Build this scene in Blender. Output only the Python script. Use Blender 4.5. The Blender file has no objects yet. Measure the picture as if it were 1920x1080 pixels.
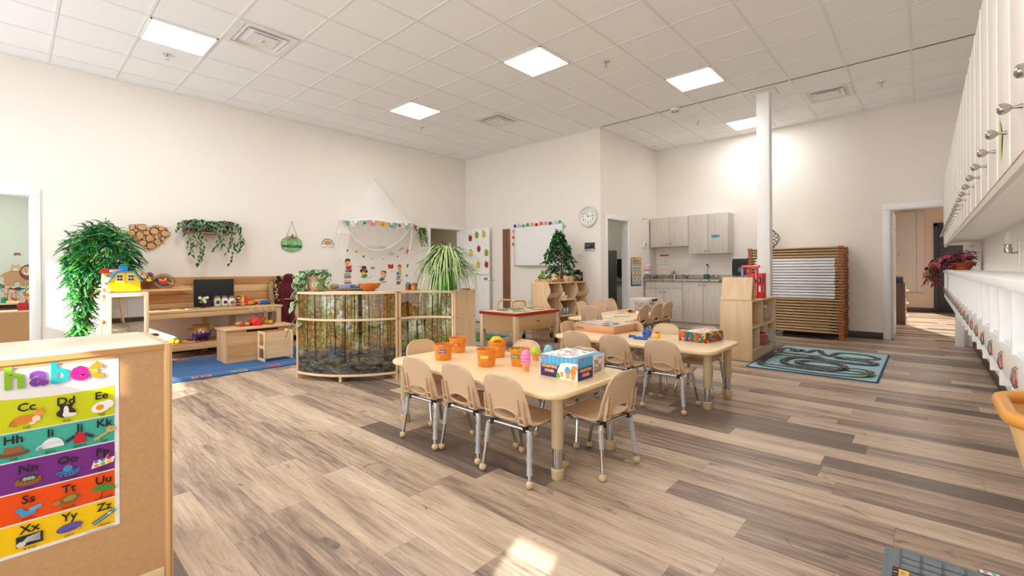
import bpy, bmesh, math, random
from mathutils import Vector as V, Matrix as M
RD = random.Random(11)
SC = bpy.context.scene
COL = SC.collection
PI = math.pi

# ---------------------------------------------------------------- materials
def lin(c):
    return c/12.92 if c <= .04045 else ((c+.055)/1.055)**2.4
def rgb(h):
    h = h.lstrip('#')
    return tuple(lin(int(h[i:i+2], 16)/255) for i in (0, 2, 4)) + (1,)
_mc = {}
def mat(h, rough=.5, metal=0., trans=0., spec=.5, name=None, alpha=1., coat=0., emit=0.):
    k = (h, rough, metal, trans, spec, alpha, coat, emit)
    if k in _mc:
        return _mc[k]
    m = bpy.data.materials.new(name or 'paint_'+h.strip('#'))
    m.use_nodes = True
    b = m.node_tree.nodes['Principled BSDF']
    b.inputs['Base Color'].default_value = rgb(h)
    b.inputs['Roughness'].default_value = rough
    b.inputs['Metallic'].default_value = metal
    b.inputs['Transmission Weight'].default_value = trans
    b.inputs['Specular IOR Level'].default_value = spec
    b.inputs['Alpha'].default_value = alpha
    b.inputs['Coat Weight'].default_value = coat
    if emit:
        b.inputs['Emission Color'].default_value = rgb(h)
        b.inputs['Emission Strength'].default_value = emit
    _mc[k] = m
    return m

class N:
    """small node-graph helper"""
    def __init__(s, name, rough=.5, spec=.5):
        s.m = bpy.data.materials.new(name)
        s.m.use_nodes = True
        s.t = s.m.node_tree
        s.b = s.t.nodes['Principled BSDF']
        s.b.inputs['Roughness'].default_value = rough
        s.b.inputs['Specular IOR Level'].default_value = spec
    def n(s, kind, **kw):
        x = s.t.nodes.new('ShaderNode'+kind)
        for k, v in kw.items():
            if k.startswith('i_'):
                x.inputs[k[2:].replace('_', ' ')].default_value = v
            else:
                setattr(x, k, v)
        return x
    def l(s, a, b):
        s.t.links.new(a, b)
    def coord(s, kind='Object', scale=(1, 1, 1), rot=(0, 0, 0)):
        tc = s.n('TexCoord')
        mp = s.n('Mapping')
        mp.inputs['Scale'].default_value = scale
        mp.inputs['Rotation'].default_value = rot
        s.l(tc.outputs[kind], mp.inputs['Vector'])
        return mp.outputs['Vector']
    def noise(s, vec, scale=5, detail=3, rough=.5, dist=0.):
        x = s.n('TexNoise')
        x.inputs['Scale'].default_value = scale
        x.inputs['Detail'].default_value = detail
        x.inputs['Roughness'].default_value = rough
        x.inputs['Distortion'].default_value = dist
        if vec is not None:
            s.l(vec, x.inputs['Vector'])
        return x.outputs['Fac']
    def ramp(s, fac, stops, interp='LINEAR'):
        r = s.n('ValToRGB')
        r.color_ramp.interpolation = interp
        e = r.color_ramp.elements
        while len(e) < len(stops):
            e.new(.5)
        for x, (p, h) in zip(e, stops):
            x.position = p
            x.color = rgb(h) if isinstance(h, str) else (h, h, h, 1)
        s.l(fac, r.inputs['Fac'])
        return r.outputs['Color']
    def mix(s, fac, a, b, mode='MIX'):
        x = s.n('Mix', data_type='RGBA', blend_type=mode)
        for sock, val in ((x.inputs[0], fac), (x.inputs[6], a), (x.inputs[7], b)):
            if hasattr(val, 'is_linked'):
                s.l(val, sock)
            elif isinstance(val, str):
                sock.default_value = rgb(val)
            else:
                sock.default_value = val
        return x.outputs[2]
    def math(s, op, a, b=0., c=0.):
        x = s.n('Math', operation=op)
        for i, val in enumerate((a, b, c)):
            if hasattr(val, 'is_linked'):
                s.l(val, x.inputs[i])
            else:
                x.inputs[i].default_value = val
        return x.outputs[0]
    def base(s, c):
        s.l(c, s.b.inputs['Base Color'])
    def bump(s, h, strength=.2, dist=.01):
        x = s.n('Bump')
        x.inputs['Strength'].default_value = strength
        x.inputs['Distance'].default_value = dist
        s.l(h, x.inputs['Height'])
        s.l(x.outputs['Normal'], s.b.inputs['Normal'])

def wood(name, c1, c2, axis='x', scale=1., rough=.45, ring=.5, c3=None):
    """long-grained wood; axis = direction of the grain in object space"""
    g = N(name, rough)
    sc = {'x': (.6, 7, 7), 'y': (7, .6, 7), 'z': (7, 7, .6)}[axis]
    v = g.coord('Object', tuple(k*scale for k in sc))
    a = g.noise(v, 1.6, 3, .55, .8)
    b = g.noise(v, 9, 4, .6)
    f = g.math('ADD', g.math('MULTIPLY', a, ring+.35), g.math('MULTIPLY', b, .65-ring))
    st = [(.3, c1), (.62, c2)]
    if c3:
        st.append((.78, c3))
    g.base(g.ramp(f, st))
    return g.m

def leafmat(name, c1, c2, c3=None, rough=.45):
    g = N(name, rough)
    v = g.coord('Object')
    f = g.noise(v, 14, 2)
    g.base(g.ramp(f, [(.35, c1), (.65, c2)] + ([(.8, c3)] if c3 else [])))
    return g.m

def seethrough(name, h, rough=.1, opac=.25, spec=.5):
    g = N(name, rough, spec)
    g.b.inputs['Base Color'].default_value = rgb(h)
    tr = g.n('BsdfTransparent')
    mx = g.n('MixShader')
    mx.inputs[0].default_value = opac
    out = g.t.nodes['Material Output']
    g.l(tr.outputs[0], mx.inputs[1]); g.l(g.b.outputs[0], mx.inputs[2])
    g.l(mx.outputs[0], out.inputs['Surface'])
    return g.m

# ---------------------------------------------------------------- mesh builder
class B:
    def __init__(s):
        s.bm = bmesh.new()
        s.ms = []
        s.uv = None
    def mi(s, m):
        if m not in s.ms:
            s.ms.append(m)
        return s.ms.index(m)
    def mark(s):
        return len(s.bm.verts)
    def xf(s, mk, mtx):
        s.bm.verts.ensure_lookup_table()
        for v in s.bm.verts[mk:]:
            v.co = mtx @ v.co
        return s
    def mesh(s, vs, fs, m):
        k = s.mi(m)
        bv = [s.bm.verts.new(p) for p in vs]
        for f in fs:
            try:
                bf = s.bm.faces.new([bv[i] for i in f])
                bf.material_index = k
            except ValueError:
                pass
        return s
    def poly(s, pts, m):
        return s.mesh(pts, [range(len(pts))], m)
    def box(s, a, b, m, bev=0., seg=2):
        x0, y0, z0 = a; x1, y1, z1 = b
        vs = [(x0,y0,z0),(x1,y0,z0),(x1,y1,z0),(x0,y1,z0),(x0,y0,z1),(x1,y0,z1),(x1,y1,z1),(x0,y1,z1)]
        fs = [(0,3,2,1),(4,5,6,7),(0,1,5,4),(1,2,6,5),(2,3,7,6),(3,0,4,7)]
        if bev <= 0:
            return s.mesh(vs, fs, m)
        t = bmesh.new()
        bv = [t.verts.new(p) for p in vs]
        for f in fs:
            t.faces.new([bv[i] for i in f])
        bev = min(bev, .49*min(abs(x1-x0), abs(y1-y0), abs(z1-z0)))
        bmesh.ops.bevel(t, geom=t.edges[:], offset=bev, segments=seg, profile=.5, affect='EDGES')
        t.verts.index_update()
        s.mesh([v.co.copy() for v in t.verts], [[v.index for v in f.verts] for f in t.faces], m)
        t.free()
        return s
    def cyl(s, p, q, r, m, r2=None, n=16, caps=True):
        p = V(p); q = V(q); r2 = r if r2 is None else r2
        d = (q-p).normalized()
        u = d.orthogonal().normalized(); w = d.cross(u)
        vs = []
        for c, rr in ((p, r), (q, r2)):
            for i in range(n):
                a = 2*PI*i/n
                vs.append(c+(u*math.cos(a)+w*math.sin(a))*rr)
        fs = [(i, (i+1) % n, n+(i+1) % n, n+i) for i in range(n)]
        if caps:
            fs += [tuple(reversed(range(n))), tuple(range(n, 2*n))]
        return s.mesh(vs, fs, m)
    def tube(s, pts, r, m, n=8, closed=False, caps=True):
        pts = [V(p) for p in pts]; L = len(pts)
        rs = r if isinstance(r, (list, tuple)) else [r]*L
        vs = []; up = None
        for i, p in enumerate(pts):
            a = pts[i-1] if (i > 0 or closed) else p
            b = pts[(i+1) % L] if (i < L-1 or closed) else p
            d = (b-a)
            d = d.normalized() if d.length > 1e-9 else V((0, 0, 1))
            if up is None:
                up = d.orthogonal().normalized()
            else:
                up = (up-d*up.dot(d))
                up = up.normalized() if up.length > 1e-6 else d.orthogonal().normalized()
            w = d.cross(up)
            for k in range(n):
                t = 2*PI*k/n
                vs.append(p+(up*math.cos(t)+w*math.sin(t))*rs[i])
        fs = []
        for i in range(L if closed else L-1):
            j = (i+1) % L
            for k in range(n):
                fs.append((i*n+k, i*n+(k+1) % n, j*n+(k+1) % n, j*n+k))
        if caps and not closed:
            fs += [tuple(reversed(range(n))), tuple(range((L-1)*n, L*n))]
        return s.mesh(vs, fs, m)
    def lathe(s, prof, m, n=24, c=(0, 0, 0), a0=0., a1=2*PI, closed=True):
        vs = []; L = len(prof)
        nn = n if closed else n+1
        for i in range(nn):
            a = a0+(a1-a0)*i/n
            for r, z in prof:
                vs.append((c[0]+r*math.cos(a), c[1]+r*math.sin(a), c[2]+z))
        fs = []
        for i in range(n):
            j = (i+1) % nn
            for k in range(L-1):
                q = [i*L+k, j*L+k, j*L+k+1, i*L+k+1]
                if prof[k][0] < 1e-7: q.remove(j*L+k)
                if prof[k+1][0] < 1e-7 and (j*L+k+1) in q: q.remove(j*L+k+1)
                if len(q) > 2: fs.append(q)
        return s.mesh(vs, fs, m)
    def prism(s, pts, plane, a, b, m):
        """extrude a 2-D polygon from a to b along the axis missing from plane"""
        def P(p, h):
            return {'xy': (p[0], p[1], h), 'xz': (p[0], h, p[1]), 'yz': (h, p[0], p[1])}[plane]
        n = len(pts)
        vs = [P(p, a) for p in pts]+[P(p, b) for p in pts]
        fs = [tuple(reversed(range(n))), tuple(range(n, 2*n))]
        fs += [(i, (i+1) % n, n+(i+1) % n, n+i) for i in range(n)]
        return s.mesh(vs, fs, m)
    def sph(s, c, r, m, sc=(1, 1, 1), n=12):
        vs = [(c[0], c[1], c[2]-r*sc[2])]; h = max(4, n//2)
        for i in range(1, h):
            t = -PI/2+PI*i/h
            for k in range(n):
                a = 2*PI*k/n
                vs.append((c[0]+r*sc[0]*math.cos(t)*math.cos(a), c[1]+r*sc[1]*math.cos(t)*math.sin(a), c[2]+r*sc[2]*math.sin(t)))
        vs.append((c[0], c[1], c[2]+r*sc[2]))
        fs = [(0, 1+(k+1) % n, 1+k) for k in range(n)]
        for i in range(h-2):
            for k in range(n):
                q = 1+i*n
                fs.append((q+k, q+(k+1) % n, q+n+(k+1) % n, q+n+k))
        q = 1+(h-2)*n; T = len(vs)-1
        fs += [(q+k, q+(k+1) % n, T) for k in range(n)]
        return s.mesh(vs, fs, m)
    def leaf(s, p, d, nrm, ln, w, m, bend=.25, fold=.2, tip=0., m2=None):
        """one pointed leaf: base p, direction d; four facets with a folded midrib; m2 = pale margin"""
        p = V(p); d = V(d).normalized(); nrm = V(nrm)
        sd = d.cross(nrm)
        sd = sd.normalized() if sd.length > 1e-5 else d.orthogonal().normalized()
        nn = sd.cross(d).normalized()
        a = p; b = p+d*ln*.45+nn*ln*bend*.3; c = p+d*ln-nn*ln*bend*.5
        l = p+d*ln*.4+sd*w*.5+nn*(fold*w); r = p+d*ln*.4-sd*w*.5+nn*(fold*w)
        l2 = p+d*ln*.72+sd*w*.32+nn*(fold*w*.4-ln*bend*.12); r2 = p+d*ln*.72-sd*w*.32+nn*(fold*w*.4-ln*bend*.12)
        if m2 is None:
            return s.mesh([a, l, l2, c, r2, r, b], [(0, 6, 1), (1, 6, 2), (2, 6, 3), (0, 5, 6), (5, 4, 6), (4, 3, 6)], m)
        q = .78
        li = b+(l-b)*q; ri = b+(r-b)*q; l2i = b+(l2-b)*q; r2i = b+(r2-b)*q
        s.mesh([a, li, l2i, c, r2i, ri, b], [(0, 6, 1), (1, 6, 2), (2, 6, 3), (0, 5, 6), (5, 4, 6), (4, 3, 6)], m)
        return s.mesh([a, l, l2, c, li, l2i, r, r2, ri, r2i], [(0, 4, 1), (1, 4, 5, 2), (2, 5, 3), (0, 6, 8), (6, 7, 9, 8), (7, 3, 9)], m2)
    def text(s, body, size, m, O, U, W, align='CENTER', valign='CENTER', bold=0.):
        """flat lettering; O origin, U reading direction, W up direction"""
        k = (body, align, valign, bold)
        if k not in _tc:
            cu = bpy.data.curves.new('t', 'FONT')
            cu.body = body; cu.align_x = align; cu.align_y = valign; cu.resolution_u = 2
            cu.offset = bold
            ob = bpy.data.objects.new('t', cu); COL.objects.link(ob)
            dg = bpy.context.evaluated_depsgraph_get()
            me = bpy.data.meshes.new_from_object(ob.evaluated_get(dg))
            _tc[k] = ([v.co.copy() for v in me.vertices], [tuple(p.vertices) for p in me.polygons])
            bpy.data.objects.remove(ob); bpy.data.curves.remove(cu); bpy.data.meshes.remove(me)
        vs, fs = _tc[k]
        O = V(O); U = V(U); W = V(W)
        return s.mesh([O+U*(v.x*size)+W*(v.y*size) for v in vs], fs, m)
    def build(s, name, parent=None, sharp=38, origin='base', two=False):
        bm = s.bm
        if not two:
            bmesh.ops.recalc_face_normals(bm, faces=bm.faces[:])
        ca = math.radians(sharp)
        for f in bm.faces:
            f.smooth = True
        for e in bm.edges:
            if len(e.link_faces) == 2:
                e.smooth = e.calc_face_angle(0.) < ca
        me = bpy.data.meshes.new(name)
        off = V((0, 0, 0))
        if parent is not None:
            off = s.world_off(parent) if getattr(s, 'world', False) else off
        elif origin == 'base' and len(bm.verts):
            xs = [v.co.x for v in bm.verts]; ys = [v.co.y for v in bm.verts]; zs = [v.co.z for v in bm.verts]
            off = V(((min(xs)+max(xs))/2, (min(ys)+max(ys))/2, min(zs)))
        if off.length:
            for v in bm.verts:
                v.co -= off
        bm.to_mesh(me); bm.free()
        for m in s.ms:
            me.materials.append(m)
        o = bpy.data.objects.new(name, me)
        COL.objects.link(o)
        if parent is not None:
            o.parent = parent
        else:
            o.location = off
        return o
    def world_off(s, p):
        o = V((0, 0, 0))
        while p is not None:
            o += p.location; p = p.parent
        return o
_tc = {}
def W():
    """builder whose coordinates are world coordinates even under a parent"""
    b = B(); b.world = True
    return b

class F:
    """flat print on a surface: layers of paper-thin shapes; (u, v) in metres from O"""
    def __init__(s, b, O, U, Vv, eps=.0006, flip=False):
        s.b = b; s.O = V(O); s.U = V(U).normalized(); s.V = V(Vv).normalized()
        s.Nn = s.U.cross(s.V).normalized()*(-1 if flip else 1); s.h = 0.; s.eps = eps
    def P(s, u, v):
        return s.O+s.U*u+s.V*v+s.Nn*s.h
    def up(s):
        s.h += s.eps
        return s
    def poly(s, pts, h, rough=.55):
        s.up(); s.b.poly([s.P(*p) for p in pts], mat(h, rough) if isinstance(h, str) else h); return s
    def rect(s, u0, v0, u1, v1, h, rough=.55):
        return s.poly([(u0, v0), (u1, v0), (u1, v1), (u0, v1)], h, rough)
    def ell(s, u, v, a, b, h, rot=0., n=18, t0=0., t1=2*PI):
        c, d = math.cos(rot), math.sin(rot)
        pts = []
        for i in range(n if t1-t0 > 6.28 else n+1):
            t = t0+(t1-t0)*i/n
            x, y = a*math.cos(t), b*math.sin(t)
            pts.append((u+x*c-y*d, v+x*d+y*c))
        return s.poly(pts, h)
    def text(s, body, u, v, size, h, align='CENTER', bold=0., sx=1.):
        s.up(); s.b.text(body, size, mat(h, .6), s.P(u, v), s.U*sx, s.V, align, 'CENTER', bold); return s
    def line(s, pts, w, h):
        s.up(); m = mat(h, .6)
        n = len(pts); L = []; Rr = []
        for i, p in enumerate(pts):
            a = pts[max(0, i-1)]; b = pts[min(n-1, i+1)]
            dx, dy = b[0]-a[0], b[1]-a[1]; q = math.hypot(dx, dy) or 1
            L.append((p[0]-dy/q*w/2, p[1]+dx/q*w/2)); Rr.append((p[0]+dy/q*w/2, p[1]-dx/q*w/2))
        vs = [s.P(*p) for p in L+Rr]
        s.b.mesh(vs, [(i, i+1, n+i+1, n+i) for i in range(n-1)], m); return s

# ---------------------------------------------------------------- scene objects
def tag(o, label=None, cat=None, group=None, kind=None):
    if label: o['label'] = label
    if cat: o['category'] = cat
    if group: o['group'] = group
    if kind: o['kind'] = kind
    return o
def E(name, label, cat, loc=(0, 0, 0), rz=0., group=None):
    o = bpy.data.objects.new(name, None); COL.objects.link(o)
    o.empty_display_size = .1
    o.location = loc; o.rotation_euler = (0, 0, rz)
    return tag(o, label, cat, group)
def copy_tree(o, parent=None):
    c = o.copy(); COL.objects.link(c)
    if parent is not None:
        c.parent = parent
        c.matrix_parent_inverse = o.matrix_parent_inverse.copy()
    for ch in list(o.children):
        copy_tree(ch, c)
    return c
def dup(src, loc, rz=0., label=None, group=None, scale=None):
    c = copy_tree(src); c.location = loc; c.rotation_euler = (0, 0, rz)
    if label: c['label'] = label
    if group: c['group'] = group
    if scale: c.scale = (scale,)*3
    return c
def struct(o):
    o['kind'] = 'structure'; return o
def arc(c, r, a0, a1, n):
    return [(c[0]+r*math.cos(a0+(a1-a0)*i/n), c[1]+r*math.sin(a0+(a1-a0)*i/n)) for i in range(n+1)]
def rrect(x0, y0, x1, y1, r, n=6):
    return (arc((x1-r, y1-r), r, 0, PI/2, n)+arc((x0+r, y1-r), r, PI/2, PI, n)
            + arc((x0+r, y0+r), r, PI, 1.5*PI, n)+arc((x1-r, y0+r), r, 1.5*PI, 2*PI, n))
def bez(p, n=12):
    """Catmull-Rom through points"""
    p = [V(q) for q in p]; out = []
    for i in range(len(p)-1):
        a = p[max(i-1, 0)]; b = p[i]; c = p[i+1]; d = p[min(i+2, len(p)-1)]
        for k in range(n):
            t = k/n
            out.append(.5*((2*b)+(c-a)*t+(2*a-5*b+4*c-d)*t*t+(3*b-a-3*c+d)*t**3))
    out.append(p[-1])
    return out
# ---------------------------------------------------------------- camera
HC = 1.127
yaw, roll, fpx, py0 = .7375, -.0062, 853.79, 506.34
FW = V((math.cos(yaw), math.sin(yaw), 0)); RT = V((math.sin(yaw), -math.cos(yaw), 0)); UPV = V((0, 0, 1))
R2 = RT*math.cos(roll)+UPV*math.sin(roll); U2 = UPV*math.cos(roll)-RT*math.sin(roll)
cam = bpy.data.cameras.new('camera'); co = bpy.data.objects.new('camera', cam); COL.objects.link(co)
mt = M((R2, U2, -FW)).transposed().to_4x4(); mt.translation = V((0, 0, HC))
co.matrix_world = mt
cam.sensor_width = 36; cam.lens = fpx/1920*36; cam.shift_y = -(540-py0)/1920; cam.clip_start = .03
SC.camera = co

# ---------------------------------------------------------------- shell materials
ZC = 3.636
YL, XW, YN, XK, YR, X0 = 7.75, 6.98, 4.23, 9.22, -.50, -2.0
def plaster(name, h, bump=.04):
    g = N(name, .85, .25)
    v = g.coord('Object')
    f = g.noise(v, 1.3, 2)
    c = rgb(h)
    g.base(g.mix(f, tuple(x*.97 for x in c[:3])+(1,), tuple(min(1, x*1.02) for x in c[:3])+(1,)))
    g.bump(g.noise(v, 260, 2), bump, .002)
    return g.m
WALL = plaster('wall_paint', '#F1EBE4')
GREENWALL = plaster('sage_wall_paint', '#C9CDBF')
TANWALL = plaster('tan_wall_paint', '#E6D3BF')
WHITE = mat('#F1F1F0', .35)
TRIM = mat('#F0F1F2', .4)
BASEB = mat('#4A4038', .5)

def floor_mat():
    g = N('vinyl_plank_floor', .36, .42)
    PW, PL = .178, 1.22
    tc = g.n('TexCoord'); sp = g.n('SeparateXYZ'); g.l(tc.outputs['Object'], sp.inputs[0])
    X = sp.outputs['X']; Y = sp.outputs['Y']
    cx = g.math('DIVIDE', X, PW); col = g.math('FLOOR', cx); fx = g.math('FRACT', cx)
    wn = g.n('TexWhiteNoise', noise_dimensions='1D'); g.l(col, wn.inputs['W'])
    cy = g.math('ADD', g.math('DIVIDE', Y, PL), wn.outputs['Value']); row = g.math('FLOOR', cy); fy = g.math('FRACT', cy)
    cb = g.n('CombineXYZ'); g.l(col, cb.inputs['X']); g.l(row, cb.inputs['Y'])
    w2 = g.n('TexWhiteNoise', noise_dimensions='2D'); g.l(cb.outputs[0], w2.inputs['Vector'])
    tone = w2.outputs['Value']
    # per-plank offset of the grain
    off = g.math('MULTIPLY', tone, 37.)
    gv = g.n('CombineXYZ')
    g.l(g.math('ADD', g.math('MULTIPLY', X, 9.), off), gv.inputs['X'])
    g.l(g.math('MULTIPLY', Y, .62), gv.inputs['Y']); g.l(off, gv.inputs['Z'])
    streak = g.noise(gv.outputs[0], 1.25, 5, .62, .45)
    fine = g.noise(gv.outputs[0], 7., 4, .65, .3)
    gk = g.n('CombineXYZ')
    g.l(g.math('ADD', g.math('MULTIPLY', X, 4.6), off), gk.inputs['X'])
    g.l(g.math('MULTIPLY', Y, 2.3), gk.inputs['Y']); g.l(off, gk.inputs['Z'])
    knot = g.noise(gk.outputs[0], 1.4, 3, .6, 1.6)
    f = g.math('ADD', g.math('MULTIPLY', streak, .50), g.math('MULTIPLY', fine, .42))
    f = g.math('ADD', f, g.math('MULTIPLY', g.math('SUBTRACT', tone, .5), .26))
    c = g.ramp(f, [(.24, '#5C4E45'), (.37, '#827064'), (.46, '#A6907E'), (.55, '#C1AA93'), (.70, '#D8C5AD')])
    kn = g.ramp(knot, [(.27, 1.), (.36, 0.)])
    c = g.mix(g.math('MULTIPLY', kn, .6), c, '#4E433D')
    # darker boards here and there
    dk = g.ramp(tone, [(.07, 1.), (.14, 0.)])
    c = g.mix(g.math('MULTIPLY', dk, .62), c, g.mix(fine, '#4B413C', '#83756B'))
    ex = g.math('MINIMUM', fx, g.math('SUBTRACT', 1., fx)); ey = g.math('MULTIPLY', g.math('MINIMUM', fy, g.math('SUBTRACT', 1., fy)), PL/PW)
    seam = g.ramp(g.math('MINIMUM', ex, ey), [(.004, 1.), (.011, 0.)])
    c = g.mix(g.math('MULTIPLY', seam, .4), c, '#4A403A')
    g.base(c)
    g.l(g.math('ADD', .30, g.math('MULTIPLY', fine, .16)), g.b.inputs['Roughness'])
    g.bump(g.math('SUBTRACT', g.math('MULTIPLY', fine, .3), seam), .12, .002)
    return g.m
FLOOR = floor_mat()
def tile_mat():
    g = N('ceiling_tile', .9, .2)
    v = g.coord('Object')
    a = g.noise(v, 95, 2, .7)
    sp = g.ramp(a, [(.29, 1.), (.36, 0.)])
    g.base(g.mix(g.math('MULTIPLY', sp, .35), '#F5F6F7', '#B5B4B3'))
    g.bump(g.noise(v, 180, 3, .7), .25, .003)
    return g.m
TILE = tile_mat()

def slab(name, a, b, m):
    return struct(B().box(a, b, m).build(name))
# floor, ceiling
slab('floor', (X0-.15, YR-2.4, -.1), (16.2, 11.2, 0), FLOOR)
b = B()
b.box((X0-.1, YR-.1, ZC), (XW+.05, YL+.1, ZC+.08), TILE)
b.box((XW, YR-.1, ZC), (XK+.1, YN+.05, ZC+.08), TILE)
struct(b.build('ceiling'))
# suspended grid: real T-bars
T = .6096; GX, GY = 2.1372, 4.3811
b = B(); BAR = mat('#E9E9E8', .5)
for i in range(-7, 13):
    x = GX+i*T
    b.box((x-.012, YR, ZC-.005), (x+.012, YL if x < XW else YN, ZC), BAR)
for j in range(-9, 7):
    y = GY+j*T
    if y > YL: break
    b.box((X0, y-.012, ZC-.0045), (XW if y > YN else XK, y+.012, ZC), BAR)
for a, c in (((X0, YL-.018), (XW, YL)), ((XW-.018, YN), (XW, YL)), ((XW, YN-.018), (XK, YN)), ((XK-.018, YR), (XK, YN)), ((X0, YR), (XK, YR+.018))):
    b.box((a[0], a[1], ZC-.018), (c[0], c[1], ZC), BAR)
struct(b.build('trim_1'))

def wall_x(name, y0, y1, x0, x1, holes, m, z1=ZC):
    """wall running along x with openings (xa, xb, za, zb)"""
    b = B(); cur = x0
    for xa, xb, za, zb in sorted(holes):
        if xa > cur: b.box((cur, y0, 0), (xa, y1, z1), m)
        if za > 0: b.box((xa, y0, 0), (xb, y1, za), m)
        b.box((xa, y0, zb), (xb, y1, z1), m)
        cur = xb
    if cur < x1: b.box((cur, y0, 0), (x1, y1, z1), m)
    return struct(b.build(name))
def wall_y(name, x0, x1, y0, y1, holes, m, z1=ZC):
    b = B(); cur = y0
    for ya, yb, za, zb in sorted(holes):
        if ya > cur: b.box((x0, cur, 0), (x1, ya, z1), m)
        if za > 0: b.box((x0, ya, 0), (x1, yb, za), m)
        b.box((x0, ya, zb), (x1, yb, z1), m)
        cur = yb
    if cur < y1: b.box((x0, cur, 0), (x1, y1, z1), m)
    return struct(b.build(name))
DL = (-.72, .16, 0, 2.04); D2 = (5.96, 6.82, 0, 2.04); D3 = (7.20, 7.96, 0, 2.05); D4 = (-.42, .42, 0, 2.04)
WIN = [(5.30, 6.93, 1.62, 2.50), (3.80, 4.85, 1.38, 1.66), (1.12, 1.36, 1.82, 2.02), (-.24, .04, 1.56, 1.78)]  # unseen openings, sized and placed so the sun falls in chosen patches
wall_x('wall_left', YL, YL+.12, X0-.12, XW+.12, [DL, D2], WALL)
wall_y('wall_back', XW, XW+.12, YN, YL, [], WALL)
wall_x('wall_nook', YN, YN+.12, XW+.12, XK+.12, [D3], WALL)
wall_y('wall_kitchen', XK, XK+.12, YR-.12, YN, [D4], WALL)
wall_x('wall_right', YR-.12, YR, X0-.12, XK, [], WALL)
wall_y('wall_rear', X0-.12, X0, YR, YL, WIN, WALL)
for i, (ya, yb, za, zb) in enumerate(WIN):
    b = B()
    for a, c in (((ya, za), (yb, za+.03)), ((ya, zb-.03), (yb, zb)), ((ya, za), (ya+.03, zb)), ((yb-.03, za), (yb, zb))):
        b.box((X0-.1, a[0], a[1]), (X0-.04, c[0], c[1]), TRIM)
    struct(b.build('window_%d' % (i+1)))
def casing_x(name, h, yf, s, depth=.12):
    """door lining and casing for an opening along x; s = side the room is on (-1: room at smaller y)"""
    xa, xb, _, zt = h; b = B(); w = .078; t = .016
    for x0, x1 in ((xa-w, xa+.008), (xb-.008, xb+w)):
        b.box((x0, yf, 0), (x1, yf+s*t, zt-.0085), TRIM, .004)
    b.box((xa-w, yf, zt-.008), (xb+w, yf+s*t, zt+w), TRIM, .004)
    y2 = yf-s*depth
    for x0, x1 in ((xa, xa+.015), (xb-.015, xb)):
        b.box((x0, min(yf, y2), 0), (x1, max(yf, y2), zt), TRIM)
    b.box((xa, min(yf, y2), zt-.015), (xb, max(yf, y2), zt), TRIM)
    return struct(b.build(name))
casing_x('trim_2', DL, YL, -1); casing_x('trim_3', D2, YL, -1); casing_x('trim_4', D3, YN, -1)
b = B(); ya, yb, _, zt = D4
for y0, y1 in ((yb-.008, yb+.078), (ya-.06, ya+.008)):
    b.box((XK-.016, y0, 0), (XK, y1, zt-.0085), TRIM, .004)
b.box((XK-.016, ya-.06, zt-.008), (XK, yb+.078, zt+.078), TRIM, .004)
b.box((XK, yb-.015, 0), (XK+.12, yb, zt), TRIM); b.box((XK, ya, 0), (XK+.12, ya+.015, zt), TRIM)
b.box((XK, ya, zt-.015), (XK+.12, yb, zt), TRIM)
struct(b.build('trim_5'))
# baseboards (dark vinyl cove)
BH = .105
def base(name, boxes):
    b = B()
    for a, c in boxes: b.box((a[0], a[1], 0), (c[0], c[1], BH), BASEB, .003)
    struct(b.build(name))
base('baseboard_left', [((X0, YL-.01), (DL[0]-.08, YL)), ((DL[1]+.08, YL-.01), (D2[0]-.08, YL)), ((6.90, YL-.01), (XW, YL))])
base('baseboard_back', [((XW-.01, YN), (XW, YL))])
base('baseboard_nook', [((XW, YN-.01), (D3[0]-.08, YN)), ((D3[1]+.08, YN-.01), (8.6, YN))])
base('baseboard_kitchen', [((XK-.01, .50), (XK, 2.66))])
base('baseboard_right', [((X0, YR), (XK, YR+.01))])
# square column
struct(B().box((7.18, 1.62, 0), (7.335, 1.785, ZC), WHITE, .006).build('trim_6'))
struct(B().box((7.10, 1.54, ZC-.012), (7.42, 1.86, ZC-.006), BAR).build('trim_7'))

# ---------------------------------------------------------------- rooms seen through the doors
def room(tagname, x0, x1, y0, y1, z, m, skip=''):
    b = B()
    if 'w' not in skip: b.box((x0-.1, y0, 0), (x0, y1, z), m)
    if 'e' not in skip: b.box((x1, y0, 0), (x1+.1, y1, z), m)
    if 's' not in skip: b.box((x0-.1, y0-.1, 0), (x1+.1, y0, z), m)
    if 'n' not in skip: b.box((x0-.1, y1, 0), (x1+.1, y1+.1, z), m)
    struct(b.build('wall_'+tagname))
    struct(B().box((x0, y0, z), (x1, y1, z+.08), TILE).build('ceiling'))
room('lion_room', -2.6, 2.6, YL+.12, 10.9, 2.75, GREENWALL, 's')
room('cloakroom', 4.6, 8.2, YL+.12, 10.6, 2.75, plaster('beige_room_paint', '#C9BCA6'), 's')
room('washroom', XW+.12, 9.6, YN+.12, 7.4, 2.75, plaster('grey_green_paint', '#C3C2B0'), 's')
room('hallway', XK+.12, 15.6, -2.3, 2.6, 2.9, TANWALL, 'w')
base('baseboard_hallway', [((15.59, -.15), (15.6, 2.6))])
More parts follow.
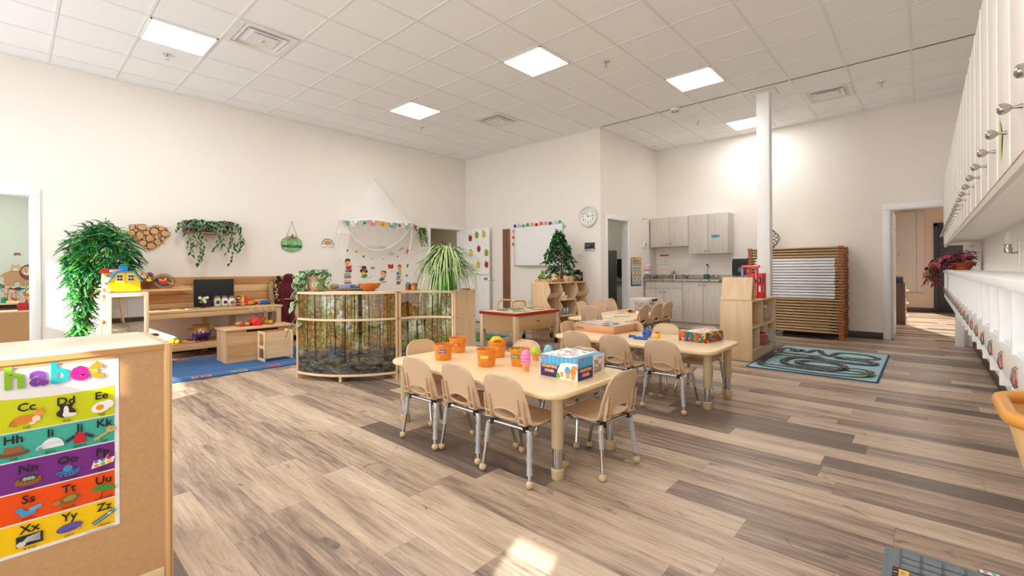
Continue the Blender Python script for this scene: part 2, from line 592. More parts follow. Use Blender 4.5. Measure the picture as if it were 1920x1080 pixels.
# ---------------------------------------------------------------- lamps and daylight
LAMP = mat('#FFFCF6', .5, emit=4.0, name='led_diffuser')
FRM = mat('#F2F1EE', .4)
def cell(i, j):
    return GX+i*T, GX+(i+1)*T, GY+j*T, GY+(j+1)*T
LGT = [(-2, 2, 'flush square LED ceiling light at far left above the leafy tree'),
       (3, 2, 'flush square LED ceiling light nearest the canopy wall'),
       (3, -2, 'large bright LED ceiling light near the middle of the ceiling'),
       (6, -4, 'LED ceiling light between the smoke detector and the white column'),
       (10, -4, 'LED ceiling light half hidden behind the white column'),
       (-2, -2, 'LED ceiling light above and behind the viewer'),
       (-6, -2, 'LED ceiling light at the rear middle of the ceiling'), (-2, -6, 'LED ceiling light by the white lockers at the rear')]
for i, j, lab in LGT:
    x0, x1, y0, y1 = cell(i, j); g = .016
    t = E('ceiling_light', lab, 'ceiling light', ((x0+x1)/2, (y0+y1)/2, ZC-.012), 0, 'flush LED ceiling panels')
    h = T/2-g
    b = B()
    for a, c in (((-h, -h), (h, -h+.012)), ((-h, h-.012), (h, h)), ((-h, -h), (-h+.012, h)), ((h-.012, -h), (h, h))):
        b.box((a[0], a[1], -.003), (c[0], c[1], .01), FRM)
    b.build('frame', t)
    B().box((-h+.012, -h+.012, .0), (h-.012, h-.012, .008), LAMP).build('diffuser', t)
def lamp(name, loc, sx, sy, power, col, rot=(0, 0, 0)):
    d = bpy.data.lights.new(name, 'AREA'); d.shape = 'RECTANGLE'; d.size = sx; d.size_y = sy
    d.energy = power; d.color = col
    o = bpy.data.objects.new(name, d); COL.objects.link(o); o.location = loc; o.rotation_euler = rot
    return o
for i, j, lab in LGT:
    x0, x1, y0, y1 = cell(i, j)
    lamp('ceiling_lamp', ((x0+x1)/2, (y0+y1)/2, ZC-.03), .55, .55, 14, (1, .985, .965))
# rooms behind the doors
lamp('lion_room_lamp', (-.4, 9.3, 2.7), 1.2, .6, 45, (.93, 1, 1))  # added area lamp standing in for this room's window light
lamp('cloakroom_lamp', (6.2, 9.2, 2.7), 1., .6, 16, (1, .93, .82))
lamp('washroom_lamp', (8.2, 5.8, 2.7), 1., .6, 16, (1, .97, .9))
lamp('hallway_lamp', (12.2, 0., 2.85), 1.2, .6, 24, (1, .93, .85))
# daylight through the rear windows
for ya, yb, za, zb in WIN:
    lamp('window_daylight', (X0-.02, (ya+yb)/2, (za+zb)/2), yb-ya, zb-za, 18*(yb-ya)*(zb-za), (.86, .93, 1), (PI/2, 0, -PI/2))
# added unseen panels like blinded windows, without openings; lamps before them brighten the ceiling
for i, (ya, yb, za, zb) in enumerate(((-.30, 3.6, .55, 1.35), (4.0, 7.4, .45, 1.30))):
    b = B(); b.box((X0+.002, ya, za), (X0+.012, yb, zb), mat('#F4F4F2', .8))
    for a, c in (((ya-.05, za-.05), (yb+.05, za)), ((ya-.05, zb), (yb+.05, zb+.05)), ((ya-.05, za), (ya, zb)), ((yb, za), (yb+.05, zb))): b.box((X0+.001, a[0], a[1]), (X0+.03, c[0], c[1]), TRIM)
    struct(b.build('window_%d' % (i+5)))  # framed panel only, the wall behind it is solid
    lamp('window_daylight', (X0+.04, (ya+yb)/2, (za+zb)/2), yb-ya, zb-za, (46, 30)[i], (.93, .97, 1), (PI/2, 0, -PI/2))  # added fill lamp, no daylight enters here
sd = bpy.data.lights.new('sun', 'SUN'); sd.energy = 11.; sd.angle = .009; sd.color = (1, .95, .86)
so = bpy.data.objects.new('sun', sd); COL.objects.link(so)
sdir = V((.852, .31, -.423))
so.rotation_euler = sdir.to_track_quat('-Z', 'Y').to_euler()
w = bpy.data.worlds.new('sky'); SC.world = w; w.use_nodes = True
bg = w.node_tree.nodes['Background']; bg.inputs[0].default_value = (.75, .87, 1, 1); bg.inputs[1].default_value = 1.2
SC.view_settings.view_transform = 'Standard'
try: SC.view_settings.look = 'None'
except Exception: pass
SC.view_settings.gamma = 1; SC.view_settings.use_curve_mapping = False
SC.view_settings.exposure = .44
SC.cycles.max_bounces = 10; SC.cycles.diffuse_bounces = 6; SC.cycles.glossy_bounces = 4
SC.cycles.transmission_bounces = 6; SC.cycles.transparent_max_bounces = 12
SC.cycles.caustics_reflective = False; SC.cycles.caustics_refractive = False
SC.cycles.sample_clamp_indirect = 6
SC.cycles.use_denoising = True

# ceiling vents, sprinklers, smoke detector
VW = mat('#E9E8E6', .45); VD = mat('#2B2A2A', .7)
for k, (i, j, lab) in enumerate([(-1, 1, 'square ceiling air diffuser beside the far left light'), (5, 1, 'square ceiling air diffuser above the open apple door'),
                  (9, -6, 'square ceiling air diffuser right of the white column')]):
    x0, x1, y0, y1 = cell(i, j)
    t = E('ceiling_vent', lab, 'ceiling vent', ((x0+x1)/2, (y0+y1)/2, ZC-.004), 0, 'ceiling air diffusers')
    h = T/2-.015
    def sq(r, z): return [(-r, -r, z), (r, -r, z), (r, r, z), (-r, r, z)]
    def ringm(b, lv, m):
        for (r0, z0), (r1, z1) in zip(lv, lv[1:]):
            A, Bq = sq(r0, z0), sq(r1, z1)
            b.mesh(A+Bq, [(q, (q+1) % 4, 4+(q+1) % 4, 4+q) for q in range(4)], m)
    b = B(); ringm(b, [(h, .0), (h, -.008), (h*.82, -.008), (h*.72, .05)], VW); b.build('frame', t, two=True)
    b = B(); b.cyl((0, 0, .052), (0, 0, .056), h*.62, VD, n=24); b.build('duct', t)
    b = B(); ringm(b, [(h*.70, -.012), (h*.56, .022), (h*.54, .022), (h*.68, -.015)], VW); b.build('louvre', t, two=True)
    b = B(); b.poly(sq(h*.46, -.018), VW); ringm(b, [(h*.46, -.018), (h*.36, .012)], VW); b.cyl((0, 0, -.019), (0, 0, -.022), .03, VW, n=16); b.build('louvre', t, two=True)
CHR = mat('#C9C9C8', .22, 1.)
for x, y, lab in [(1.22, 6.46, 'chrome ceiling sprinkler head left of the far left vent'), (4.84, 6.51, 'chrome sprinkler head just beyond the light nearest the canopy wall'),
                  (4.85, 2.85, 'chrome sprinkler head between the two middle ceiling lights'), (7.86, 2.86, 'chrome sprinkler head beside the smoke detector'),
                  (7.91, .43, 'chrome sprinkler head right of the column vent')]:
    t = E('sprinkler', lab, 'sprinkler', (x, y, ZC), 0, 'ceiling sprinkler heads')
    B().lathe([(.04, 0), (.038, -.008), (.012, -.012), (.012, -.03), (0, -.03)], CHR, 16).build('escutcheon', t)
    b = B(); b.tube([(-.012, 0, -.025), (-.014, 0, -.045), (0, 0, -.06)], .003, CHR); b.tube([(.012, 0, -.025), (.014, 0, -.045), (0, 0, -.06)], .003, CHR)
    b.lathe([(0, -.058), (.02, -.06), (.02, -.064), (0, -.064)], CHR, 12); b.build('deflector', t)
t = E('smoke_detector', 'white round smoke detector on the ceiling left of the column', 'smoke detector', (6.97, 2.88, ZC-.003))
B().lathe([(.07, 0), (.07, -.03), (.06, -.05), (0, -.055)], VW, 24).build('body', t)
b = B()
for k in range(8):
    a = k*PI/4; b.box((.045*math.cos(a)-.006, .045*math.sin(a)-.006, -.058), (.045*math.cos(a)+.006, .045*math.sin(a)+.006, -.05), VD)
b.build('grille', t)
# ---------------------------------------------------------------- woods and plastics
BIRCH = wood('birch_plywood', '#DDBC92', '#EBD0AA', 'z', .9, .45, .55, '#F0DABA')
BIRCHX = wood('birch_plywood_grain_x', '#E0C197', '#EDD3AE', 'x', .9, .45, .55)
BIRCHY = wood('birch_plywood_grain_y', '#E0C197', '#EDD3AE', 'y', .9, .45, .55)
EDGE = mat('#D9AE78', .5)
MAPLE = mat('#F3D9AC', .32, coat=.15)
NICKEL = mat('#B9B3AA', .25, 1.)
BLACK = mat('#151516', .35)
CLEAR = seethrough('clear_plastic', '#EDF1F2', .12, .22)
KNOBP = [(0, 0), (.007, 0), (.007, .004), (.0045, .012), (.0045, .02), (.012, .027), (.0165, .036), (.015, .045), (.008, .05), (0, .0505)]

# ---------------------------------------------------------------- wall lockers over the cubby ledge
PAN = mat('#EBE4DC', .45)
YF = -.20
t = E('wall_locker', 'long bank of white wall lockers with round metal knobs', 'locker', (5.2, -.35, 1.44))
b = W(); x0, x1, z0, z1 = 1.16, 9.19, 1.445, 2.36
b.box((x0+.018, YR+.0005, z0), (x1-.018, YF-.022, z0+.018), PAN); b.box((x0+.018, YR+.0005, z1-.018), (x1, YF-.022, z1), PAN)
b.box((x0, YR, z0), (x0+.018, YF-.022, z1), PAN); b.box((x1-.018, YR, z0), (x1, YF-.0, z1), PAN)
b.box((x0+.018, YR+.001, z0+.018), (x1-.018, YR+.012, z1-.018), PAN)
b.box((x0, YF-.0215, z0-.028), (x1, YF-.004, z0+.002), mat('#CFC6BA', .5))
b.build('cabinet', t)
pitch = .335
k = 0; xa = x1-.018
while xa-pitch > x0-.05:
    xb = xa-pitch
    b = W(); b.box((xb+.002, YF-.02, z0+.004), (xa-.002, YF, z1+.004), PAN, .003)
    b.box((xa-.012, YF-.004, z0+.006), (xa-.0035, YF+.003, z1+.002), WHITE)
    d = b.build('door', t)
    kb = W(); mk = kb.mark(); kb.lathe(KNOBP, NICKEL, 16)
    kb.xf(mk, M.Translation((xb+.07, YF, 1.57)) @ M.Rotation(-PI/2, 4, 'X'))
    kb.build('knob', d)
    xa = xb; k += 1
b = B(); b.prism([(2.30, 1.58), (2.345, 1.50), (2.385, 1.66)], 'xz', YF+.003, YF+.004, mat('#B7D36A', .7))
tag(b.build('paper_note'), 'small green paper tag stuck behind a locker knob', 'note')

# ---------------------------------------------------------------- cubby ledge under the lockers
CW = mat('#F6F7F7', .4)
t = E('coat_cubby', 'long white coat cubby with ledge top and hook rail along right wall', 'cubby', (5.2, -.35, 0))
b = W(); b.box((1.76, YR, 1.055), (9.17, YF+.012, 1.092), CW, .004); b.build('ledge', t)
b = W(); b.box((1.76, YR+.002, .70), (9.17, YR+.014, 1.056), CW); b.build('back_panel', t)
b = W(); b.box((1.76, YR+.014, .845), (9.17, YF-.01, .862), CW); b.build('shelf', t)
x = 9.17
while x > 1.78:
    b = W(); b.box((x-.016, YR+.014, .69), (x, YF, 1.056), CW, .002); b.build('divider', t)
    x -= pitch
b = W(); b.box((1.76, YF-.012, .765), (9.17, YF+.006, .852), mat('#DAD6D2', .45), .003); rail = b.build('hook_rail', t)
HM = mat('#8E8A88', .3, 1.); TAGP = [mat(h, .6) for h in ('#D6503F', '#E5735F', '#C8453F', '#5E7F5A')]
x = 9.17-pitch*.55; q = 0
while x > 1.8:
    b = W()
    for dx in (-.014, .014):
        b.tube([(x+dx, YF+.006, .838), (x+dx, YF+.014, .83), (x+dx, YF+.017, .80), (x+dx, YF+.012, .777), (x+dx, YF+.007, .785)], .0022, HM, 6)
    b.box((x+.012, YF+.006, .79), (x+.02, YF+.010, .825), TAGP[q % 4])
    b.box((x+.001, YF+.006, .78), (x+.012, YF+.01, .80), TAGP[(q+1) % 4])
    b.build('hook', rail); x -= pitch; q += 1
for x in (9.10,):
    b = W(); b.box((x-.045, YR+.10, 0), (x+.045, YR+.19, .70), CW, .003); b.build('leg', t)
b = W(); b.box((9.15, YR+.012, .0), (9.17, YR+.05, .70), CW); b.build('end_leg', t)

# candle-shaped night lamp on the wall above the ledge
t = E('wall_lamp', 'white candle lamp with clear flame bulb on the wall above the ledge', 'lamp', (4.83, YR, 1.14))
B().box((-.03, 0, 0), (.03, .012, .17), WHITE, .004).build('back_plate', t)
b = B(); b.tube([(0, .01, .09), (0, .045, .085), (0, .06, .10)], .007, NICKEL); b.lathe([(0, .085), (.02, .09), (.024, .115), (.017, .135), (.02, .15), (0, .152)], NICKEL, 16, (0, .06, 0)); b.build('arm', t)
b = B(); b.lathe([(.012, .15), (.022, .175), (.018, .205), (.006, .235), (0, .25)], seethrough('bulb_glass', '#F4F1EA', .05, .35), 16, (0, .06, 0)); b.build('bulb', t)

# ---------------------------------------------------------------- plants
def spray(b, root, tips, stem, lf, r=.003, nl=8, ln=.06, wd=.03, start=.25, m2=None, droop=.25, rnd=RD, fold=.15):
    """stems from root through control points, leaves on alternating sides"""
    for path in tips:
        pts = bez([root]+list(path), 5)
        b.tube(pts, r, stem, 4, caps=False)
        L = len(pts)
        for k in range(nl):
            f = start+(1-start)*(k+.5)/nl
            i = min(L-2, int(f*(L-1)))
            p = pts[i].lerp(pts[i+1], f*(L-1)-i); d = (pts[i+1]-pts[i]).normalized()
            sd = d.cross(V((0, 0, 1))); sd = sd.normalized() if sd.length > .1 else V((rnd.uniform(-1, 1), rnd.uniform(-1, 1), 0)).normalized()
            a = rnd.uniform(-.6, .6); sg = 1 if k % 2 else -1
            dd = (d*.45+sd*sg*math.cos(a)+V((0, 0, 1))*(math.sin(a)*.6-droop)+V((rnd.uniform(-.3, .3), rnd.uniform(-.3, .3), 0)))
            s = rnd.uniform(.7, 1.15)
            b.leaf(p, dd, V((rnd.uniform(-.3, .3), rnd.uniform(-.3, .3), 1)), ln*s, wd*s, lf if not isinstance(lf, list) else rnd.choice(lf), .25, fold, m2=m2)
TERRA = mat('#B85F32', .8)
SOIL = mat('#3A2A20', .95)
t = E('potted_plant', 'pink and dark green coleus trailing from terracotta bowl on the ledge', 'plant', (7.75, -.325, 1.0925))
b = B(); b.lathe([(0, 0), (.075, 0), (.075, .035), (.135, .09), (.125, .09), (.07, .04), (0, .04)], TERRA, 28); b.build('pot', t)
b = B(); b.lathe([(0, .07), (.12, .07)], SOIL, 20); b.build('soil', t)
PK = leafmat('coleus_pink', '#B02C55', '#E05A86', '#8F2143'); PG = leafmat('coleus_margin', '#1E2A1B', '#3E5530')
b = B(); rnd = random.Random(4)
for k in range(34):
    a = rnd.uniform(0, 2*PI); rr = rnd.uniform(.05, .20); hh = rnd.uniform(.08, .24)
    tip = (rr*math.cos(a), max(-.07, rr*math.sin(a)*.9), hh)
    spray(b, (0, 0, .08), [[(tip[0]*.5, tip[1]*.5, hh*.8), tip]], mat('#6E7A33', .6), PK, .003, 4, .10, .065, .3, PG, .3, rnd)
for k in range(18):
    a = rnd.uniform(-.35, .85); rr = rnd.uniform(.2, .62)
    dx = -rr*.28+.05; dy = .10+rr*.22
    spray(b, (0, 0, .08), [[(dx*.5+rnd.uniform(-.06, .06), dy*.7, .16), (dx+rnd.uniform(-.1, .1), dy+.06, .04), (dx+rnd.uniform(-.12, .1), dy+.07, -.05-.16*rnd.random())]], mat('#8A9A3A', .6), PK, .003, 7, .095, .06, .3, PG, .35, rnd)
b.build('foliage', t, two=True)

# ---------------------------------------------------------------- kitchenette
LAM = wood('grey_oak_laminate', '#CBC2B8', '#DCD5CC', 'z', 3.2, .5, .35)
def granite():
    g = N('granite_laminate', .25)
    v = g.coord('Object', (3, 3, 3))
    a = g.noise(v, 3.2, 6, .7, 1.4)
    g.base(g.ramp(a, [(.36, '#4A4744'), (.45, '#8E857D'), (.53, '#C9C0B6'), (.6, '#A58F7C'), (.7, '#DCD6CE')]))
    return g.m
GRAN = granite()
def knob(par, x, y, z, s=1.):
    b = W(); mk = b.mark(); b.lathe([(r*s, h*s*.7) for r, h in KNOBP], NICKEL, 14)
    b.xf(mk, M.Translation((x, y, z)) @ M.Rotation(-PI/2, 4, 'Y'))
    return b.build('knob', par)
def cabinet(name, label, xf, xb, y0, y1, z0, z1, doors, drawer=None, knobz=None, toe=False):
    t = E(name, label, 'cabinet', (xb-.02, (y0+y1)/2, z0 if not toe else 0))
    b = W(); b.box((xf+.02, y0, z0), (xb-.006, y1, z1), LAM); b.build('body', t)
    if toe:
        b = W(); b.box((xf+.07, y0, 0), (xb-.012, y1, z0), LAM); b.build('toe_kick', t)
    zt = z1
    if drawer:
        b = W(); b.box((xf, y0+.003, drawer), (xf+.02, y1-.003, z1-.003), LAM, .002); b.build('drawer_front', t); zt = drawer
    n = len(doors)
    for i, side in enumerate(doors):
        ya = y1-(y1-y0)*i/n; yb = y1-(y1-y0)*(i+1)/n
        b = W(); b.box((xf, yb+.002, z0+.003), (xf+.02, ya-.002, zt-.003), LAM, .002); d = b.build('door', t)
        ky = ya-.04 if side == 'l' else yb+.04
        knob(d, xf, ky, zt-.06 if knobz == 'top' else z0+.06)
    return t
cabinet('upper_cabinet', 'shorter grey two-door wall cabinet in the kitchenette corner', 8.87, XK, 3.42, 4.20, 1.575, 2.165, 'rl')
uc = cabinet('upper_cabinet', 'taller grey two-door wall cabinet carrying a blue sticker', 8.87, XK, 2.69, 3.415, 1.415, 2.17, 'rl')
cabinet('base_cabinet', 'grey sink base cabinet with drawer front beside the nook wall', 8.62, XK, 3.44, 4.20, .115, .888, 'rl', .745, 'top', True)
cabinet('base_cabinet', 'grey two-door base cabinet with tall doors under the blue device', 8.62, XK, 2.68, 3.436, .115, .888, 'rl', None, 'top', True)
b = W(); fl = F(b, (8.868, 2.985, 1.71), (0, -1, 0), (0, 0, 1))
fl.rect(0, 0, .15, .055, '#4FA9CE'); fl.line([(.035, .04), (.05, .044), (.06, .036), (.075, .044), (.095, .04)], .006, '#1D4E78'); fl.line([(.04, .014), (.06, .018), (.085, .013), (.11, .018)], .006, '#1D4E78')
b.build('sticker', uc, two=True)
t = E('countertop', 'grey granite-look countertop with backsplash and small sink', 'countertop', (8.9, 3.43, .888))
b = W(); b.box((8.585, 2.64, .889), (9.215, 4.222, .928), GRAN, .006); b.build('worktop', t)
b = W(); b.box((9.195, 2.64, .928), (9.218, 4.222, 1.01), GRAN, .003); b.box((8.60, 4.205, .928), (9.195, 4.226, 1.01), GRAN, .003); b.build('backsplash', t)
b = W(); b.prism(rrect(8.72, 3.62, 9.08, 4.02, .05), 'xy', .9285, .930, mat('#B9BBBC', .3, 1.)); b.build('sink_rim', t)
t = E('faucet', 'chrome single-lever faucet standing at the sink', 'faucet', (9.12, 3.80, .93))
b = B(); b.cyl((0, 0, 0), (0, 0, .10), .022, CHR); b.tube([(0, 0, .09), (-.04, 0, .13), (-.11, 0, .13), (-.14, 0, .10)], .014, CHR, 10); b.build('spout', t)
b = B(); b.tube([(0, 0, .10), (.01, 0, .13), (-.04, 0, .165)], [.015, .013, .008], CHR, 8); b.build('lever', t)
t = E('night_light_speaker', 'small teal plug-in device standing on the granite countertop', 'device', (8.98, 3.12, .928))
b = B(); b.lathe([(0, 0), (.045, 0), (.05, .02), (.05, .08), (.044, .095), (0, .095)], mat('#2F6B77', .5), 24); b.build('body', t)
b = B(); b.tube(bez([(0.03, 0, .09), (.09, .02, .14), (.18, .03, .22), (.222, .05, .285)]), .004, BLACK, 6); b.build('cord', t)
t = E('power_outlet', 'white outlet plate with a black plug above the counter', 'outlet', (XK-.001, 3.18, 1.16))
B().box((-.008, -.04, 0), (0, .04, .125), WHITE, .003).build('plate', t)
B().box((-.03, -.018, .03), (-.008, .012, .065), BLACK, .004).build('plug', t)
b = W(); fl = F(b, (XK-.004, 4.15, 1.16), (0, -1, 0), (0, 0, 1))
fl.rect(0, 0, .19, .27, '#F7F6F4'); fl.rect(.0, .235, .19, .27, '#D65A31')
for r in range(3):
    for c in range(3):
        fl.ell(.035+c*.06, .19-r*.062, .014, .012, '#C9C6C2'); fl.rect(.018+c*.06, .165-r*.062, .052+c*.06, .169-r*.062, '#A9A6A3')
tag(b.build('wall_notice', two=True), 'white handwashing notice with an orange header above the sink', 'notice')
t = E('paper_towel_dispenser', 'glossy black paper towel dispenser on the wall behind the red fire station', 'dispenser', (XK-.12, 2.50, 1.0))
b = B()
b.prism([(-.10, 0), (.118, 0), (.118, .31), (-.04, .31), (-.10, .25)], 'xz', -.16, .16, mat('#161617', .4, spec=.3)); b.build('cover', t)
b = B(); b.prism(rrect(-.06, .07, .06, .15, .035), 'yz', -.104, -.1, mat('#6A5F58', .3)); b.build('window', t)

# things on the nook wall
t = E('soap_dispenser', 'white wall soap dispenser with a pink soap window', 'dispenser', (8.73, YN-.06, 1.03))
b = B(); b.box((-.07, -.02, 0), (.07, .059, .06), WHITE, .014); b.box((-.072, -.022, .165), (.072, .059, .195), WHITE, .012); b.build('case', t)
b = B(); b.box((-.069, -.019, .055), (.069, .058, .09), mat('#F07DB0', .3), .004); b.build('soap', t)
b = B(); b.box((-.0695, -.0195, .085), (.0695, .058, .17), mat('#EBD5D6', .25), .006); b.build('reservoir', t)
b = B(); b.box((-.03, -.035, .17), (.03, -.018, .19), mat('#DDDDDD', .4), .004); b.build('lever', t)
t = E('thermostat', 'small white thermostat with grey screen on the nook wall', 'thermostat', (8.645, YN-.015, 1.56))
B().box((-.07, -.012, 0), (.07, .015, .115), WHITE, .008).build('case', t)
B().box((.01, -.014, .03), (.055, -.011, .10), mat('#7F8583', .3)).build('screen', t)
b = B(); b.tube([(8.59, YN, 2.14), (8.59, YN-.05, 2.145), (8.66, YN-.07, 2.15)], .006, NICKEL, 8); b.cyl((8.59, YN, 2.135), (8.59, YN-.006, 2.135), .014, NICKEL)
tag(b.build('wall_hook'), 'small metal hook high on the nook wall', 'hook')
b = W(); fl = F(b, (8.08, YN-.004, .80), (1, 0, 0), (0, 0, 1))
fl.rect(0, 0, .43, .555, '#2F5C93'); fl.rect(.01, .44, .42, .545, '#F4C531'); fl.ell(.21, .475, .17, .03, '#57B6E0'); fl.line([(.09, .525), (.13, .53), (.17, .522), (.20, .53)], .016, '#B5402A'); fl.line([(.10, .49), (.16, .485), (.22, .495), (.28, .505), (.34, .495)], .016, '#B5402A')
fl.ell(.04, .49, .03, .03, '#E56FA0')
for r in range(3):
    fl.rect(.01, .405-r*.135, .42, .43-r*.135, '#E9C63B')
    for c in range(3):
        u = .018+c*.138; v = .30-r*.135
        fl.rect(u, v, u+.118, v+.10, '#D6E3EC'); fl.ell(u+.06, v+.05, .035, .028, '#C98F75', rot=.6*(c-1)+r); fl.ell(u+.05, v+.035, .025, .014, '#B0745C', rot=.3)
tag(b.build('handwashing_poster', two=True), 'blue and yellow picture poster about washing hands beside the door', 'poster')

# ---------------------------------------------------------------- stack of cots
COTB = mat('#A4642C', .45); COTR = mat('#C9A77C', .45); SHEET = mat('#EDEBEF', .85); LINEN = mat('#D9C29B', .8)
def cot(kind, feet=False):
    t = E('cot', 'x', 'cot', (0, 0, 0), 0, 'stacked cots')
    for s in (-1, 1):
        b = B(); y = s*.64
        for sx in (-1, 1):
            b.box((sx*.255-.035, y-.035, .001), (sx*.255+.035, y+.035, .044), COTB, .007)
            b.box((sx*.255-.024, y-.0365, .006), (sx*.255+.024, y+.0365, .02), mat('#7E4A1E', .5))
            if feet: b.prism([(y-.024, -.088), (y+.024, -.088), (y+.036, .0), (y-.036, .0)], 'yz', sx*.255-.024, sx*.255+.024, COTB)
        b.box((-.22, y-.022, .008), (.22, y+.022, .036), COTB, .01)
        b.build('end_frame', t)
    for s in (-1, 1):
        b = B(); b.cyl((s*.262, -.61, .025), (s*.262, .61, .025), .0145, COTR, n=10); b.build('side_rail', t)
    m = SHEET if kind else LINEN
    b = B(); n = 10; vs = []
    e = .56 if kind else .5
    for i in range(n+1):
        y = -e+2*e*i/n; dz = RD.uniform(-.002, .002)
        for x, z in ((-.2815, .006+dz if kind else .012), (-.2815, .0405), (.0, .036), (.2815, .0405), (.2815, .006+dz if kind else .012)):
            vs.append((x if kind or abs(x) < .1 else x*.93, y, z))
    b.mesh(vs, [(i*5+k, i*5+k+1, (i+1)*5+k+1, (i+1)*5+k) for i in range(n) for k in range(4)], m)
    b.build('sheet' if kind else 'canvas', t, two=True)
    return t
cs, cb, cf = cot(True), cot(False), cot(False, True)
NC = 30; P0 = .09; DZ = .0461
used = set()
words = ['lowest', 'second', 'third', 'fourth', 'fifth', 'sixth', 'seventh', 'eighth', 'ninth', 'tenth', 'eleventh', 'twelfth', 'thirteenth', 'fourteenth', 'fifteenth']
for k in range(NC):
    sheet = 12 <= k <= 25
    src = cf if k == 0 else cs if sheet else cb
    if src in used: o = copy_tree(src)
    else: o = src; used.add(src)
    if k == NC-1: w_ = 'tan cot without a sheet, topmost of the cot stack'
    elif not sheet and k < 12: w_ = ('bare tan cot, %s from the floor in the cot stack' if k else 'bare tan cot with feet, %s of the cot stack') % words[k]
    elif sheet: w_ = 'white-sheeted cot, %s of the white ones counting up the cot stack' % words[k-12]
    else: w_ = 'bare tan cot, %s below the topmost of the cot stack' % ['', 'first', 'second', 'third'][NC-1-k]
    o['label'] = w_
    o.location = (8.87+RD.uniform(-.006, .006), 1.605+RD.uniform(-.006, .006), P0+k*DZ)

# wire sculpture on the cots behind the column
b = B(); m = mat('#4A4740', .4, .6)
c = V((8.9, 2.03, 1.475))
for k in range(9):
    a = k*.7; pts = []
    for q in range(14):
        f = q/13; r = .05+.11*math.sin(PI*min(1, f*1.1))
        pts.append(c+V((r*.6*math.cos(a+f*4), r*1.1*math.sin(a+f*4), f*.36)))
    b.tube(pts, .006, m, 5)
b.box((8.84, 1.93, 1.475), (8.96, 2.13, 1.49), m)
tag(b.build('wire_basket'), 'dark wire basket standing on the cot stack behind the column', 'basket')
# ---------------------------------------------------------------- tables
TAN = mat('#D5BA9A', .42); TANL = mat('#C9B691', .45); CAPM = mat('#D3BC92', .5)
CHROME = mat('#C4C6C8', .12, 1.)
def table(x0, x1, y0, y1, zt, lab, r=.11):
    cx, cy = (x0+x1)/2, (y0+y1)/2; hx, hy = (x1-x0)/2, (y1-y0)/2
    t = E('activity_table', lab, 'table', (cx, cy, 0), 0, 'activity tables')
    b = B(); th = .033
    P = rrect(-hx, -hy, hx, hy, r, 7); n = len(P)
    prof = [(0.010, zt-th), (.002, zt-th+.006), (0, zt-th*.55), (.001, zt-.008), (.006, zt-.0015), (.012, zt)]
    vs = []
    for d, z in prof:
        for x, y in P:
            L = math.hypot(x, y)
            vs.append((x*(1-d/hx), y*(1-d/hy), z))
    fs = [(i*n+k, i*n+(k+1) % n, (i+1)*n+(k+1) % n, (i+1)*n+k) for i in range(len(prof)-1) for k in range(n)]
    b.mesh(vs, fs+[tuple(reversed(range(n))), tuple(range((len(prof)-1)*n, len(prof)*n))], MAPLE)
    b.build('tabletop', t)
    for sx in (-1, 1):
        for sy in (-1, 1):
            x, y = sx*(hx-.11-(.04 if sx > 0 else 0)), sy*(hy-.075)
            b = B(); b.lathe([(.0, .168), (.0315, .168), (.033, .175), (.033, zt-th), (0, zt-th)], TANL, 20, (x, y, 0)); l = b.build('leg', t)
            b = B(); b.cyl((x, y, .05), (x, y, .172), .0275, CHROME, n=20); b.build('leg_extension', l)
            b = B(); b.lathe([(0, 0), (.03, 0), (.034, .006), (.035, .055), (.031, .06), (0, .06)], CAPM, 20, (x, y, 0)); b.build('foot_cap', l)
    return t
table(1.87, 2.68, 1.40, 2.96, .475, 'light maple activity table nearest the viewer with orange buckets on it')
table(3.66, 4.42, 1.23, 2.80, .475, 'light maple activity table in the middle holding a wrapped wooden box')
table(5.0, 6.70, 2.77, 3.59, .49, 'light maple activity table nearest the kitchenette with a toy-filled bin')

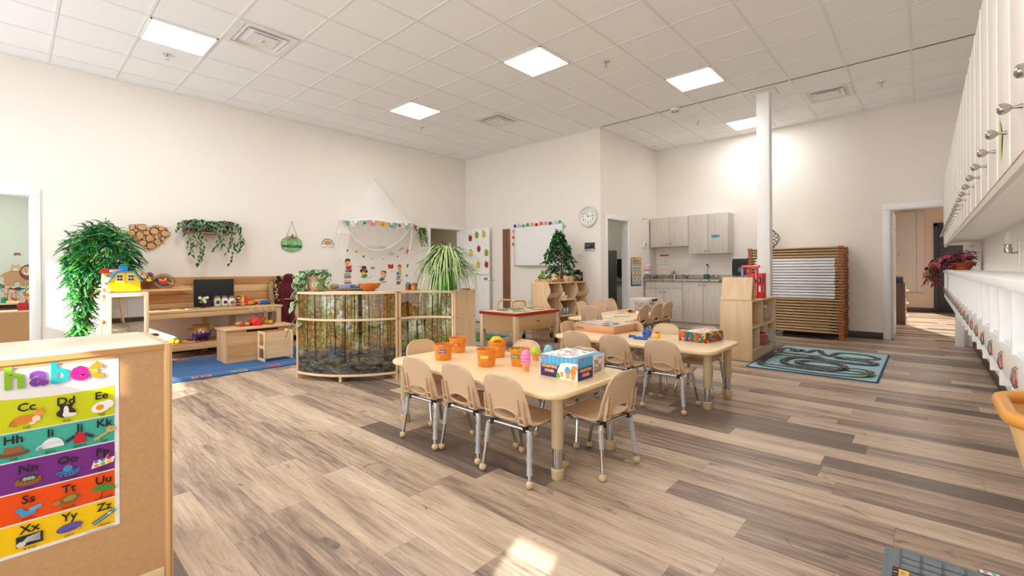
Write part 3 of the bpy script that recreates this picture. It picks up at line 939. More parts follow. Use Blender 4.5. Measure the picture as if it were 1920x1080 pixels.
# ---------------------------------------------------------------- stacking chairs
def shell_mesh(dz=0.):
    prof = bez([(.185, 0, .272), (.178, 0, .293), (.14, 0, .303), (.03, 0, .297), (-.07, 0, .296), (-.128, 0, .306), (-.158, 0, .336), (-.170, 0, .385), (-.187, 0, .46), (-.205, 0, .535), (-.212, 0, .566)], 5)
    wid = [(0., .120), (.06, .145), (.16, .157), (.45, .160), (.56, .158), (.75, .148), (.88, .140), (.94, .126), (.975, .100), (1., .06)]
    L = [0.]
    for a, c in zip(prof, prof[1:]): L.append(L[-1]+(c-a).length)
    def hw(f):
        for (f0, w0), (f1, w1) in zip(wid, wid[1:]):
            if f <= f1: return w0+(w1-w0)*(f-f0)/(f1-f0)
        return wid[-1][1]
    b = B(); NW = 16; vs = []
    for i, p in enumerate(prof):
        f = L[i]/L[-1]; w = hw(f)
        back = max(0., min(1., (f-.5)/.12))
        for k in range(NW+1):
            s = -1+2*k/NW; y = s*w; q = abs(s)**3
            x, z = p.x, p.z
            if back < 1: z += .012*q*(1-back)*(1 if f > .12 else f/.12)
            x += back*(.022*q*(1-max(0, (f-.72)/.28)*.6) - .0*abs(s))
            vs.append((x, y, z+dz))
    n = NW+1
    b.mesh(vs, [(i*n+k, i*n+k+1, (i+1)*n+k+1, (i+1)*n+k) for i in range(len(prof)-1) for k in range(NW)], TAN)
    o = b.build('shell_tmp', None, 60, origin='none', two=True)
    md = o.modifiers.new('s', 'SOLIDIFY'); md.thickness = .008; md.offset = 0
    # oval grip hole low in the back
    c = B(); zc = .354+dz
    ring = [(.082*math.cos(2*PI*k/32), .0285*math.sin(2*PI*k/32)) for k in range(32)]
    c.mesh([(-.4, y, zc+z+.0) for y, z in ring]+[(-.08, y, zc+z) for y, z in ring], [(k, (k+1) % 32, 32+(k+1) % 32, 32+k) for k in range(32)]+[tuple(reversed(range(32))), tuple(range(32, 64))], TAN)
    co_ = c.build('cut_tmp', None, origin='none')
    bo = o.modifiers.new('b', 'BOOLEAN'); bo.object = co_; bo.operation = 'DIFFERENCE'; bo.solver = 'EXACT'
    dg = bpy.context.evaluated_depsgraph_get(); dg.update()
    me = bpy.data.meshes.new_from_object(o.evaluated_get(dg))
    out = [v.co.copy() for v in me.vertices], [tuple(p.vertices) for p in me.polygons]
    bpy.data.objects.remove(o); bpy.data.objects.remove(co_)
    b = B(); b.mesh(out[0], out[1], TAN)
    # rolled lip round the hole
    def bx(z):
        for a, d in zip(prof, prof[1:]):
            if a.x < -.1 and a.z <= z <= d.z: return a.x+(d.x-a.x)*(z-a.z)/(d.z-a.z)
        return -.17
    b.tube([(bx(.354+.03*math.sin(t))-.002, .084*math.cos(t), zc+.03*math.sin(t)) for t in [2*PI*k/28 for k in range(28)]], .0055, TAN, 6, closed=True)
    # rolled edge round the whole shell
    e = []
    for i, p in enumerate(prof):
        if L[i]/L[-1] > .02: e.append((vs[i*n][0], vs[i*n][1], vs[i*n][2]))
    top = [vs[(len(prof)-1)*n+k] for k in range(n)]
    e2 = [(vs[i*n+NW][0], vs[i*n+NW][1], vs[i*n+NW][2]) for i in range(len(prof)) if L[i]/L[-1] > .02]
    b.tube(e+top+list(reversed(e2)), .006, TAN, 6)
    # side gussets behind the back
    for s in (-1, 1):
        for y in (.102, .138):
            b.prism([(-.166, .312+dz), (-.15, .31+dz), (-.168, .40+dz), (-.185, .45+dz), (-.189, .45+dz), (-.182, .38+dz)], 'xz', s*y-.003, s*y+.003, TAN)
        for z in (.318, .352):
            b.box((-.176, s*.123-.02, z+dz), (-.15, s*.123+.02, z+.006+dz), TAN)
    return b
SLEEVE = seethrough('plastic_leg_sleeve', '#E9EDF0', .25, .42)
def chair_proto(dz=0.):
    t = E('school_chair', 'x', 'chair', (0, 0, 0), 0, 'tan school chairs')
    shell_mesh(dz).build('seat_shell', t, 50)
    b = B()
    b.tube([(-.135, -.125, .285+dz), (-.135, .125, .285+dz)], .0105, CHROME, 10)
    b.tube([(.09, -.11, .276+dz), (.09, .11, .276+dz)], .0105, CHROME, 10)
    for s in (-1, 1):
        b.tube([(-.14, s*.115, .285+dz), (.10, s*.105, .278+dz)], .0105, CHROME, 10)
        b.cyl((-.137, s*.118, .272+dz), (-.137, s*.118, .295+dz), .017, BLACK, n=12)
    b.build('frame', t)
    for sx in (-1, 1):
        for sy in (-1, 1):
            x1, y1 = (-.135, .125) if sx < 0 else (.092, .115)
            x2, y2 = (-.168, .170) if sx < 0 else (.168, .162)
            pts = bez([(x1, sy*(y1-.03), .283+dz), (x1+(x2-x1)*.12, sy*(y1+.012), .279+dz), (x1+(x2-x1)*.22, sy*(y1+.024), .25+dz), (x1+(x2-x1)*.6, sy*(y1+(y2-y1)*.72), .14+dz*.5), (x2, sy*y2, .03)], 5)
            b = B(); b.tube(pts, .0105, CHROME, 12); l = b.build('leg', t)
            b = B(); b.sph((x2, sy*y2, .0215), .0215, CAPM, n=16); b.build('foot_ball', l)
            e = len(pts)-2 if (sx < 0 and sy < 0) else len(pts)-6
            b = B(); q = pts[6:e]; b.tube(q, [.0155+.0022*math.sin(k*2.3) for k in range(len(q))], SLEEVE, 10, caps=False)
            b.build('plastic_sleeve', l, two=True)
    return t
CH = chair_proto(); CHT = chair_proto(.10)
_u = set()
def chair(src, x, y, a, lab):
    if src in _u: o = copy_tree(src)
    else: o = src; _u.add(src)
    o.location = (x, y, 0); o.rotation_euler = (0, 0, math.radians(a)); o['label'] = 'tan plastic school chair '+lab
    return o
A1 = 'at the bucket table'
chair(CH, 1.955, 1.685, 1, 'in front of '+A1[3:]+', nearest the box')
chair(CH, 1.985, 2.09, -1, 'in front of '+A1[3:]+', middle of three')
chair(CH, 1.95, 2.455, 1, 'in front of '+A1[3:]+', leftmost of three')
chair(CH, 2.29, 1.43, 86, 'pulled out at the near right end of the bucket table')
chair(CH, 2.555, 2.34, 180, 'behind the bucket table with its back beside the green bucket')
chair(CH, 2.56, 1.80, 181, 'behind the bucket table, hidden by the counting cones box')
chair(CH, 2.21, 2.815, 268, 'at the far left end of the bucket table')
chair(CH, 3.645, 1.555, 1, 'before middle table, rightmost of three')
chair(CH, 3.645, 1.97, -2, 'in front of the middle table, centre of three')
chair(CH, 3.645, 2.37, 2, 'in front of the middle table, leftmost of three')
chair(CH, 4.30, 2.35, 180, 'behind the middle table, partly hidden by the wrapped wooden box')
chair(CH, 4.30, 1.965, 179, 'behind the middle table, near the blue toy wheel')
chair(CH, 4.30, 1.56, 181, 'behind the middle table at the brick box')
chair(CH, 4.04, 2.67, 270, 'at the far left end of the middle table')
chair(CHT, 5.46, 2.86, 92, 'right of the kitchenette table, nearest the viewer')
chair(CHT, 5.83, 2.85, 90, 'right of the kitchenette table, second from viewer')
chair(CHT, 6.20, 2.86, 88, 'right of the kitchenette table, third from viewer')
chair(CHT, 5.13, 3.15, 0, 'back towards us at near end of kitchenette table')
chair(CHT, 5.58, 3.50, 276, 'beyond the kitchenette table, nearest the curvy shelf')
chair(CHT, 5.97, 3.48, 268, 'beyond the kitchenette table, middle of three')
chair(CHT, 6.34, 3.48, 270, 'beyond the kitchenette table, just left of toy bin')
chair(CHT, 6.63, 3.15, 180, 'at the kitchenette end of the farthest table behind the bin')

# ---------------------------------------------------------------- on the bucket table
ZT = .475
BUCK = N('orange_bucket', .45)
v = BUCK.coord('Object', (1, 1, 1)); BUCK.base(BUCK.ramp(BUCK.noise(v, 30, 3), [(.3, '#D9801F'), (.7, '#E8942E')])); BUCK = BUCK.m
def bucket(x, y, word, col, lab, ang):
    t = E('bucket', lab, 'bucket', (x, y, ZT), ang, 'orange sorting buckets')
    b = B(); b.lathe([(0, .0), (.053, 0), (.056, .003), (.0615, .05), (.0625, .05), (.0625, .053), (.0620, .053), (.067, .104), (.0705, .106), (.0705, .116), (.066, .116), (.0655, .11), (.055, .006), (0, .006)], BUCK, 36); b.build('body', t)
    b = B(); f = F(b, (-.0, 0, 0), (1, 0, 0), (0, 0, 1)); mk = b.mark()
    f.up(); mm = mat(col, .5); b.mesh([f.P(-.03+.006*q, vv) for vv in (.058, .082) for q in range(11)], [(q, q+1, q+12, q+11) for q in range(10)], mm); f.text(word, 0, .07, .017, '#F8F5F2', bold=.006)
    for q in b.bm.verts:      # wrap the label round the bucket
        a = q.co.x/.0655; r = .0625+(q.co.z-.05)*.085+.0008+abs(q.co.y)
        q.co = V((math.sin(a)*r, -math.cos(a)*r, q.co.z))
    b.build('label', t, two=True)
    return t
FACE = math.radians(-42)+0.
bk = [(2.13, 2.62, 'Purple', '#7A52A8', 'orange bucket with a purple label, leftmost on the near table', .05),
      (2.40, 2.77, 'Red', '#E2572F', 'orange bucket with a red label behind the purple one', -.05),
      (2.18, 2.22, 'Yellow', '#F1C62B', 'orange bucket with a yellow label in front', -.15),
      (2.47, 2.40, 'Orange', '#F0A62D', 'orange bucket with an orange label and a banana-yellow toy squash inside', -.25),
      (2.34, 2.06, 'Green', '#2F9A5B', 'orange bucket with a green label beside the pink cone', -.5)]
for x, y, w_, c, lab, da in bk: bucket(x, y, w_, c, lab, FACE+da-.15)
b = B(); m = mat('#F4B51E', .45)
for k in range(5):
    a = (k-2)*.42; b.tube(bez([(-.045, math.sin(a)*.012, 0), (-.02, math.sin(a)*.032, .02+.012*math.cos(a)), (.02, math.sin(a)*.032, .02+.012*math.cos(a)), (.045, math.sin(a)*.012, 0)], 4), [.006]+[.014]*11+[.006], m, 8)
b.tube([(.042, 0, .0), (.06, 0, .008)], .006, mat('#5B7A2B', .6)); b.xf(0, M.Translation((2.455, 2.39, ZT+.106)) @ M.Rotation(-.6, 4, 'Z'))
tag(b.build('toy_squash'), 'yellow toy squash lying in the orange-labelled bucket', 'toy')
for k, (dx, dy, c, lab) in enumerate([(.01, .0, '#56B947', 'green toy piece poking out of the green-labelled bucket'), (-.025, .02, '#7CCB52', 'lighter green toy piece in the green-labelled bucket')]):
    b = B(); b.lathe([(0, 0), (.022, 0), (.02, .016), (0, .028)], mat(c, .4), 14, (2.34+dx, 2.06+dy, ZT+.088)); tag(b.build('toy_piece'), lab, 'toy')
b = B(); b.sph((2.12, 2.63, ZT+.092), .02, mat('#5A6AA8', .4)); tag(b.build('toy_piece'), 'bluish toy piece inside the purple-labelled bucket', 'toy')
# stacked pink ice cream cone
SP = mat('#F08FC0', .55); CONE = mat('#EBA768', .6)
t = E('toy_ice_cream', 'toy cone numbered 3 with four pink scoops by the box', 'toy', (2.23, 1.91, ZT))
b = B(); b.lathe([(0, 0), (.021, 0), (.0225, .03), (.0225, .031), (.0265, .048), (0, .048)], CONE, 20)
b.build('cone', t)
b = B(); f = F(b, (0, 0, 0), (1, 0, 0), (0, 0, 1)); f.text('3', 0, .022, .02, '#3B7FB5', bold=.01)
b.xf(0, M.Rotation(math.radians(-42-6), 4, 'Z') @ M.Translation((0, -.0235, 0))); b.build('number', t, two=True)
for k in range(4):
    b = B(); z = .045+k*.0185
    pr = [(0, z), (.026, z), (.033, z+.003), (.034, z+.008), (.03, z+.014), (.028, z+.0185), (0, z+.0185)] if k < 3 else [(0, z), (.027, z), (.032, z+.004), (.031, z+.014), (.026, z+.026), (.015, z+.036), (0, z+.039)]
    b.lathe(pr, SP, 22); b.build('scoop', t)
for x, y, c, lab in [(2.66, 2.06, '#8CC6E4', 'pale blue toy ice cream scoop behind the counting cones box'), (2.545, 2.09, '#C3DB3A', 'lime green toy ice cream scoop behind the counting cones box')]:
    t = E('toy_ice_cream', lab, 'toy', (x, y, ZT), 0)
    b = B(); b.lathe([(0, 0), (.021, 0), (.0265, .048), (0, .048)], CONE, 18); b.build('cone', t)
    b = B(); b.lathe([(0, .046), (.033, .048), (.036, .056), (.034, .066), (.026, .086), (.014, .098), (0, .101)], mat(c, .55), 20); b.build('scoop', t)
# boxed counting game
t = E('game_box', 'blue and purple boxed counting cones game on the near table', 'box', (2.365, 1.635, ZT))
b = W(); bx0, bx1, by0, by1, bz0, bz1 = 2.215, 2.515, 1.50, 1.775, ZT, ZT+.13
b.box((bx0, by0, bz0), (bx1, by1, bz1), mat('#F4F4F6', .3), .0015)
def cone_art(f, u, v, s, c):
    f.poly([(u-.010*s, v), (u+.010*s, v), (u+.013*s, v+.03*s), (u-.013*s, v+.03*s)], '#DFA566'); f.ell(u, v+.034*s, .018*s, .008*s, c); f.ell(u, v+.04*s, .015*s, .016*s, c)
def logo(f, u, v, s):
    for dv, w_ in ((.013, 'COUNTING'), (-.014, 'CONES')):
        f.text(w_, u, v+dv*s, .0225*s, '#F2A5B8', bold=.075); f.text(w_, u, v+dv*s, .0225*s, '#E8643A', bold=.04); f.text(w_, u, v+dv*s, .0225*s, '#FBE04A', bold=.012)
# long side facing the buckets (-x) : reading direction -y
f = F(b, (bx0-.0008, by1, bz0), (0, -1, 0), (0, 0, 1), .00008); Lx = by1-by0
f.rect(0, 0, Lx, .13, '#3B2E73'); f.rect(0, .078, Lx, .13, '#4FA9DE')
for k in range(9): f.rect(k*Lx/9, .082, k*Lx/9+Lx/18, .13, '#69BDE8')
for k in range(12): f.ell((k+.5)*Lx/12, .079, Lx/24, .007, '#4FA9DE')
f.poly([(.125, 0), (Lx, 0), (Lx, .10), (.20, .10), (.155, .09), (.13, .05)], '#F7F7F8')
logo(f, .068, .05, .98)
f.ell(.135, .012, .016, .01, '#6CB544'); f.ell(.135, .022, .012, .01, '#6CB544')
f.poly([(.155, .012), (.172, .012), (.176, .042), (.151, .042)], '#DFA566'); cone_art(f, .205, .008, 1.25, '#59A9DA'); cone_art(f, .243, .004, 1.25, '#EE8A33')
f.poly([(.23, .075), (.272, .06), (.272, .085), (.245, .09)], '#E09A4E'); f.rect(.006, .108, .046, .122, '#DB2F3A'); f.line([(.012, .115), (.02, .117), (.03, .113), (.04, .116)], .005, '#F6D5D5')
# end facing right (-y): reading direction +x
f = F(b, (bx0, by0-.0008, bz0), (1, 0, 0), (0, 0, 1), .00006); Lx = bx1-bx0
f.rect(0, 0, .16, .13, '#3B2E73'); f.rect(0, .078, .16, .13, '#4FA9DE')
for k in range(5): f.rect(k*.032, .082, k*.032+.016, .13, '#69BDE8')
for k in range(7): f.ell(.011+k*.023, .079, .0115, .007, '#4FA9DE')
logo(f, .08, .042, 1.05); f.rect(.008, .108, .045, .122, '#DB2F3A'); f.line([(.014, .115), (.02, .117), (.03, .113), (.038, .116)], .005, '#F6D5D5')
rnd = random.Random(3); cl = ['#E2433D', '#EF8A34', '#6CB544', '#59A9DA', '#E978B0', '#F2C531']
for k in range(14): f.ell(.175+rnd.random()*.05, .05+rnd.random()*.045, .008, .007, rnd.choice(cl), n=10)
for k in range(5): cone_art(f, .178+k*.018, .012+k*.002, .5, cl[k]); f.poly([(.173+k*.018, .026), (.183+k*.018, .026), (.183+k*.018, .03+k*.012), (.173+k*.018, .03+k*.012)], cl[k])
for k in range(4): f.poly([(.215+k*.014, .10), (.223+k*.014, .10), (.224+k*.014, .115), (.214+k*.014, .115)], '#DFA566')
for k in range(6): f.rect(.283, .03+k*.013, .292, .041+k*.013, cl[k])
# lid
f = F(b, (bx0, by1, bz1+.0008), (0, -1, 0), (1, 0, 0), .00012)
f.rect(0, 0, by1-by0, Lx, '#F7F7F8'); f.rect(.225, 0, .275, Lx, '#4FA9DE'); f.rect(0, .285, .275, .30, '#3B2E73')
for k in range(9):
    f.ell(.045+rnd.random()*.15, .03+k*.03, .03, .008, cl[k % 6], rot=rnd.uniform(-.5, .5), n=12)
for k in range(26): f.ell(.02+rnd.random()*.19, .02+rnd.random()*.25, .008, .007, rnd.choice(cl), n=9)
f.b.text('COUNTING CONES', .028, mat('#F8D84A'), f.up().P(.25, .15), f.V, -f.U)
b.build('printed_box', t, two=True)

# ---------------------------------------------------------------- on the middle table
CRATE = wood('varnished_box_wood', '#C4793C', '#DB9C5E', 'y', 1., .4, .5)
t = E('wooden_box', 'shrink-wrapped shallow wooden box with pastel lid on the middle table', 'box', (4.28, 2.55, ZT), math.radians(-4))
b = B(); hx, hy, hz = .22, .255, .082
b.box((-hx, -hy, 0), (hx, hy, hz-.006), CRATE, .002); b.build('body', t)
b = B(); f = F(b, (-hx, -hy, hz-.005), (1, 0, 0), (0, 1, 0)); f.rect(.012, .012, 2*hx-.012, 2*hy-.012, '#E7D3C3')
rnd = random.Random(8)
for k in range(26): f.ell(.05+rnd.random()*.34, .05+rnd.random()*.41, .03+.03*rnd.random(), .015+.02*rnd.random(), rnd.choice(['#C9D6C0', '#E0B7B4', '#C7CFDD', '#E6C9A2', '#A6BFA4', '#D9A9A4', '#EFE6DA']), rot=rnd.random()*3)
b.build('lid_picture', t, two=True)
b = B(); f = F(b, (-hx-.001, hy, 0), (0, -1, 0), (0, 0, 1)); f.line([(.05, .034), (.07, .04), (.09, .03), (.115, .036), (.14, .031)], .012, '#4A372A'); b.build('lettering', t, two=True)
b = B(); WR = seethrough('shrink_wrap', '#F4F2F4', .08, .13)
q = 9; vs = []
for i in range(q):
    for k in range(q):
        vs.append((-hx-.004+(2*hx+.008)*i/(q-1), -hy-.004+(2*hy+.008)*k/(q-1), hz+.001+rnd.uniform(-.001, .006)))
b.mesh(vs, [(i*q+k, (i+1)*q+k, (i+1)*q+k+1, i*q+k+1) for i in range(q-1) for k in range(q-1)], WR)
b.box((-hx-.004, -hy-.004, .002), (hx+.004, hy+.004, hz), WR)
b.build('wrap', t, two=True)
# loose blue toy pieces and the stacked gears
BLU = mat('#2D66C6', .4)
t = E('toy_barrel', 'ribbed blue plastic toy barrel by the wrapped box', 'toy', (4.12, 1.99, ZT))
b = B()
for k in range(6): b.lathe([(.0, -.035+k*.0115), (.034, -.035+k*.0115), (.034, -.035+k*.0115+.008), (.028, -.035+k*.0115+.010), (0, -.035+k*.0115+.0105)], BLU, 14)
b.xf(0, M.Translation((0, 0, .036)) @ M.Rotation(PI/2, 4, 'Y') @ M.Rotation(0, 4, 'Z')); b.build('barrel', t)
b = B(); b.cyl((-.04, 0, .036), (.038, 0, .036), .008, BLACK); b.build('axle', t)
b = B(); b.box((-.035, -.022, 0), (.035, .022, .045), mat('#F4C81F', .4), .01); b.box((-.02, -.016, .045), (.02, .016, .058), mat('#D8392B', .4), .003)
b.xf(0, M.Translation((4.12, 1.885, ZT)) @ M.Rotation(.3, 4, 'Z')); tag(b.build('toy_block'), 'yellow toy block with red top next to the blue barrel', 'toy block')
for x, y, a, l, lab in [(3.99, 2.10, .2, .02, 'tiny blue toy peg farthest left of the loose blue pieces'), (3.985, 2.06, 1.2, .022, 'small blue toy peg second from the left of the loose pieces'),
                        (3.955, 1.985, -.9, .055, 'blue toy link lying crosswise in front of the blue barrel'), (3.925, 1.945, -1.35, .05, 'blue toy link nearest the right chair, in front of the barrel')]:
    b = B(); b.tube([(-l, 0, .011), (-l*.4, .003, .011), (l*.4, -.003, .011), (l, 0, .011)], .0105, BLU, 8)
    for q in range(3): b.cyl((l*(q-1)*.7, 0, .018), (l*(q-1)*.7, 0, .026), .006, BLU, n=8)
    b.xf(0, M.Translation((x, y, ZT)) @ M.Rotation(a, 4, 'Z')); tag(b.build('toy_link'), lab, 'toy', 'loose blue toy pieces')
def bricks():
    g = N('brick_print', .3)
    v = g.coord('Object', (1, 1, 1))
    vo = g.n('TexVoronoi', feature='F1'); vo.inputs['Scale'].default_value = 34; g.l(v, vo.inputs['Vector'])
    sp = g.n('SeparateColor'); g.l(vo.outputs['Color'], sp.inputs[0])
    c = g.ramp(sp.outputs[0], [(0, '#D92B22'), (.25, '#F3C81C'), (.48, '#2F8F3A'), (.66, '#2453A8'), (.83, '#E8641F')], 'CONSTANT')
    g.base(c)
    return g.m
t = E('brick_box', 'box printed all over with coloured toy bricks on middle table', 'box', (4.27, 1.535, ZT), math.radians(-8))
b = B(); b.box((-.17, -.125, 0), (.17, .125, .085), bricks(), .003)
f = F(b, (-.171, .12, 0), (0, -1, 0), (0, 0, 1)); rnd = random.Random(5); cl = ['#D92B22', '#F3C81C', '#2F8F3A', '#2453A8', '#E8641F']
def strips(f, w, h, n, s):
    for k in range(n):
        u, v = rnd.random()*w, rnd.random()*h; a = rnd.choice([.6, -.6, 1.2]); c, d = math.cos(a)*s, math.sin(a)*s
        p = [(max(0, min(w, u+c*i+q*d*.3)), max(0, min(h, v+d*i-q*c*.3))) for i, q in ((-1, -1), (1, -1), (1, 1), (-1, 1))]
        f.poly(p, rnd.choice(cl), .3)
f.eps = .00012
strips(f, .24, .085, 60, .024)
f = F(b, (-.16, -.1265, 0), (1, 0, 0), (0, 0, 1)); f.eps = .00012; strips(f, .32, .085, 70, .024)
f = F(b, (-.165, -.12, .0855), (1, 0, 0), (0, 1, 0)); f.eps = .00012; f.rect(.0, .03, .33, .2, '#F2F2F2'); strips(f, .33, .24, 60, .014); f.ell(.02, .22, .03, .02, '#FFFFFF')
b.build('printed_box', t, two=True)

# ---------------------------------------------------------------- on the far table
t = E('storage_bin', 'clear lidded plastic bin full of building toys on the far table', 'bin', (6.5, 3.18, .49), math.radians(4))
b = B(); hx, hy, hz = .2, .15, .185
for s in (-1, 1):
    b.box((s*hx-.003, -hy, 0), (s*hx+.003, hy, hz), CLEAR); b.box((-hx, s*hy-.003, 0), (hx, s*hy+.003, hz), CLEAR)
b.box((-hx, -hy, 0), (hx, hy, .004), CLEAR); b.build('tub', t)
b = B(); LIDM = seethrough('frosted_lid', '#F0F2F3', .25, .55); b.box((-hx-.015, -hy-.015, hz), (hx+.015, hy+.015, hz+.014), LIDM, .004); b.build('lid', t)
b = B()
for s in (-1, 1): b.box((s*.05-.05, -hy-.02, hz-.03), (s*.05+.05, -hy-.004, hz+.006), BLACK, .004)
b.build('latch', t)
cl = ['#D2322D', '#F2F2F0', '#2E6BB8', '#3E9B4B', '#F0B428', '#7D6BB0', '#E9E6E0', '#2B2B2E']
def toybrick(b, w, l, h, m):
    b.box((-l, -w, 0), (l, w, h), m, .001)
    for q in range(2 if l < .02 else 3): b.cyl((-l*.6+q*l*.6, 0, h), (-l*.6+q*l*.6, 0, h+.004), w*.45, m, n=8)
rnd = random.Random(21)
names = {'#D2322D': 'red', '#F2F2F0': 'white', '#2E6BB8': 'blue', '#3E9B4B': 'green', '#F0B428': 'yellow', '#7D6BB0': 'violet', '#E9E6E0': 'cream', '#2B2B2E': 'black', '#E9742B': 'orange'}
for c in cl:
    n = 0
    for k in range(6):
        b = B(); toybrick(b, .016, .016+.012*(k % 3), .03, mat(c, .35))
        x, y, z = 6.5+rnd.uniform(-.15, .15), 3.18+rnd.uniform(-.11, .11), .498+(k//2)*.045
        b.xf(0, M.Translation((x, y, z)) @ M.Rotation(rnd.random()*3, 4, 'Z'))
        o = b.build('toy_brick'); tag(o, names[c]+' toy brick inside the clear bin on the far table', 'toy brick', names[c]+' bricks in the clear bin')
b = B(); b.box((-.035, -.004, 0), (.035, .004, .09), mat('#C82A2A', .4)); f = F(b, (-.006, .03, 0), (0, -1, 0), (0, 0, 1))
b.xf(0, M.Translation((6.33, 3.22, .55)) @ M.Rotation(1.45, 4, 'Z')); tag(b.build('game_card'), 'red card standing upright inside the clear toy bin', 'card')
loose = [(6.17, 3.30, '#F0B428', 'yellow'), (6.22, 3.26, '#E9742B', 'orange'), (6.16, 3.24, '#2B2B2E', 'black'), (6.13, 3.20, '#D2322D', 'red'), (6.20, 3.19, '#E9742B', 'orange'), (6.23, 3.14, '#2E6BB8', 'blue'), (6.15, 3.12, '#F2F2F0', 'white'), (6.20, 3.10, '#2B2B2E', 'black')]
for k, (x, y, c, nm) in enumerate(loose):
    b = B(); toybrick(b, .014, .02, .022+.006*(k % 3), mat(c, .35)); b.xf(0, M.Translation((x, y, .49)) @ M.Rotation(k*1.3, 4, 'Z'))
    tag(b.build('toy_brick'), '%s loose toy brick on the far table in front of the clear bin' % nm, 'toy brick', '%s loose bricks' % nm)
for k, (x, y, a, lab) in enumerate([(5.42, 3.25, .2, 'crumpled printed paper at the near end of the far table'), (5.62, 3.13, 1.1, 'second printed paper overlapping toward the toy bin')]):
    b = B(); f = F(b, (-.11, -.15, 0), (1, 0, 0), (0, 1, 0)); f.h = .002+.003*k; f.rect(0, 0, .22, .30, '#F2EFE6')
    for q in range(6): f.ell(.05+(q % 2)*.11, .06+(q//2)*.09, .035, .025, ['#EFD98A', '#C9D2D6', '#E6C48E', '#D8DCD2'][q % 4])
    b.xf(0, M.Translation((x, y, .49)) @ M.Rotation(a, 4, 'Z')); tag(b.build('paper_sheet', two=True), lab, 'paper')
# ---------------------------------------------------------------- low storage shelf beside the column
def panelbox(b, a, c, m=BIRCH, r=.004): b.box(a, c, m, r)
t = E('storage_shelf', 'birch cube storage shelf beside the road rug', 'shelf', (6.56, 1.74, 0))
x0, x1, y0, y1, H = 6.0, 7.15, 1.55, 1.92, .735
b = W(); b.box((x0, y0, 0), (x0+.018, y1, H), BIRCH, .003); b.build('end_panel', t)
b = W(); b.box((x1-.018, y0, 0), (x1, y1, H), BIRCH, .003); b.build('end_panel', t)
b = W(); b.box((x0+.018, y0, H-.018), (x1-.018, y1, H), BIRCHX, .003); b.build('top', t)
b = W(); b.box((x0+.018, y1-.008, .03), (x1-.018, y1, H-.018), BIRCH); b.build('back_panel', t)
for z in (.115, .395):
    b = W(); b.box((x0+.018, y0, z), (x1-.018, y1-.008, z+.018), BIRCHX, .002); b.build('shelf', t)
b = W(); b.box((x0+.018, y0+.01, .0), (x1-.018, y0+.026, .115), BIRCHX); b.build('plinth', t)
for x, za, zb in ((6.50, .413, H-.018), (6.34, .133, .395), (6.72, .133, .395)):
    b = W(); b.box((x, y0+.004, za), (x+.018, y1-.008, zb), BIRCH, .002); b.build('divider', t)
def tub(name, lab, cx, cy, z, hx, hy, hz, grp=None, m=None):
    t = E(name, lab, 'bin', (cx, cy, z), 0, grp); b = B(); m = m or CLEAR; tp = .88
    vs = [(sx*hx*k, sy*hy*k, zz) for zz, k in ((0, tp), (hz, 1)) for sx, sy in ((-1, -1), (1, -1), (1, 1), (-1, 1))]
    b.mesh(vs, [(3, 2, 1, 0)]+[(k, (k+1) % 4, 4+(k+1) % 4, 4+k) for k in range(4)], m); b.build('body', t, two=True)
    b = B()
    for a, c in (((-hx-.008, -hy-.008), (hx+.008, -hy+.002)), ((-hx-.008, hy-.002), (hx+.008, hy+.008)), ((-hx-.008, -hy), (-hx+.002, hy)), ((hx-.002, -hy), (hx+.008, hy))):
        b.box((a[0], a[1], hz-.006), (c[0], c[1], hz+.004), m)
    b.build('rim', t); return t
tub('storage_bin', 'clear bin with a toy penguin-like bird on the upper right cubby', 6.93, 1.69, .414, .11, .115, .13)
tub('storage_bin', 'clear bin holding red cloth on the bottom shelf, pulled forward', 6.60, 1.62, .134, .1, .15, .15)
tub('storage_bin', 'clear empty bin at the right end of the bottom shelf', 6.93, 1.60, .134, .115, .17, .16)
tub('storage_bin', 'narrow clear bin at the left end of the bottom shelf', 6.16, 1.66, .134, .06, .09, .13)
b = B(); b.sph((6.90, 1.68, .56), .05, BLACK, (1, .8, 1.1)); b.sph((6.95, 1.64, .60), .03, mat('#E9E9E9', .7)); b.sph((6.89, 1.63, .545), .035, mat('#F0C01F', .6), (1.2, .8, .7))
b.cyl((6.97, 1.63, .60), (7.0, 1.62, .597), .012, mat('#8E9499', .5), .003, 8); tag(b.build('plush_toy'), 'black, yellow and grey plush toy in the upper right bin', 'plush toy')
def lump(name, lab, cat, c, r, m, sc, seed, amp=.25):
    b = B(); b.sph(c, r, m, sc, 20); rnd = random.Random(seed)
    from mathutils import noise
    for v in b.bm.verts:
        d = v.co-V(c); v.co = V(c)+d*(1+amp*noise.noise(d*(1.6/r)+V((seed, 0, 0))))
    return tag(b.build(name), lab, cat)
lump('red_cloth', 'crumpled red cloth in the pulled-out bin', 'cloth', (6.58, 1.62, .215), .085, mat('#B3161F', .7), (1, 1.3, .95), 3, .5)
for k, (c, h, lab) in enumerate([('#B4B9BD', .25, 'grey picture book standing in the upper left cubby'), ('#6E8E4A', .22, 'green picture book next to the grey one in the upper cubby'), ('#D9D9DC', .24, 'white picture book in the upper left cubby')]):
    x = 6.035+k*.022; b = B(); b.box((x, 1.60, .414), (x+.016, 1.80, .414+h), mat('#F2EFE8', .8)); b.box((x-.001, 1.598, .414), (x+.001, 1.80, .416+h), mat(c, .4)); b.box((x+.015, 1.598, .414), (x+.017, 1.80, .416+h), mat(c, .4)); b.box((x-.001, 1.597, .414), (x+.017, 1.599, .416+h), mat(c, .4))
    tag(b.build('picture_book'), lab, 'book')
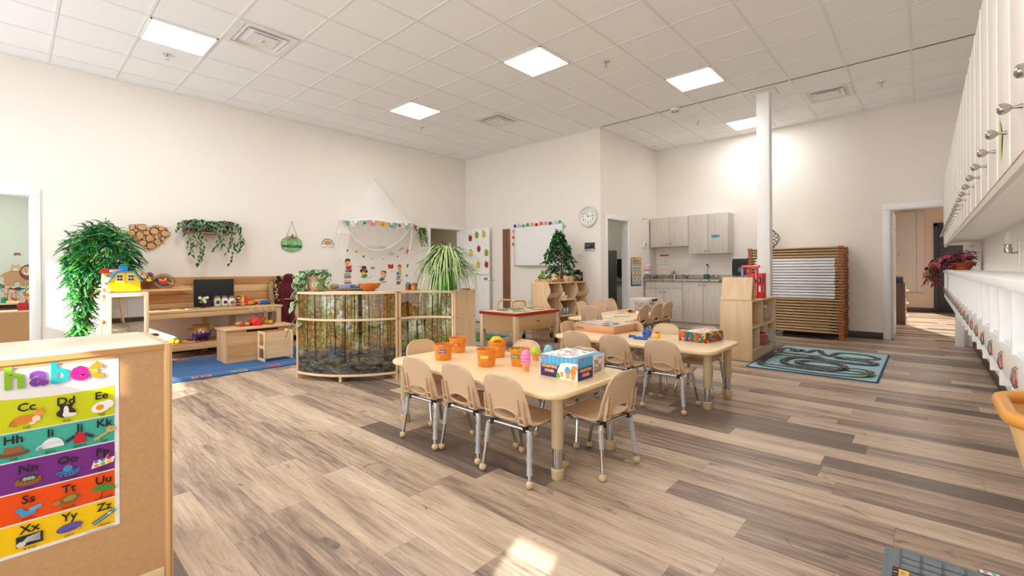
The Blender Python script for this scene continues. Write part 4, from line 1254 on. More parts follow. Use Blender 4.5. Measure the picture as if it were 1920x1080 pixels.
for k, c in enumerate(['#D94436', '#3E78B5', '#58A356', '#E8B93A']):
    b = B(); b.box((6.14+.018*(k % 2), 1.62+.03*k, .14+.02*(k//2)), (6.165+.018*(k % 2), 1.645+.03*k, .165+.02*(k//2)), mat(c, .4), .003)
    tag(b.build('toy_block'), '%s toy block in the narrow clear bin' % ['red', 'blue', 'green', 'yellow'][k], 'toy block')
# tabletop book easel (a tent of two boards) and fire station
t = E('book_easel', 'tented birch book easel on the storage shelf', 'easel', (6.11, 1.735, H))
b = B()
b.prism([(-.10, .012), (-.085, .012), (-.015, .285), (-.03, .285)], 'xz', -.175, .175, BIRCH); b.build('front_board', t)
b = B(); b.prism([(.10, .012), (.085, .012), (-.012, .285), (-.0, .285)], 'xz', -.175, .175, BIRCH); b.build('back_board', t)
b = B(); b.box((-.108, -.18, .0), (.108, .18, .012), BIRCHY, .002); b.box((-.115, -.18, 0), (-.10, .18, .03), BIRCHY, .003); b.build('base', t)
RED = mat('#D3242B', .35); GRY = mat('#8A949B', .45)
t = E('toy_fire_station', 'red toy fire station with towers on the storage shelf', 'toy', (6.62, 1.68, H))
b = B(); b.box((-.02, -.105, 0), (.03, -.032, .33), RED, .003); b.build('front_wall', t)
b = B(); b.box((-.02, -.022, 0), (.03, .05, .33), RED, .003); b.build('front_wall', t)
b = B(); b.box((-.026, -.045, 0), (.02, -.012, .41), RED, .003); b.build('tower', t)
b = B(); f = F(b, (-.0208, .05, 0), (0, -1, 0), (0, 0, 1))
for u in (.022, .105):
    f.rect(u, .20, u+.03, .275, '#2E2A2C'); f.rect(u+.004, .215, u+.014, .26, '#B9B3AC'); f.rect(u+.002, .085, u+.026, .165, '#F1F1F1')
f.rect(.015, .02, .035, .04, '#2A1517')
f = F(b, (-.0268, -.012, 0), (0, -1, 0), (0, 0, 1)); f.rect(.012, .04, .02, .20, '#E9C9C9'); f.rect(.012, .25, .02, .37, '#E9C9C9'); f.rect(.006, .20, .026, .245, '#2F3F9E')
f = F(b, (-.02, -.1058, 0), (1, 0, 0), (0, 0, 1))
f.rect(.012, .20, .038, .275, '#2E2A2C'); f.rect(.012, .085, .038, .165, '#F1F1F1')
b.build('windows', t, two=True)
b = B(); b.prism([(.005+.045*math.cos(a), .405+.03*math.sin(a)) for a in [PI*k/10 for k in range(11)]], 'xz', -.06, .15, RED); b.build('roof', t)
b = B(); b.box((.0, .055, .30), (.03, .10, .41), RED, .003); f = F(b, (-.0008, .095, .33), (0, -1, 0), (0, 0, 1)); f.rect(.01, .02, .03, .05, '#C9A26A'); b.build('back_wall', t)
b = B(); b.box((-.02, .05, .285), (.14, .15, .30), GRY, .003); b.build('platform', t)
b = B(); b.box((.0, .135, 0), (.05, .165, .40), GRY, .005); b.build('grey_tower', t)
b = B(); b.box((.03, -.105, .0), (.15, -.095, .33), RED, .003); b.build('side_wall', t)
b = B()
for y in (.065, .085): b.sph((-.005, y, .308), .008, mat('#F08A2A', .5), n=8)
b.build('crew', t)

# ---------------------------------------------------------------- road rug
RUG = mat('#9CC3CB', .95); RUGE = mat('#27466E', .9); ROAD = '#3D373B'
x0, x1, y0, y1 = 5.67, 7.58, .345, 1.54
b = B(); b.prism(rrect(x0, y0, x1, y1, .03, 4), 'xy', .0005, .009, RUGE)
f = F(b, (x1, y1, .0092), (0, -1, 0), (-1, 0, 0), .0003, True)
# u runs towards the right wall (-y), v runs towards the viewer (-x)
WU, HV = y1-y0, x1-x0
f.poly([(u, v) for u, v in rrect(.018, .018, WU-.018, HV-.018, .03, 4)][::1], RUG)
for u, v, a, c, h in ((.15, .25, .07, .03, '#7EC36A'), (.9, .1, .1, .03, '#7EC36A'), (.5, .95, .1, .03, '#86C46C'), (1.05, 1.68, .1, .05, '#7EC36A'), (.14, 1.1, .08, .06, '#6FAFA5'), (.75, .55, .16, .05, '#6FA9B0'), (.15, .7, .09, .03, '#6FAFA5'), (.78, 1.1, .05, .05, '#F0D9C6'), (.45, 1.6, .09, .03, '#F1F4F2'), (.95, 1.0, .1, .04, '#8FA8CF'), (.62, 1.0, .08, .03, '#6FAFA5')):
    f.ell(u, v, a, c, h)
def road(pts, closed=False):
    p = bez([(q[0], q[1], 0) for q in pts], 8); q = [(v.x, v.y) for v in p]
    f.line(q, .074, ROAD)
    d = 0; seg = []
    for a, c in zip(q, q[1:]):
        L = math.hypot(c[0]-a[0], c[1]-a[1]); d += L; seg.append(a)
        if d > .035:
            if len(seg) > 1 and int(road.k) % 2 == 0: f.line(seg, .008, '#E9E4D6')
            road.k += 1; d = 0; seg = [c]
road.k = 0
road([(.587, .814), (.497, .778), (.395, .72), (.259, .729), (.135, .688), (.067, .561), (.072, .332), (.134, .263), (.183, .321), (.206, .47), (.258, .50), (.275, .323), (.308, .40), (.377, .49), (.4, .372), (.415, .243), (.475, .231), (.524, .42), (.584, .56), (.644, .62), (.66, .454), (.704, .279), (.863, .237), (.993, .267), (1.094, .40), (1.075, .54), (.936, .60), (.808, .635), (.697, .69)])
road([(.697, .69), (.794, .745), (.911, .74), (1.032, .78), (1.105, .90), (1.056, .985), (.94, 1.02), (.792, 1.0), (.639, .97), (.518, .95), (.389, .97), (.296, 1.108), (.276, 1.39), (.341, 1.54), (.455, 1.60), (.618, 1.61), (.759, 1.60), (.841, 1.52), (.867, 1.339), (.791, 1.18), (.681, 1.125), (.559, 1.134), (.46, 1.206), (.412, 1.31), (.465, 1.42), (.583, 1.455), (.714, 1.455), (.825, 1.43)])
road([(.587, .814), (.538, .86), (.457, .875), (.322, .87), (.192, .90), (.086, .968), (.077, 1.314), (.08, 1.64), (.131, 1.75), (.255, 1.785), (.436, 1.81), (.625, 1.83), (.816, 1.82), (.994, 1.78), (1.087, 1.69), (1.107, 1.545), (1.026, 1.46), (.907, 1.47), (.862, 1.43)])
# rug edge lifted by the shelf foot: near left corner curls a little
tag(b.build('road_rug', two=False), 'pale blue road-map rug with dark winding roads', 'rug')

# ---------------------------------------------------------------- curvy birch shelf under the ficus
t = E('display_shelf', 'birch shelf unit with wavy uprights beneath the ficus', 'shelf', (6.40, 4.66, 0))
X0S, X1S, YB, YFR, H = 5.83, 6.955, 4.86, 4.50, .90
wav = [(YB, 0), (YFR-.02, 0), (YFR+.01, .07), (YFR-.03, .16), (YFR+.03, .27), (YFR+.035, .36), (YFR-.02, .47), (YFR-.025, .52), (YFR+.03, .60), (YFR+.035, .66), (YFR-.03, .77), (YFR+.02, H), (YB, H)]
wv = [V((p[0], p[1], 0)) for p in wav[1:-1]]
sm = [(p.x, p.y) for p in bez(wv, 4)]
prof = [(YB, 0)]+sm+[(YB, H)]
for x in (X0S, 6.16, 6.62, X1S-.018):
    b = W(); b.prism(prof, 'yz', x, x+.018, BIRCH); b.build('upright', t, 30)
b = W(); b.box((X0S, YFR+.015, H), (X1S, YB, H+.018), BIRCHX, .003); b.build('top', t)
b = W(); b.box((X0S, YB-.006, .03), (X1S, YB, H), mat('#CBAA7E', .6)); b.build('back_panel', t)
for x, xb in ((X0S+.018, 6.16), (6.638, X1S-.018)):
    for z in (.10, .38, .66):
        b = W(); b.box((x, YFR+.05, z), (xb, YB-.006, z+.014), BIRCHX); b.prism([(YFR-.005, z+.075), (YFR+.05, z), (YFR+.06, z), (YFR+.006, z+.078)], 'yz', x, xb, BIRCHX); b.build('shelf_bin', t)
for z in (.09, .34, .61):
    b = W(); b.box((6.178, YFR+.0, z), (6.62, YB-.006, z+.016), BIRCHX); b.build('shelf', t)
# things on and in it
Z9 = H+.018
t = E('ficus_plant', 'tall artificial ficus with glossy dark leaves on the wavy shelf', 'plant', (6.52, 4.74, Z9))
b = B(); b.lathe([(0, 0), (.06, 0), (.075, .09), (.07, .09), (0, .08)], mat('#3B3430', .7), 20); b.build('pot', t)
FL = [leafmat('ficus_dark', '#123A20', '#1F5A2E'), leafmat('ficus_mid', '#2C7A36', '#3F9A44'), leafmat('ficus_deep', '#0E2E1A', '#1A4A28')]
BARK = wood('bark', '#5B4330', '#7A5B40', 'z', 2., .9)
b = B(); rnd = random.Random(2)
trunk = bez([(0, 0, .05), (.01, .01, .25), (-.02, .0, .5), (-.02, .06, .72), (-.03, .10, .86)], 5)
b.tube(trunk, [.013-.0004*k for k in range(len(trunk))], BARK, 6); b.build('trunk', t)
b = B()
for k in range(105):
    hgt = rnd.uniform(.08, .86); a = rnd.uniform(0, 2*PI)
    reach = (.34 if hgt < .45 else .36-.3*(hgt-.45)/.42)*rnd.uniform(.5, 1)
    ox, oy = reach*math.cos(a)*.9, reach*math.sin(a)
    oy = max(min(oy, .36), -.30); ox = max(-.36, min(.32, ox))
    c0 = (-.02, .09*hgt, hgt*.9)
    spray(b, c0, [[(ox*.6, oy*.6+.08*hgt, hgt+.06), (ox, oy+.10*hgt, hgt-.05+rnd.uniform(-.06, .04))]], BARK, FL, .0025, 9, .088, .052, .25, None, .45, rnd, .1)
b.build('foliage', t, two=True)
SAND = mat('#E5C79B', .6)
t = E('toy_frog', 'green frog figurine seated on a small wooden tray', 'figurine', (5.95, 4.72, Z9+.055))
b = B(); G = mat('#6E9E2F', .5); b.sph((0, 0, .05), .05, G, (.9, .9, 1.1)); b.sph((-.01, -.01, .115), .032, G, (1, 1, .9))
for s in (-1, 1): b.sph((-.02, s*.018-.01, .14), .013, mat('#9BC04A', .4)); b.sph((-.03, s*.05, .025), .026, G, (1.3, .8, .8)); b.tube([(-.02, s*.04, .07), (-.05, s*.035, .05), (-.045, s*.01, .045)], .011, G, 7)
b.sph((-.045, 0, .03), .03, mat('#8C6A3C', .7), (.8, 1.2, .8)); b.build('body', t)
def tray(name, lab, cx, cy, hx, hy, c, a=0.):
    t = E(name, lab, 'tray', (cx, cy, Z9), a); b = B(); m = wood(name+c, c, c, 'x'); b.box((-hx, -hy, 0), (hx, hy, .01), m, .003); b.build('base', t)
    for s in (-1, 1):
        b = B(); b.prism([(-hx, 0), (-hx*.4, 0), (-hx*.4, .025), (hx*.4, .025), (hx*.4, 0), (hx, 0), (hx, .045), (hx*.6, .055), (-hx*.6, .055), (-hx, .045)], 'xz', s*hy-.006, s*hy+.006, m); b.build('side', t)
    for s in (-1, 1):
        b = B(); b.prism([(-hy, 0), (hy, 0), (hy, .045), (hy*.7, .055), (hy*.35, .055), (hy*.3, .035), (-hy*.3, .035), (-hy*.35, .055), (-hy*.7, .055), (-hy, .045)], 'yz', s*hx-.006, s*hx+.006, m); b.build('handle_side', t)
    return t
tray('wooden_tray', 'pale wooden tray with hand hole under the green frog', 5.955, 4.70, .085, .11, '#D2A672')
tray('wooden_tray', 'reddish brown wooden tray behind the toy blocks, holding white cloth', 6.20, 4.62, .13, .08, '#B4713C', .1)
lump('white_cloth', 'folded white cloth lying in the reddish tray', 'cloth', (6.15, 4.62, Z9+.04), .05, mat('#EFEDE8', .9), (1.3, .9, .5), 5, .35)
def block(lab, x, y, sx, sy, h, top=0):
    b = B()
    if top: b.prism([(-sx, 0), (sx, 0), (sx, h)]+arc((0, h), sx, 0, PI, 10)+[(-sx, h)], 'xz', -sy, sy, SAND)
    else: b.box((-sx, -sy, 0), (sx, sy, h), SAND, .003)
    b.xf(0, M.Translation((x, y, Z9)) @ M.Rotation(.15, 4, 'Z')); tag(b.build('wooden_block'), lab, 'block')
block('square pale wooden block behind the reddish tray', 6.28, 4.72, .055, .03, .14)
block('round-topped pale wooden block beside the square one', 6.39, 4.70, .045, .03, .15, 1)
block('low pale wooden block in front of the ficus bowl', 6.42, 4.58, .05, .03, .10)
block('low pale wooden block touching the wooden bowl', 6.55, 4.57, .05, .03, .10)
t = E('wooden_bowl', 'honey brown wooden bowl of stones on the wavy shelf', 'bowl', (6.74, 4.64, Z9))
b = B(); b.lathe([(0, 0), (.06, 0), (.11, .04), (.15, .10), (.142, .10), (.10, .045), (.05, .012), (0, .012)], wood('bowl_honey', '#B9762E', '#D99846', 'x', 1.5, .3), 28); b.build('bowl', t)
for k, (dx, dy) in enumerate([(-.05, 0), (.03, .03), (.05, -.04), (-.01, -.05)]):
    lump('stone', ['rounded beige stone at the left of the wooden bowl', 'rounded beige stone at the back of the wooden bowl', 'rounded beige stone at the right of the wooden bowl', 'rounded beige stone at the front of the wooden bowl'][k], 'stone', (6.74+dx, 4.64+dy, Z9+.095), .045, mat('#B99C80', .9), (1, .9, .6), k, .15)
t = E('lantern', 'black metal lantern at the right end of the wavy shelf', 'lantern', (6.90, 4.66, Z9))
b = B()
for sx in (-1, 1):
    for sy in (-1, 1): b.box((sx*.045-.006, sy*.06-.006, 0), (sx*.045+.006, sy*.06+.006, .17), BLACK)
b.box((-.05, -.07, 0), (.05, .07, .02), BLACK); b.box((-.05, -.07, .15), (.05, .07, .165), BLACK); b.prism([(-.05, .165), (.05, .165), (.015, .21), (-.015, .21)], 'xz', -.03, .03, BLACK); b.build('frame', t)
b = B(); b.box((-.042, -.055, .02), (.042, .055, .15), mat('#33373B', .2)); b.build('panes', t)
def jar(lab, x, y, z, r, h, c, lid):
    t = E('jar', lab, 'jar', (x, y, z)); b = B(); b.lathe([(0, 0), (r, 0), (r, h*.8), (r*.8, h*.9), (0, h*.9)], c, 16); b.build('body', t)
    b = B(); b.cyl((0, 0, h*.88), (0, 0, h), r*.85, lid, n=16); b.build('lid', t)
STEEL = mat('#B8BCC0', .2, 1.)
jar('steel jar in the upper left bin of the wavy shelf', 5.95, 4.64, .674, .028, .10, STEEL, STEEL)
jar('dark jar with pink contents in the upper left bin', 6.05, 4.62, .674, .03, .08, mat('#C24C8C', .4), BLACK)
for k, x in enumerate((6.28, 6.38, 6.48)):
    jar(['left steel canister', 'middle steel canister', 'right steel canister'][k]+' on the middle shelf of the wavy unit', x, 4.60, .356, .04, .13, STEEL, STEEL)
t = E('white_basket', 'white bowl of crafts on the upper middle shelf', 'basket', (6.36, 4.66, .626)); b = B(); b.lathe([(0, 0), (.10, 0), (.13, .06), (.12, .06), (.09, .01), (0, .01)], mat('#E9E4DC', .6), 22); b.build('bowl', t)
lump('cotton_pile', 'white cotton pile heaped in the bowl on the wavy shelf', 'craft', (6.36, 4.66, .70), .09, mat('#F3F1EE', .95), (1.1, 1, .6), 6, .4)
lump('dark_cloth', 'black crumpled bag behind the steel canisters', 'bag', (6.40, 4.76, .44), .085, BLACK, (1.4, .7, .95), 9, .4)
lump('dark_cloth', 'small black cloth at the back of the upper middle shelf', 'cloth', (6.24, 4.78, .72), .05, BLACK, (.8, .8, 1.6), 2, .4)
lump('pine_cone', 'brown pine cone lying in the lowest left bin', 'pine cone', (6.0, 4.62, .155), .04, mat('#8A4E23', .8), (1.2, 1, .9), 4, .3)

# ---------------------------------------------------------------- red-rimmed sand table
t = E('sensory_table', 'wooden sensory table with red rim and casters', 'table', (5.2, 4.56, 0))
x0, x1, y0, y1, H = 4.70, 5.70, 4.20, 4.93, .52
b = W(); b.box((x0+.01, y0+.01, H-.02), (x1-.01, y1-.01, H), BIRCHX, .003)
f = F(b, (x0, y0, H+.0003), (1, 0, 0), (0, 1, 0)); rnd = random.Random(13)
for u, v, a, c in ((.30, .18, .17, .08), (.5, .40, .15, .09), (.72, .2, .13, .07), (.62, .58, .16, .07), (.32, .56, .13, .07), (.85, .45, .09, .06), (.2, .38, .06, .03)):
    f.ell(u, v, a, c, '#5E7F4C', rot=rnd.uniform(-.5, .5)); f.ell(u+.01, v+.01, a*.6, c*.55, '#7F9A63', rot=rnd.uniform(-.5, .5))
for u, v in ((.45, .28), (.55, .5), (.78, .33)): f.ell(u, v, .03, .02, '#EFE9D2')
b.build('lid', t)
b = W(); RR = mat('#B3202B', .35)
for a, c in (((x0-.004, y0-.004), (x1+.004, y0+.012)), ((x0-.004, y1-.012), (x1+.004, y1+.004)), ((x0-.004, y0), (x0+.012, y1)), ((x1-.012, y0), (x1+.004, y1))):
    b.box((a[0], a[1], H-.038), (c[0], c[1], H+.002), RR, .004)
b.build('rim', t)
b = W(); MDF = mat('#C9A373', .55)
b.box((x0+.045, y0+.01, .26), (x1-.01, y0+.03, H-.03), MDF, .002); b.box((x0+.045, y1-.03, .26), (x1-.01, y1-.01, H-.03), MDF); b.box((x0+.012, y0+.05, .26), (x0+.03, y1-.05, H-.03), MDF); b.box((x1-.03, y0+.03, .26), (x1-.012, y1-.03, H-.03), MDF)
f = F(b, (x0+.5, y0+.0095, .38), (1, 0, 0), (0, 0, 1)); f.rect(-.025, -.006, .025, .006, '#2A211B'); f.rect(-.025, -.014, -.015, .014, '#2A211B'); f.rect(.015, -.014, .025, .014, '#2A211B')
b.build('apron', t)
for sx, x in ((0, x0+.035), (1, x1-.035)):
    for y in (y0+.035, y1-.035):
        z0 = .095 if sx else 0
        b = W(); b.box((x-.035, y-.03, z0), (x+.035, y+.03, H-.03), BIRCH, .004); l = b.build('leg', t)
        for z in (.33, .43):
            pass
        b = W()
        for z in (.32, .45): b.cyl((x-.02, y-.03, z), (x-.02, y-.033, z), .006, BLACK, n=8)
        b.build('bolt', l)
        if sx:
            b = W(); b.cyl((x, y-.013, .035), (x, y+.013, .035), .035, BLACK, n=20); b.box((x-.012, y-.018, .05), (x+.012, y+.018, .095), BLACK, .004); b.build('caster', l)
# little wooden armchair behind it and the green mat
t = E('toddler_chair', 'pale wooden toddler chair with looped arms behind the sensory table', 'chair', (5.95, 5.42, 0), -.1)
for s in (-1, 1):
    b = B(); P = rrect(-.18, 0, .18, .60, .06, 5); Q = rrect(-.135, .34, .135, .555, .04, 5)
    b.tube(bez([(-.165, s*.18, 0), (-.165, s*.18, .3), (-.16, s*.18, .53), (-.11, s*.18, .585), (.11, s*.18, .585), (.16, s*.18, .53), (.165, s*.18, .3), (.165, s*.18, 0)], 5), .018, BIRCH, 8); b.build('side_frame', t)
b = B(); b.box((-.16, -.175, .26), (.16, .175, .28), BIRCHX, .004); b.build('seat', t)
b = B(); b.box((.145, -.175, .40), (.162, .175, .58), BIRCHY, .004); b.build('backrest', t)
GRASS = N('turf_mat', .95); v = GRASS.coord('Object'); GRASS.base(GRASS.ramp(GRASS.noise(v, 120, 2), [(.35, '#3F6A25'), (.65, '#5F8F36')])); GRASS.bump(GRASS.noise(v, 300, 2), .6, .01)
b = B(); b.box((3.95, 5.24, .0005), (5.62, 6.15, .014), mat('#1F8A72', .8), .002); b.box((3.95, 5.29, .0141), (5.54, 6.15, .019), GRASS.m); tag(b.build('turf_mat'), 'green artificial turf mat with teal edge on the floor', 'mat')
# ---------------------------------------------------------------- curved forest-print shelf units
def circ3(a, b, c):
    ax, ay = a; bx, by = b; cx, cy = c
    d = 2*(ax*(by-cy)+bx*(cy-ay)+cx*(ay-by))
    ux = ((ax*ax+ay*ay)*(by-cy)+(bx*bx+by*by)*(cy-ay)+(cx*cx+cy*cy)*(ay-by))/d
    uy = ((ax*ax+ay*ay)*(cx-bx)+(bx*bx+by*by)*(ax-cx)+(cx*cx+cy*cy)*(bx-ax))/d
    return (ux, uy), math.hypot(ax-ux, ay-uy)
def arc3(a, b, c, off, n=28):
    o, r = circ3(a, b, c)
    t0 = math.atan2(a[1]-o[1], a[0]-o[0]); t1 = math.atan2(c[1]-o[1], c[0]-o[0]); tm = math.atan2(b[1]-o[1], b[0]-o[0])
    while t1-t0 > PI: t1 -= 2*PI
    while t1-t0 < -PI: t1 += 2*PI
    return [(o[0]+(r+off)*math.cos(t0+(t1-t0)*k/n), o[1]+(r+off)*math.sin(t0+(t1-t0)*k/n)) for k in range(n+1)]
def forest(seed):
    g = N('forest_print', .16, .28)
    tc = g.n('TexCoord'); sp = g.n('SeparateXYZ'); g.l(tc.outputs['UV'], sp.inputs[0])
    u, v = sp.outputs['X'], sp.outputs['Y']
    def vec(a, b, z=0.):
        c = g.n('CombineXYZ'); g.l(g.math('MULTIPLY', u, a), c.inputs['X']); g.l(g.math('MULTIPLY', v, b), c.inputs['Y']); c.inputs['Z'].default_value = seed+z
        return c.outputs[0]
    leafy = g.noise(vec(26, 30), 1., 7, .85)
    patch = g.noise(vec(3.2, 2.2, 3), 1., 3, .6)
    c = g.ramp(patch, [(.36, '#7E5C22'), (.46, '#A07C36'), (.53, '#8A8A48'), (.59, '#B4B078'), (.66, '#E2E6D6')])
    c = g.mix(g.ramp(leafy, [(.40, .9), (.46, .5), (.51, 0.)]), c, '#33290F')
    c = g.mix(g.ramp(leafy, [(.56, 0.), (.66, .7)]), c, '#E6E2C8')
    gl = g.noise(vec(9, 24, 5), 1., 5, .75)
    gc = g.ramp(gl, [(.40, '#15140C'), (.47, '#353D1C'), (.53, '#564E68'), (.59, '#5A6A30'), (.68, '#8E8A66')])
    gm = g.ramp(g.math('ADD', v, g.math('MULTIPLY', g.math('SUBTRACT', patch, .5), .3)), [(.27, 1.), (.36, 0.)])
    c = g.mix(gm, c, gc)
    for fr, sd, lo, bot in ((70., 11., .60, .34), (38., 17., .625, .27), (21., 29., .655, .20)):
        wob = g.math('MULTIPLY', g.noise(vec(2., 4., sd), 1., 2), .03)
        cx = g.n('CombineXYZ'); g.l(g.math('MULTIPLY', g.math('ADD', u, wob), fr), cx.inputs['X']); cx.inputs['Z'].default_value = sd+seed
        t = g.ramp(g.noise(cx.outputs[0], 1., 0), [(lo, 0.), (lo+.012, 1.)])
        hm = g.ramp(v, [(bot, 0.), (bot+.02, 1.)])
        c = g.mix(g.math('MULTIPLY', g.math('MULTIPLY', t, hm), .95), c, '#16110C')
    g.base(c)
    tr = g.n('BsdfTransparent'); mx = g.n('MixShader'); g.l(g.math('ADD', .74, g.math('MULTIPLY', gm, .12)), mx.inputs[0])
    out = g.t.nodes['Material Output']; g.l(tr.outputs[0], mx.inputs[1]); g.l(g.b.outputs[0], mx.inputs[2]); g.l(mx.outputs[0], out.inputs['Surface'])
    return g.m
def curved_sheet(name, pts, z0, z1, m, par, nz=4, u0=0.):
    me = bpy.data.meshes.new(name); L = [u0]
    for a, c in zip(pts, pts[1:]): L.append(L[-1]+math.hypot(c[0]-a[0], c[1]-a[1]))
    n = len(pts); off = par.location
    vs = [(p[0]-off.x, p[1]-off.y, z0+(z1-z0)*k/nz) for k in range(nz+1) for p in pts]
    fs = [(k*n+i, k*n+i+1, (k+1)*n+i+1, (k+1)*n+i) for k in range(nz) for i in range(n-1)]
    me.from_pydata(vs, [], fs); uv = me.uv_layers.new(name='UVMap')
    for p in me.polygons:
        for li in p.loop_indices:
            vi = me.loops[li].vertex_index
            uv.data[li].uv = (L[vi % n], vs[vi][2])
        p.use_smooth = True
    me.materials.append(m)
    o = bpy.data.objects.new(name, me); COL.objects.link(o); o.parent = par
    return o
HZ = .912
def curved_unit(lab, a, bm_, c, sgn, seed, endpanel=None):
    """a-bm-c: the printed face on plan; sgn: +1 when the body lies outside that arc, -1 inside"""
    D = .30
    mid = arc3(a, bm_, c, sgn*D/2)[14]
    t = E('curved_shelf', lab, 'shelf', (mid[0], mid[1], 0))
    fr = arc3(a, bm_, c, 0); bk = arc3(a, bm_, c, sgn*D); fo = arc3(a, bm_, c, -sgn*.012)
    for nm, z0, z1, ff in (('top', HZ-.022, HZ, fo), ('shelf', .618, .640, fo), ('bottom', .055, .077, fo)):
        b = W(); b.prism(ff+list(reversed(bk)), 'xy', z0, z1, BIRCHX); b.build(nm, t)
    m = forest(seed)
    curved_sheet('forest_panel', fr, .64, HZ-.022, m, t); curved_sheet('forest_panel', fr, .077, .618, m, t)
    for i, k in ((0, 1), (-1, -2)):
        dx, dy = fr[k][0]-fr[i][0], fr[k][1]-fr[i][1]; q = math.hypot(dx, dy); dx, dy = dx/q*.02, dy/q*.02
        b = W(); p = [fo[i], (fo[i][0]+dx, fo[i][1]+dy), (bk[i][0]+dx, bk[i][1]+dy), bk[i]]
        b.prism(p, 'xy', 0, HZ-.0, BIRCH); b.build('end_board', t)
    p = fr[14]; q = bk[14]; dx, dy = (q[1]-p[1])/D*.012, -(q[0]-p[0])/D*.012
    b = W(); b.prism([(p[0]+dx, p[1]+dy), (p[0]-dx, p[1]-dy), (q[0]-dx, q[1]-dy), (q[0]+dx, q[1]+dy)], 'xy', 0, .055, BIRCH); b.build('foot', t)
    b = W(); b.prism([(p[0]*.97+q[0]*.03+dx*.8, p[1]*.97+q[1]*.03+dy*.8), (p[0]*.97+q[0]*.03-dx*.8, p[1]*.97+q[1]*.03-dy*.8), (q[0]-dx, q[1]-dy), (q[0]+dx, q[1]+dy)], 'xy', .077, HZ-.022, BIRCH); b.build('centre_divider', t)
    if endpanel:
        (ex, ey), (gx, gy) = endpanel; L = math.hypot(gx-ex, gy-ey); nx, ny = -(gy-ey)/L*.022, (gx-ex)/L*.022
        b = W(); b.prism([(ex, ey), (gx, gy), (gx+nx, gy+ny), (ex+nx, ey+ny)], 'xy', 0, HZ+.006, BIRCH); e = b.build('end_panel', t)
        b = W()
        for f_ in (.10, .90):
            for z in (.06, .45, .62, .885):
                x, y = ex+(gx-ex)*f_, ey+(gy-ey)*f_; b.cyl((x, y, z), (x-nx*.08, y-ny*.08, z), .006, BLACK, n=8)
        b.build('screw', e)
    return t, fr, bk
PA = ((2.04, 4.93), (2.26, 4.38), (2.72, 4.10)); PB = ((2.735, 4.09), (2.98, 4.01), (3.16, 3.71))
ua, fa, ka = curved_unit('outward-curving shelf with translucent forest photo panels, bowl on top', *PA, -1, 3.)
ub, fb, kb = curved_unit('inward-curving forest photo shelf with birch end panel beneath the spider plant', *PB, 1, 9., ((3.165, 3.695), (3.50, 3.735)))
def at(fr, bk, i, f): return (fr[i][0]+(bk[i][0]-fr[i][0])*f, fr[i][1]+(bk[i][1]-fr[i][1])*f)
# toys on the shelves behind the print
def tb(lab, p, z, sx, sy, h, c, nm='toy_block', cat='toy'):
    b = B(); b.box((-sx, -sy, 0), (sx, sy, h), mat(c, .4), .006)
    for q in (-1, 1): b.cyl((q*sx*.5, 0, h), (q*sx*.5, 0, h+.012), min(sx, sy)*.35, mat(c, .4), n=10)
    b.xf(0, M.Translation((p[0], p[1], z)) @ M.Rotation(.7, 4, 'Z')); tag(b.build(nm), lab, cat)
tb('green building block tower at the left inside the upper forest shelf', at(fa, ka, 4, .26), .642, .05, .05, .12, '#2E9A4A')
tb('pink building block in the upper forest shelf next to the green tower', at(fa, ka, 6, .24), .642, .035, .035, .17, '#E0507E')
tb('blue building block in the upper forest shelf', at(fa, ka, 8, .26), .642, .045, .04, .09, '#3B78C2')
tb('teal building block in the upper forest shelf', at(fa, ka, 9, .27), .642, .03, .04, .14, '#1F9B6D')
tb('yellow building block nearest the divider in the upper forest shelf', at(fa, ka, 11, .26), .642, .045, .035, .15, '#EFB62B')
tb('red block right of the divider in the upper forest shelf', at(fa, ka, 15, .30), .642, .08, .03, .20, '#D83A32')
t = E('red_tray', 'long red tray on the bottom shelf behind the forest panel', 'tray', (*at(fa, ka, 20, .36), .078), -.60)
b = B(); b.box((-.17, -.08, 0), (.17, .08, .008), RED, .003); b.build('base', t)
b = B(); b.box((-.17, -.08, .008), (.17, -.072, .06), RED, .003); b.box((-.17, .072, .008), (.17, .08, .06), RED, .003); b.box((-.17, -.071, .008), (-.162, .071, .06), RED, .003); b.box((.162, -.071, .008), (.17, .071, .06), RED, .003); b.build('rim', t)
for i, c, lab in ((5, '#2F7D3C', 'green soft ball on the bottom forest shelf'), (8, '#D8352C', 'red soft ball on the bottom forest shelf'), (10, '#E9B32F', 'yellow soft ball beside the red one on the bottom shelf')):
    p = at(fa, ka, i, .27); b = B(); b.sph((p[0], p[1], .078+.06), .06, mat(c, .6), n=18); tag(b.build('soft_ball'), lab, 'ball')
tb('red toy crate on the upper shelf at the left of the inward unit', at(fb, kb, 5, .26), .642, .06, .05, .14, '#D9412F')
tb('yellow toy crate on the upper shelf of the inward unit', at(fb, kb, 8, .26), .642, .05, .05, .09, '#F0B93A')
tb('green stacked toy crate on the upper shelf of the inward unit', at(fb, kb, 18, .40), .642, .09, .06, .18, '#1E9C4E')
tb('red low crate on the upper shelf beside the end panel', at(fb, kb, 24, .40), .642, .06, .05, .08, '#CF2E3D')
tb('bright green cup crate on the lower shelf of the inward unit', at(fb, kb, 9, .26), .078, .05, .05, .36, '#63C92B')
tb('orange crate on the lower shelf of the inward unit', at(fb, kb, 13, .26), .078, .06, .05, .26, '#E2742B')
tb('teal basket on the lower shelf near the end panel', at(fb, kb, 21, .40), .078, .11, .07, .30, '#15857A', 'toy_basket', 'basket')

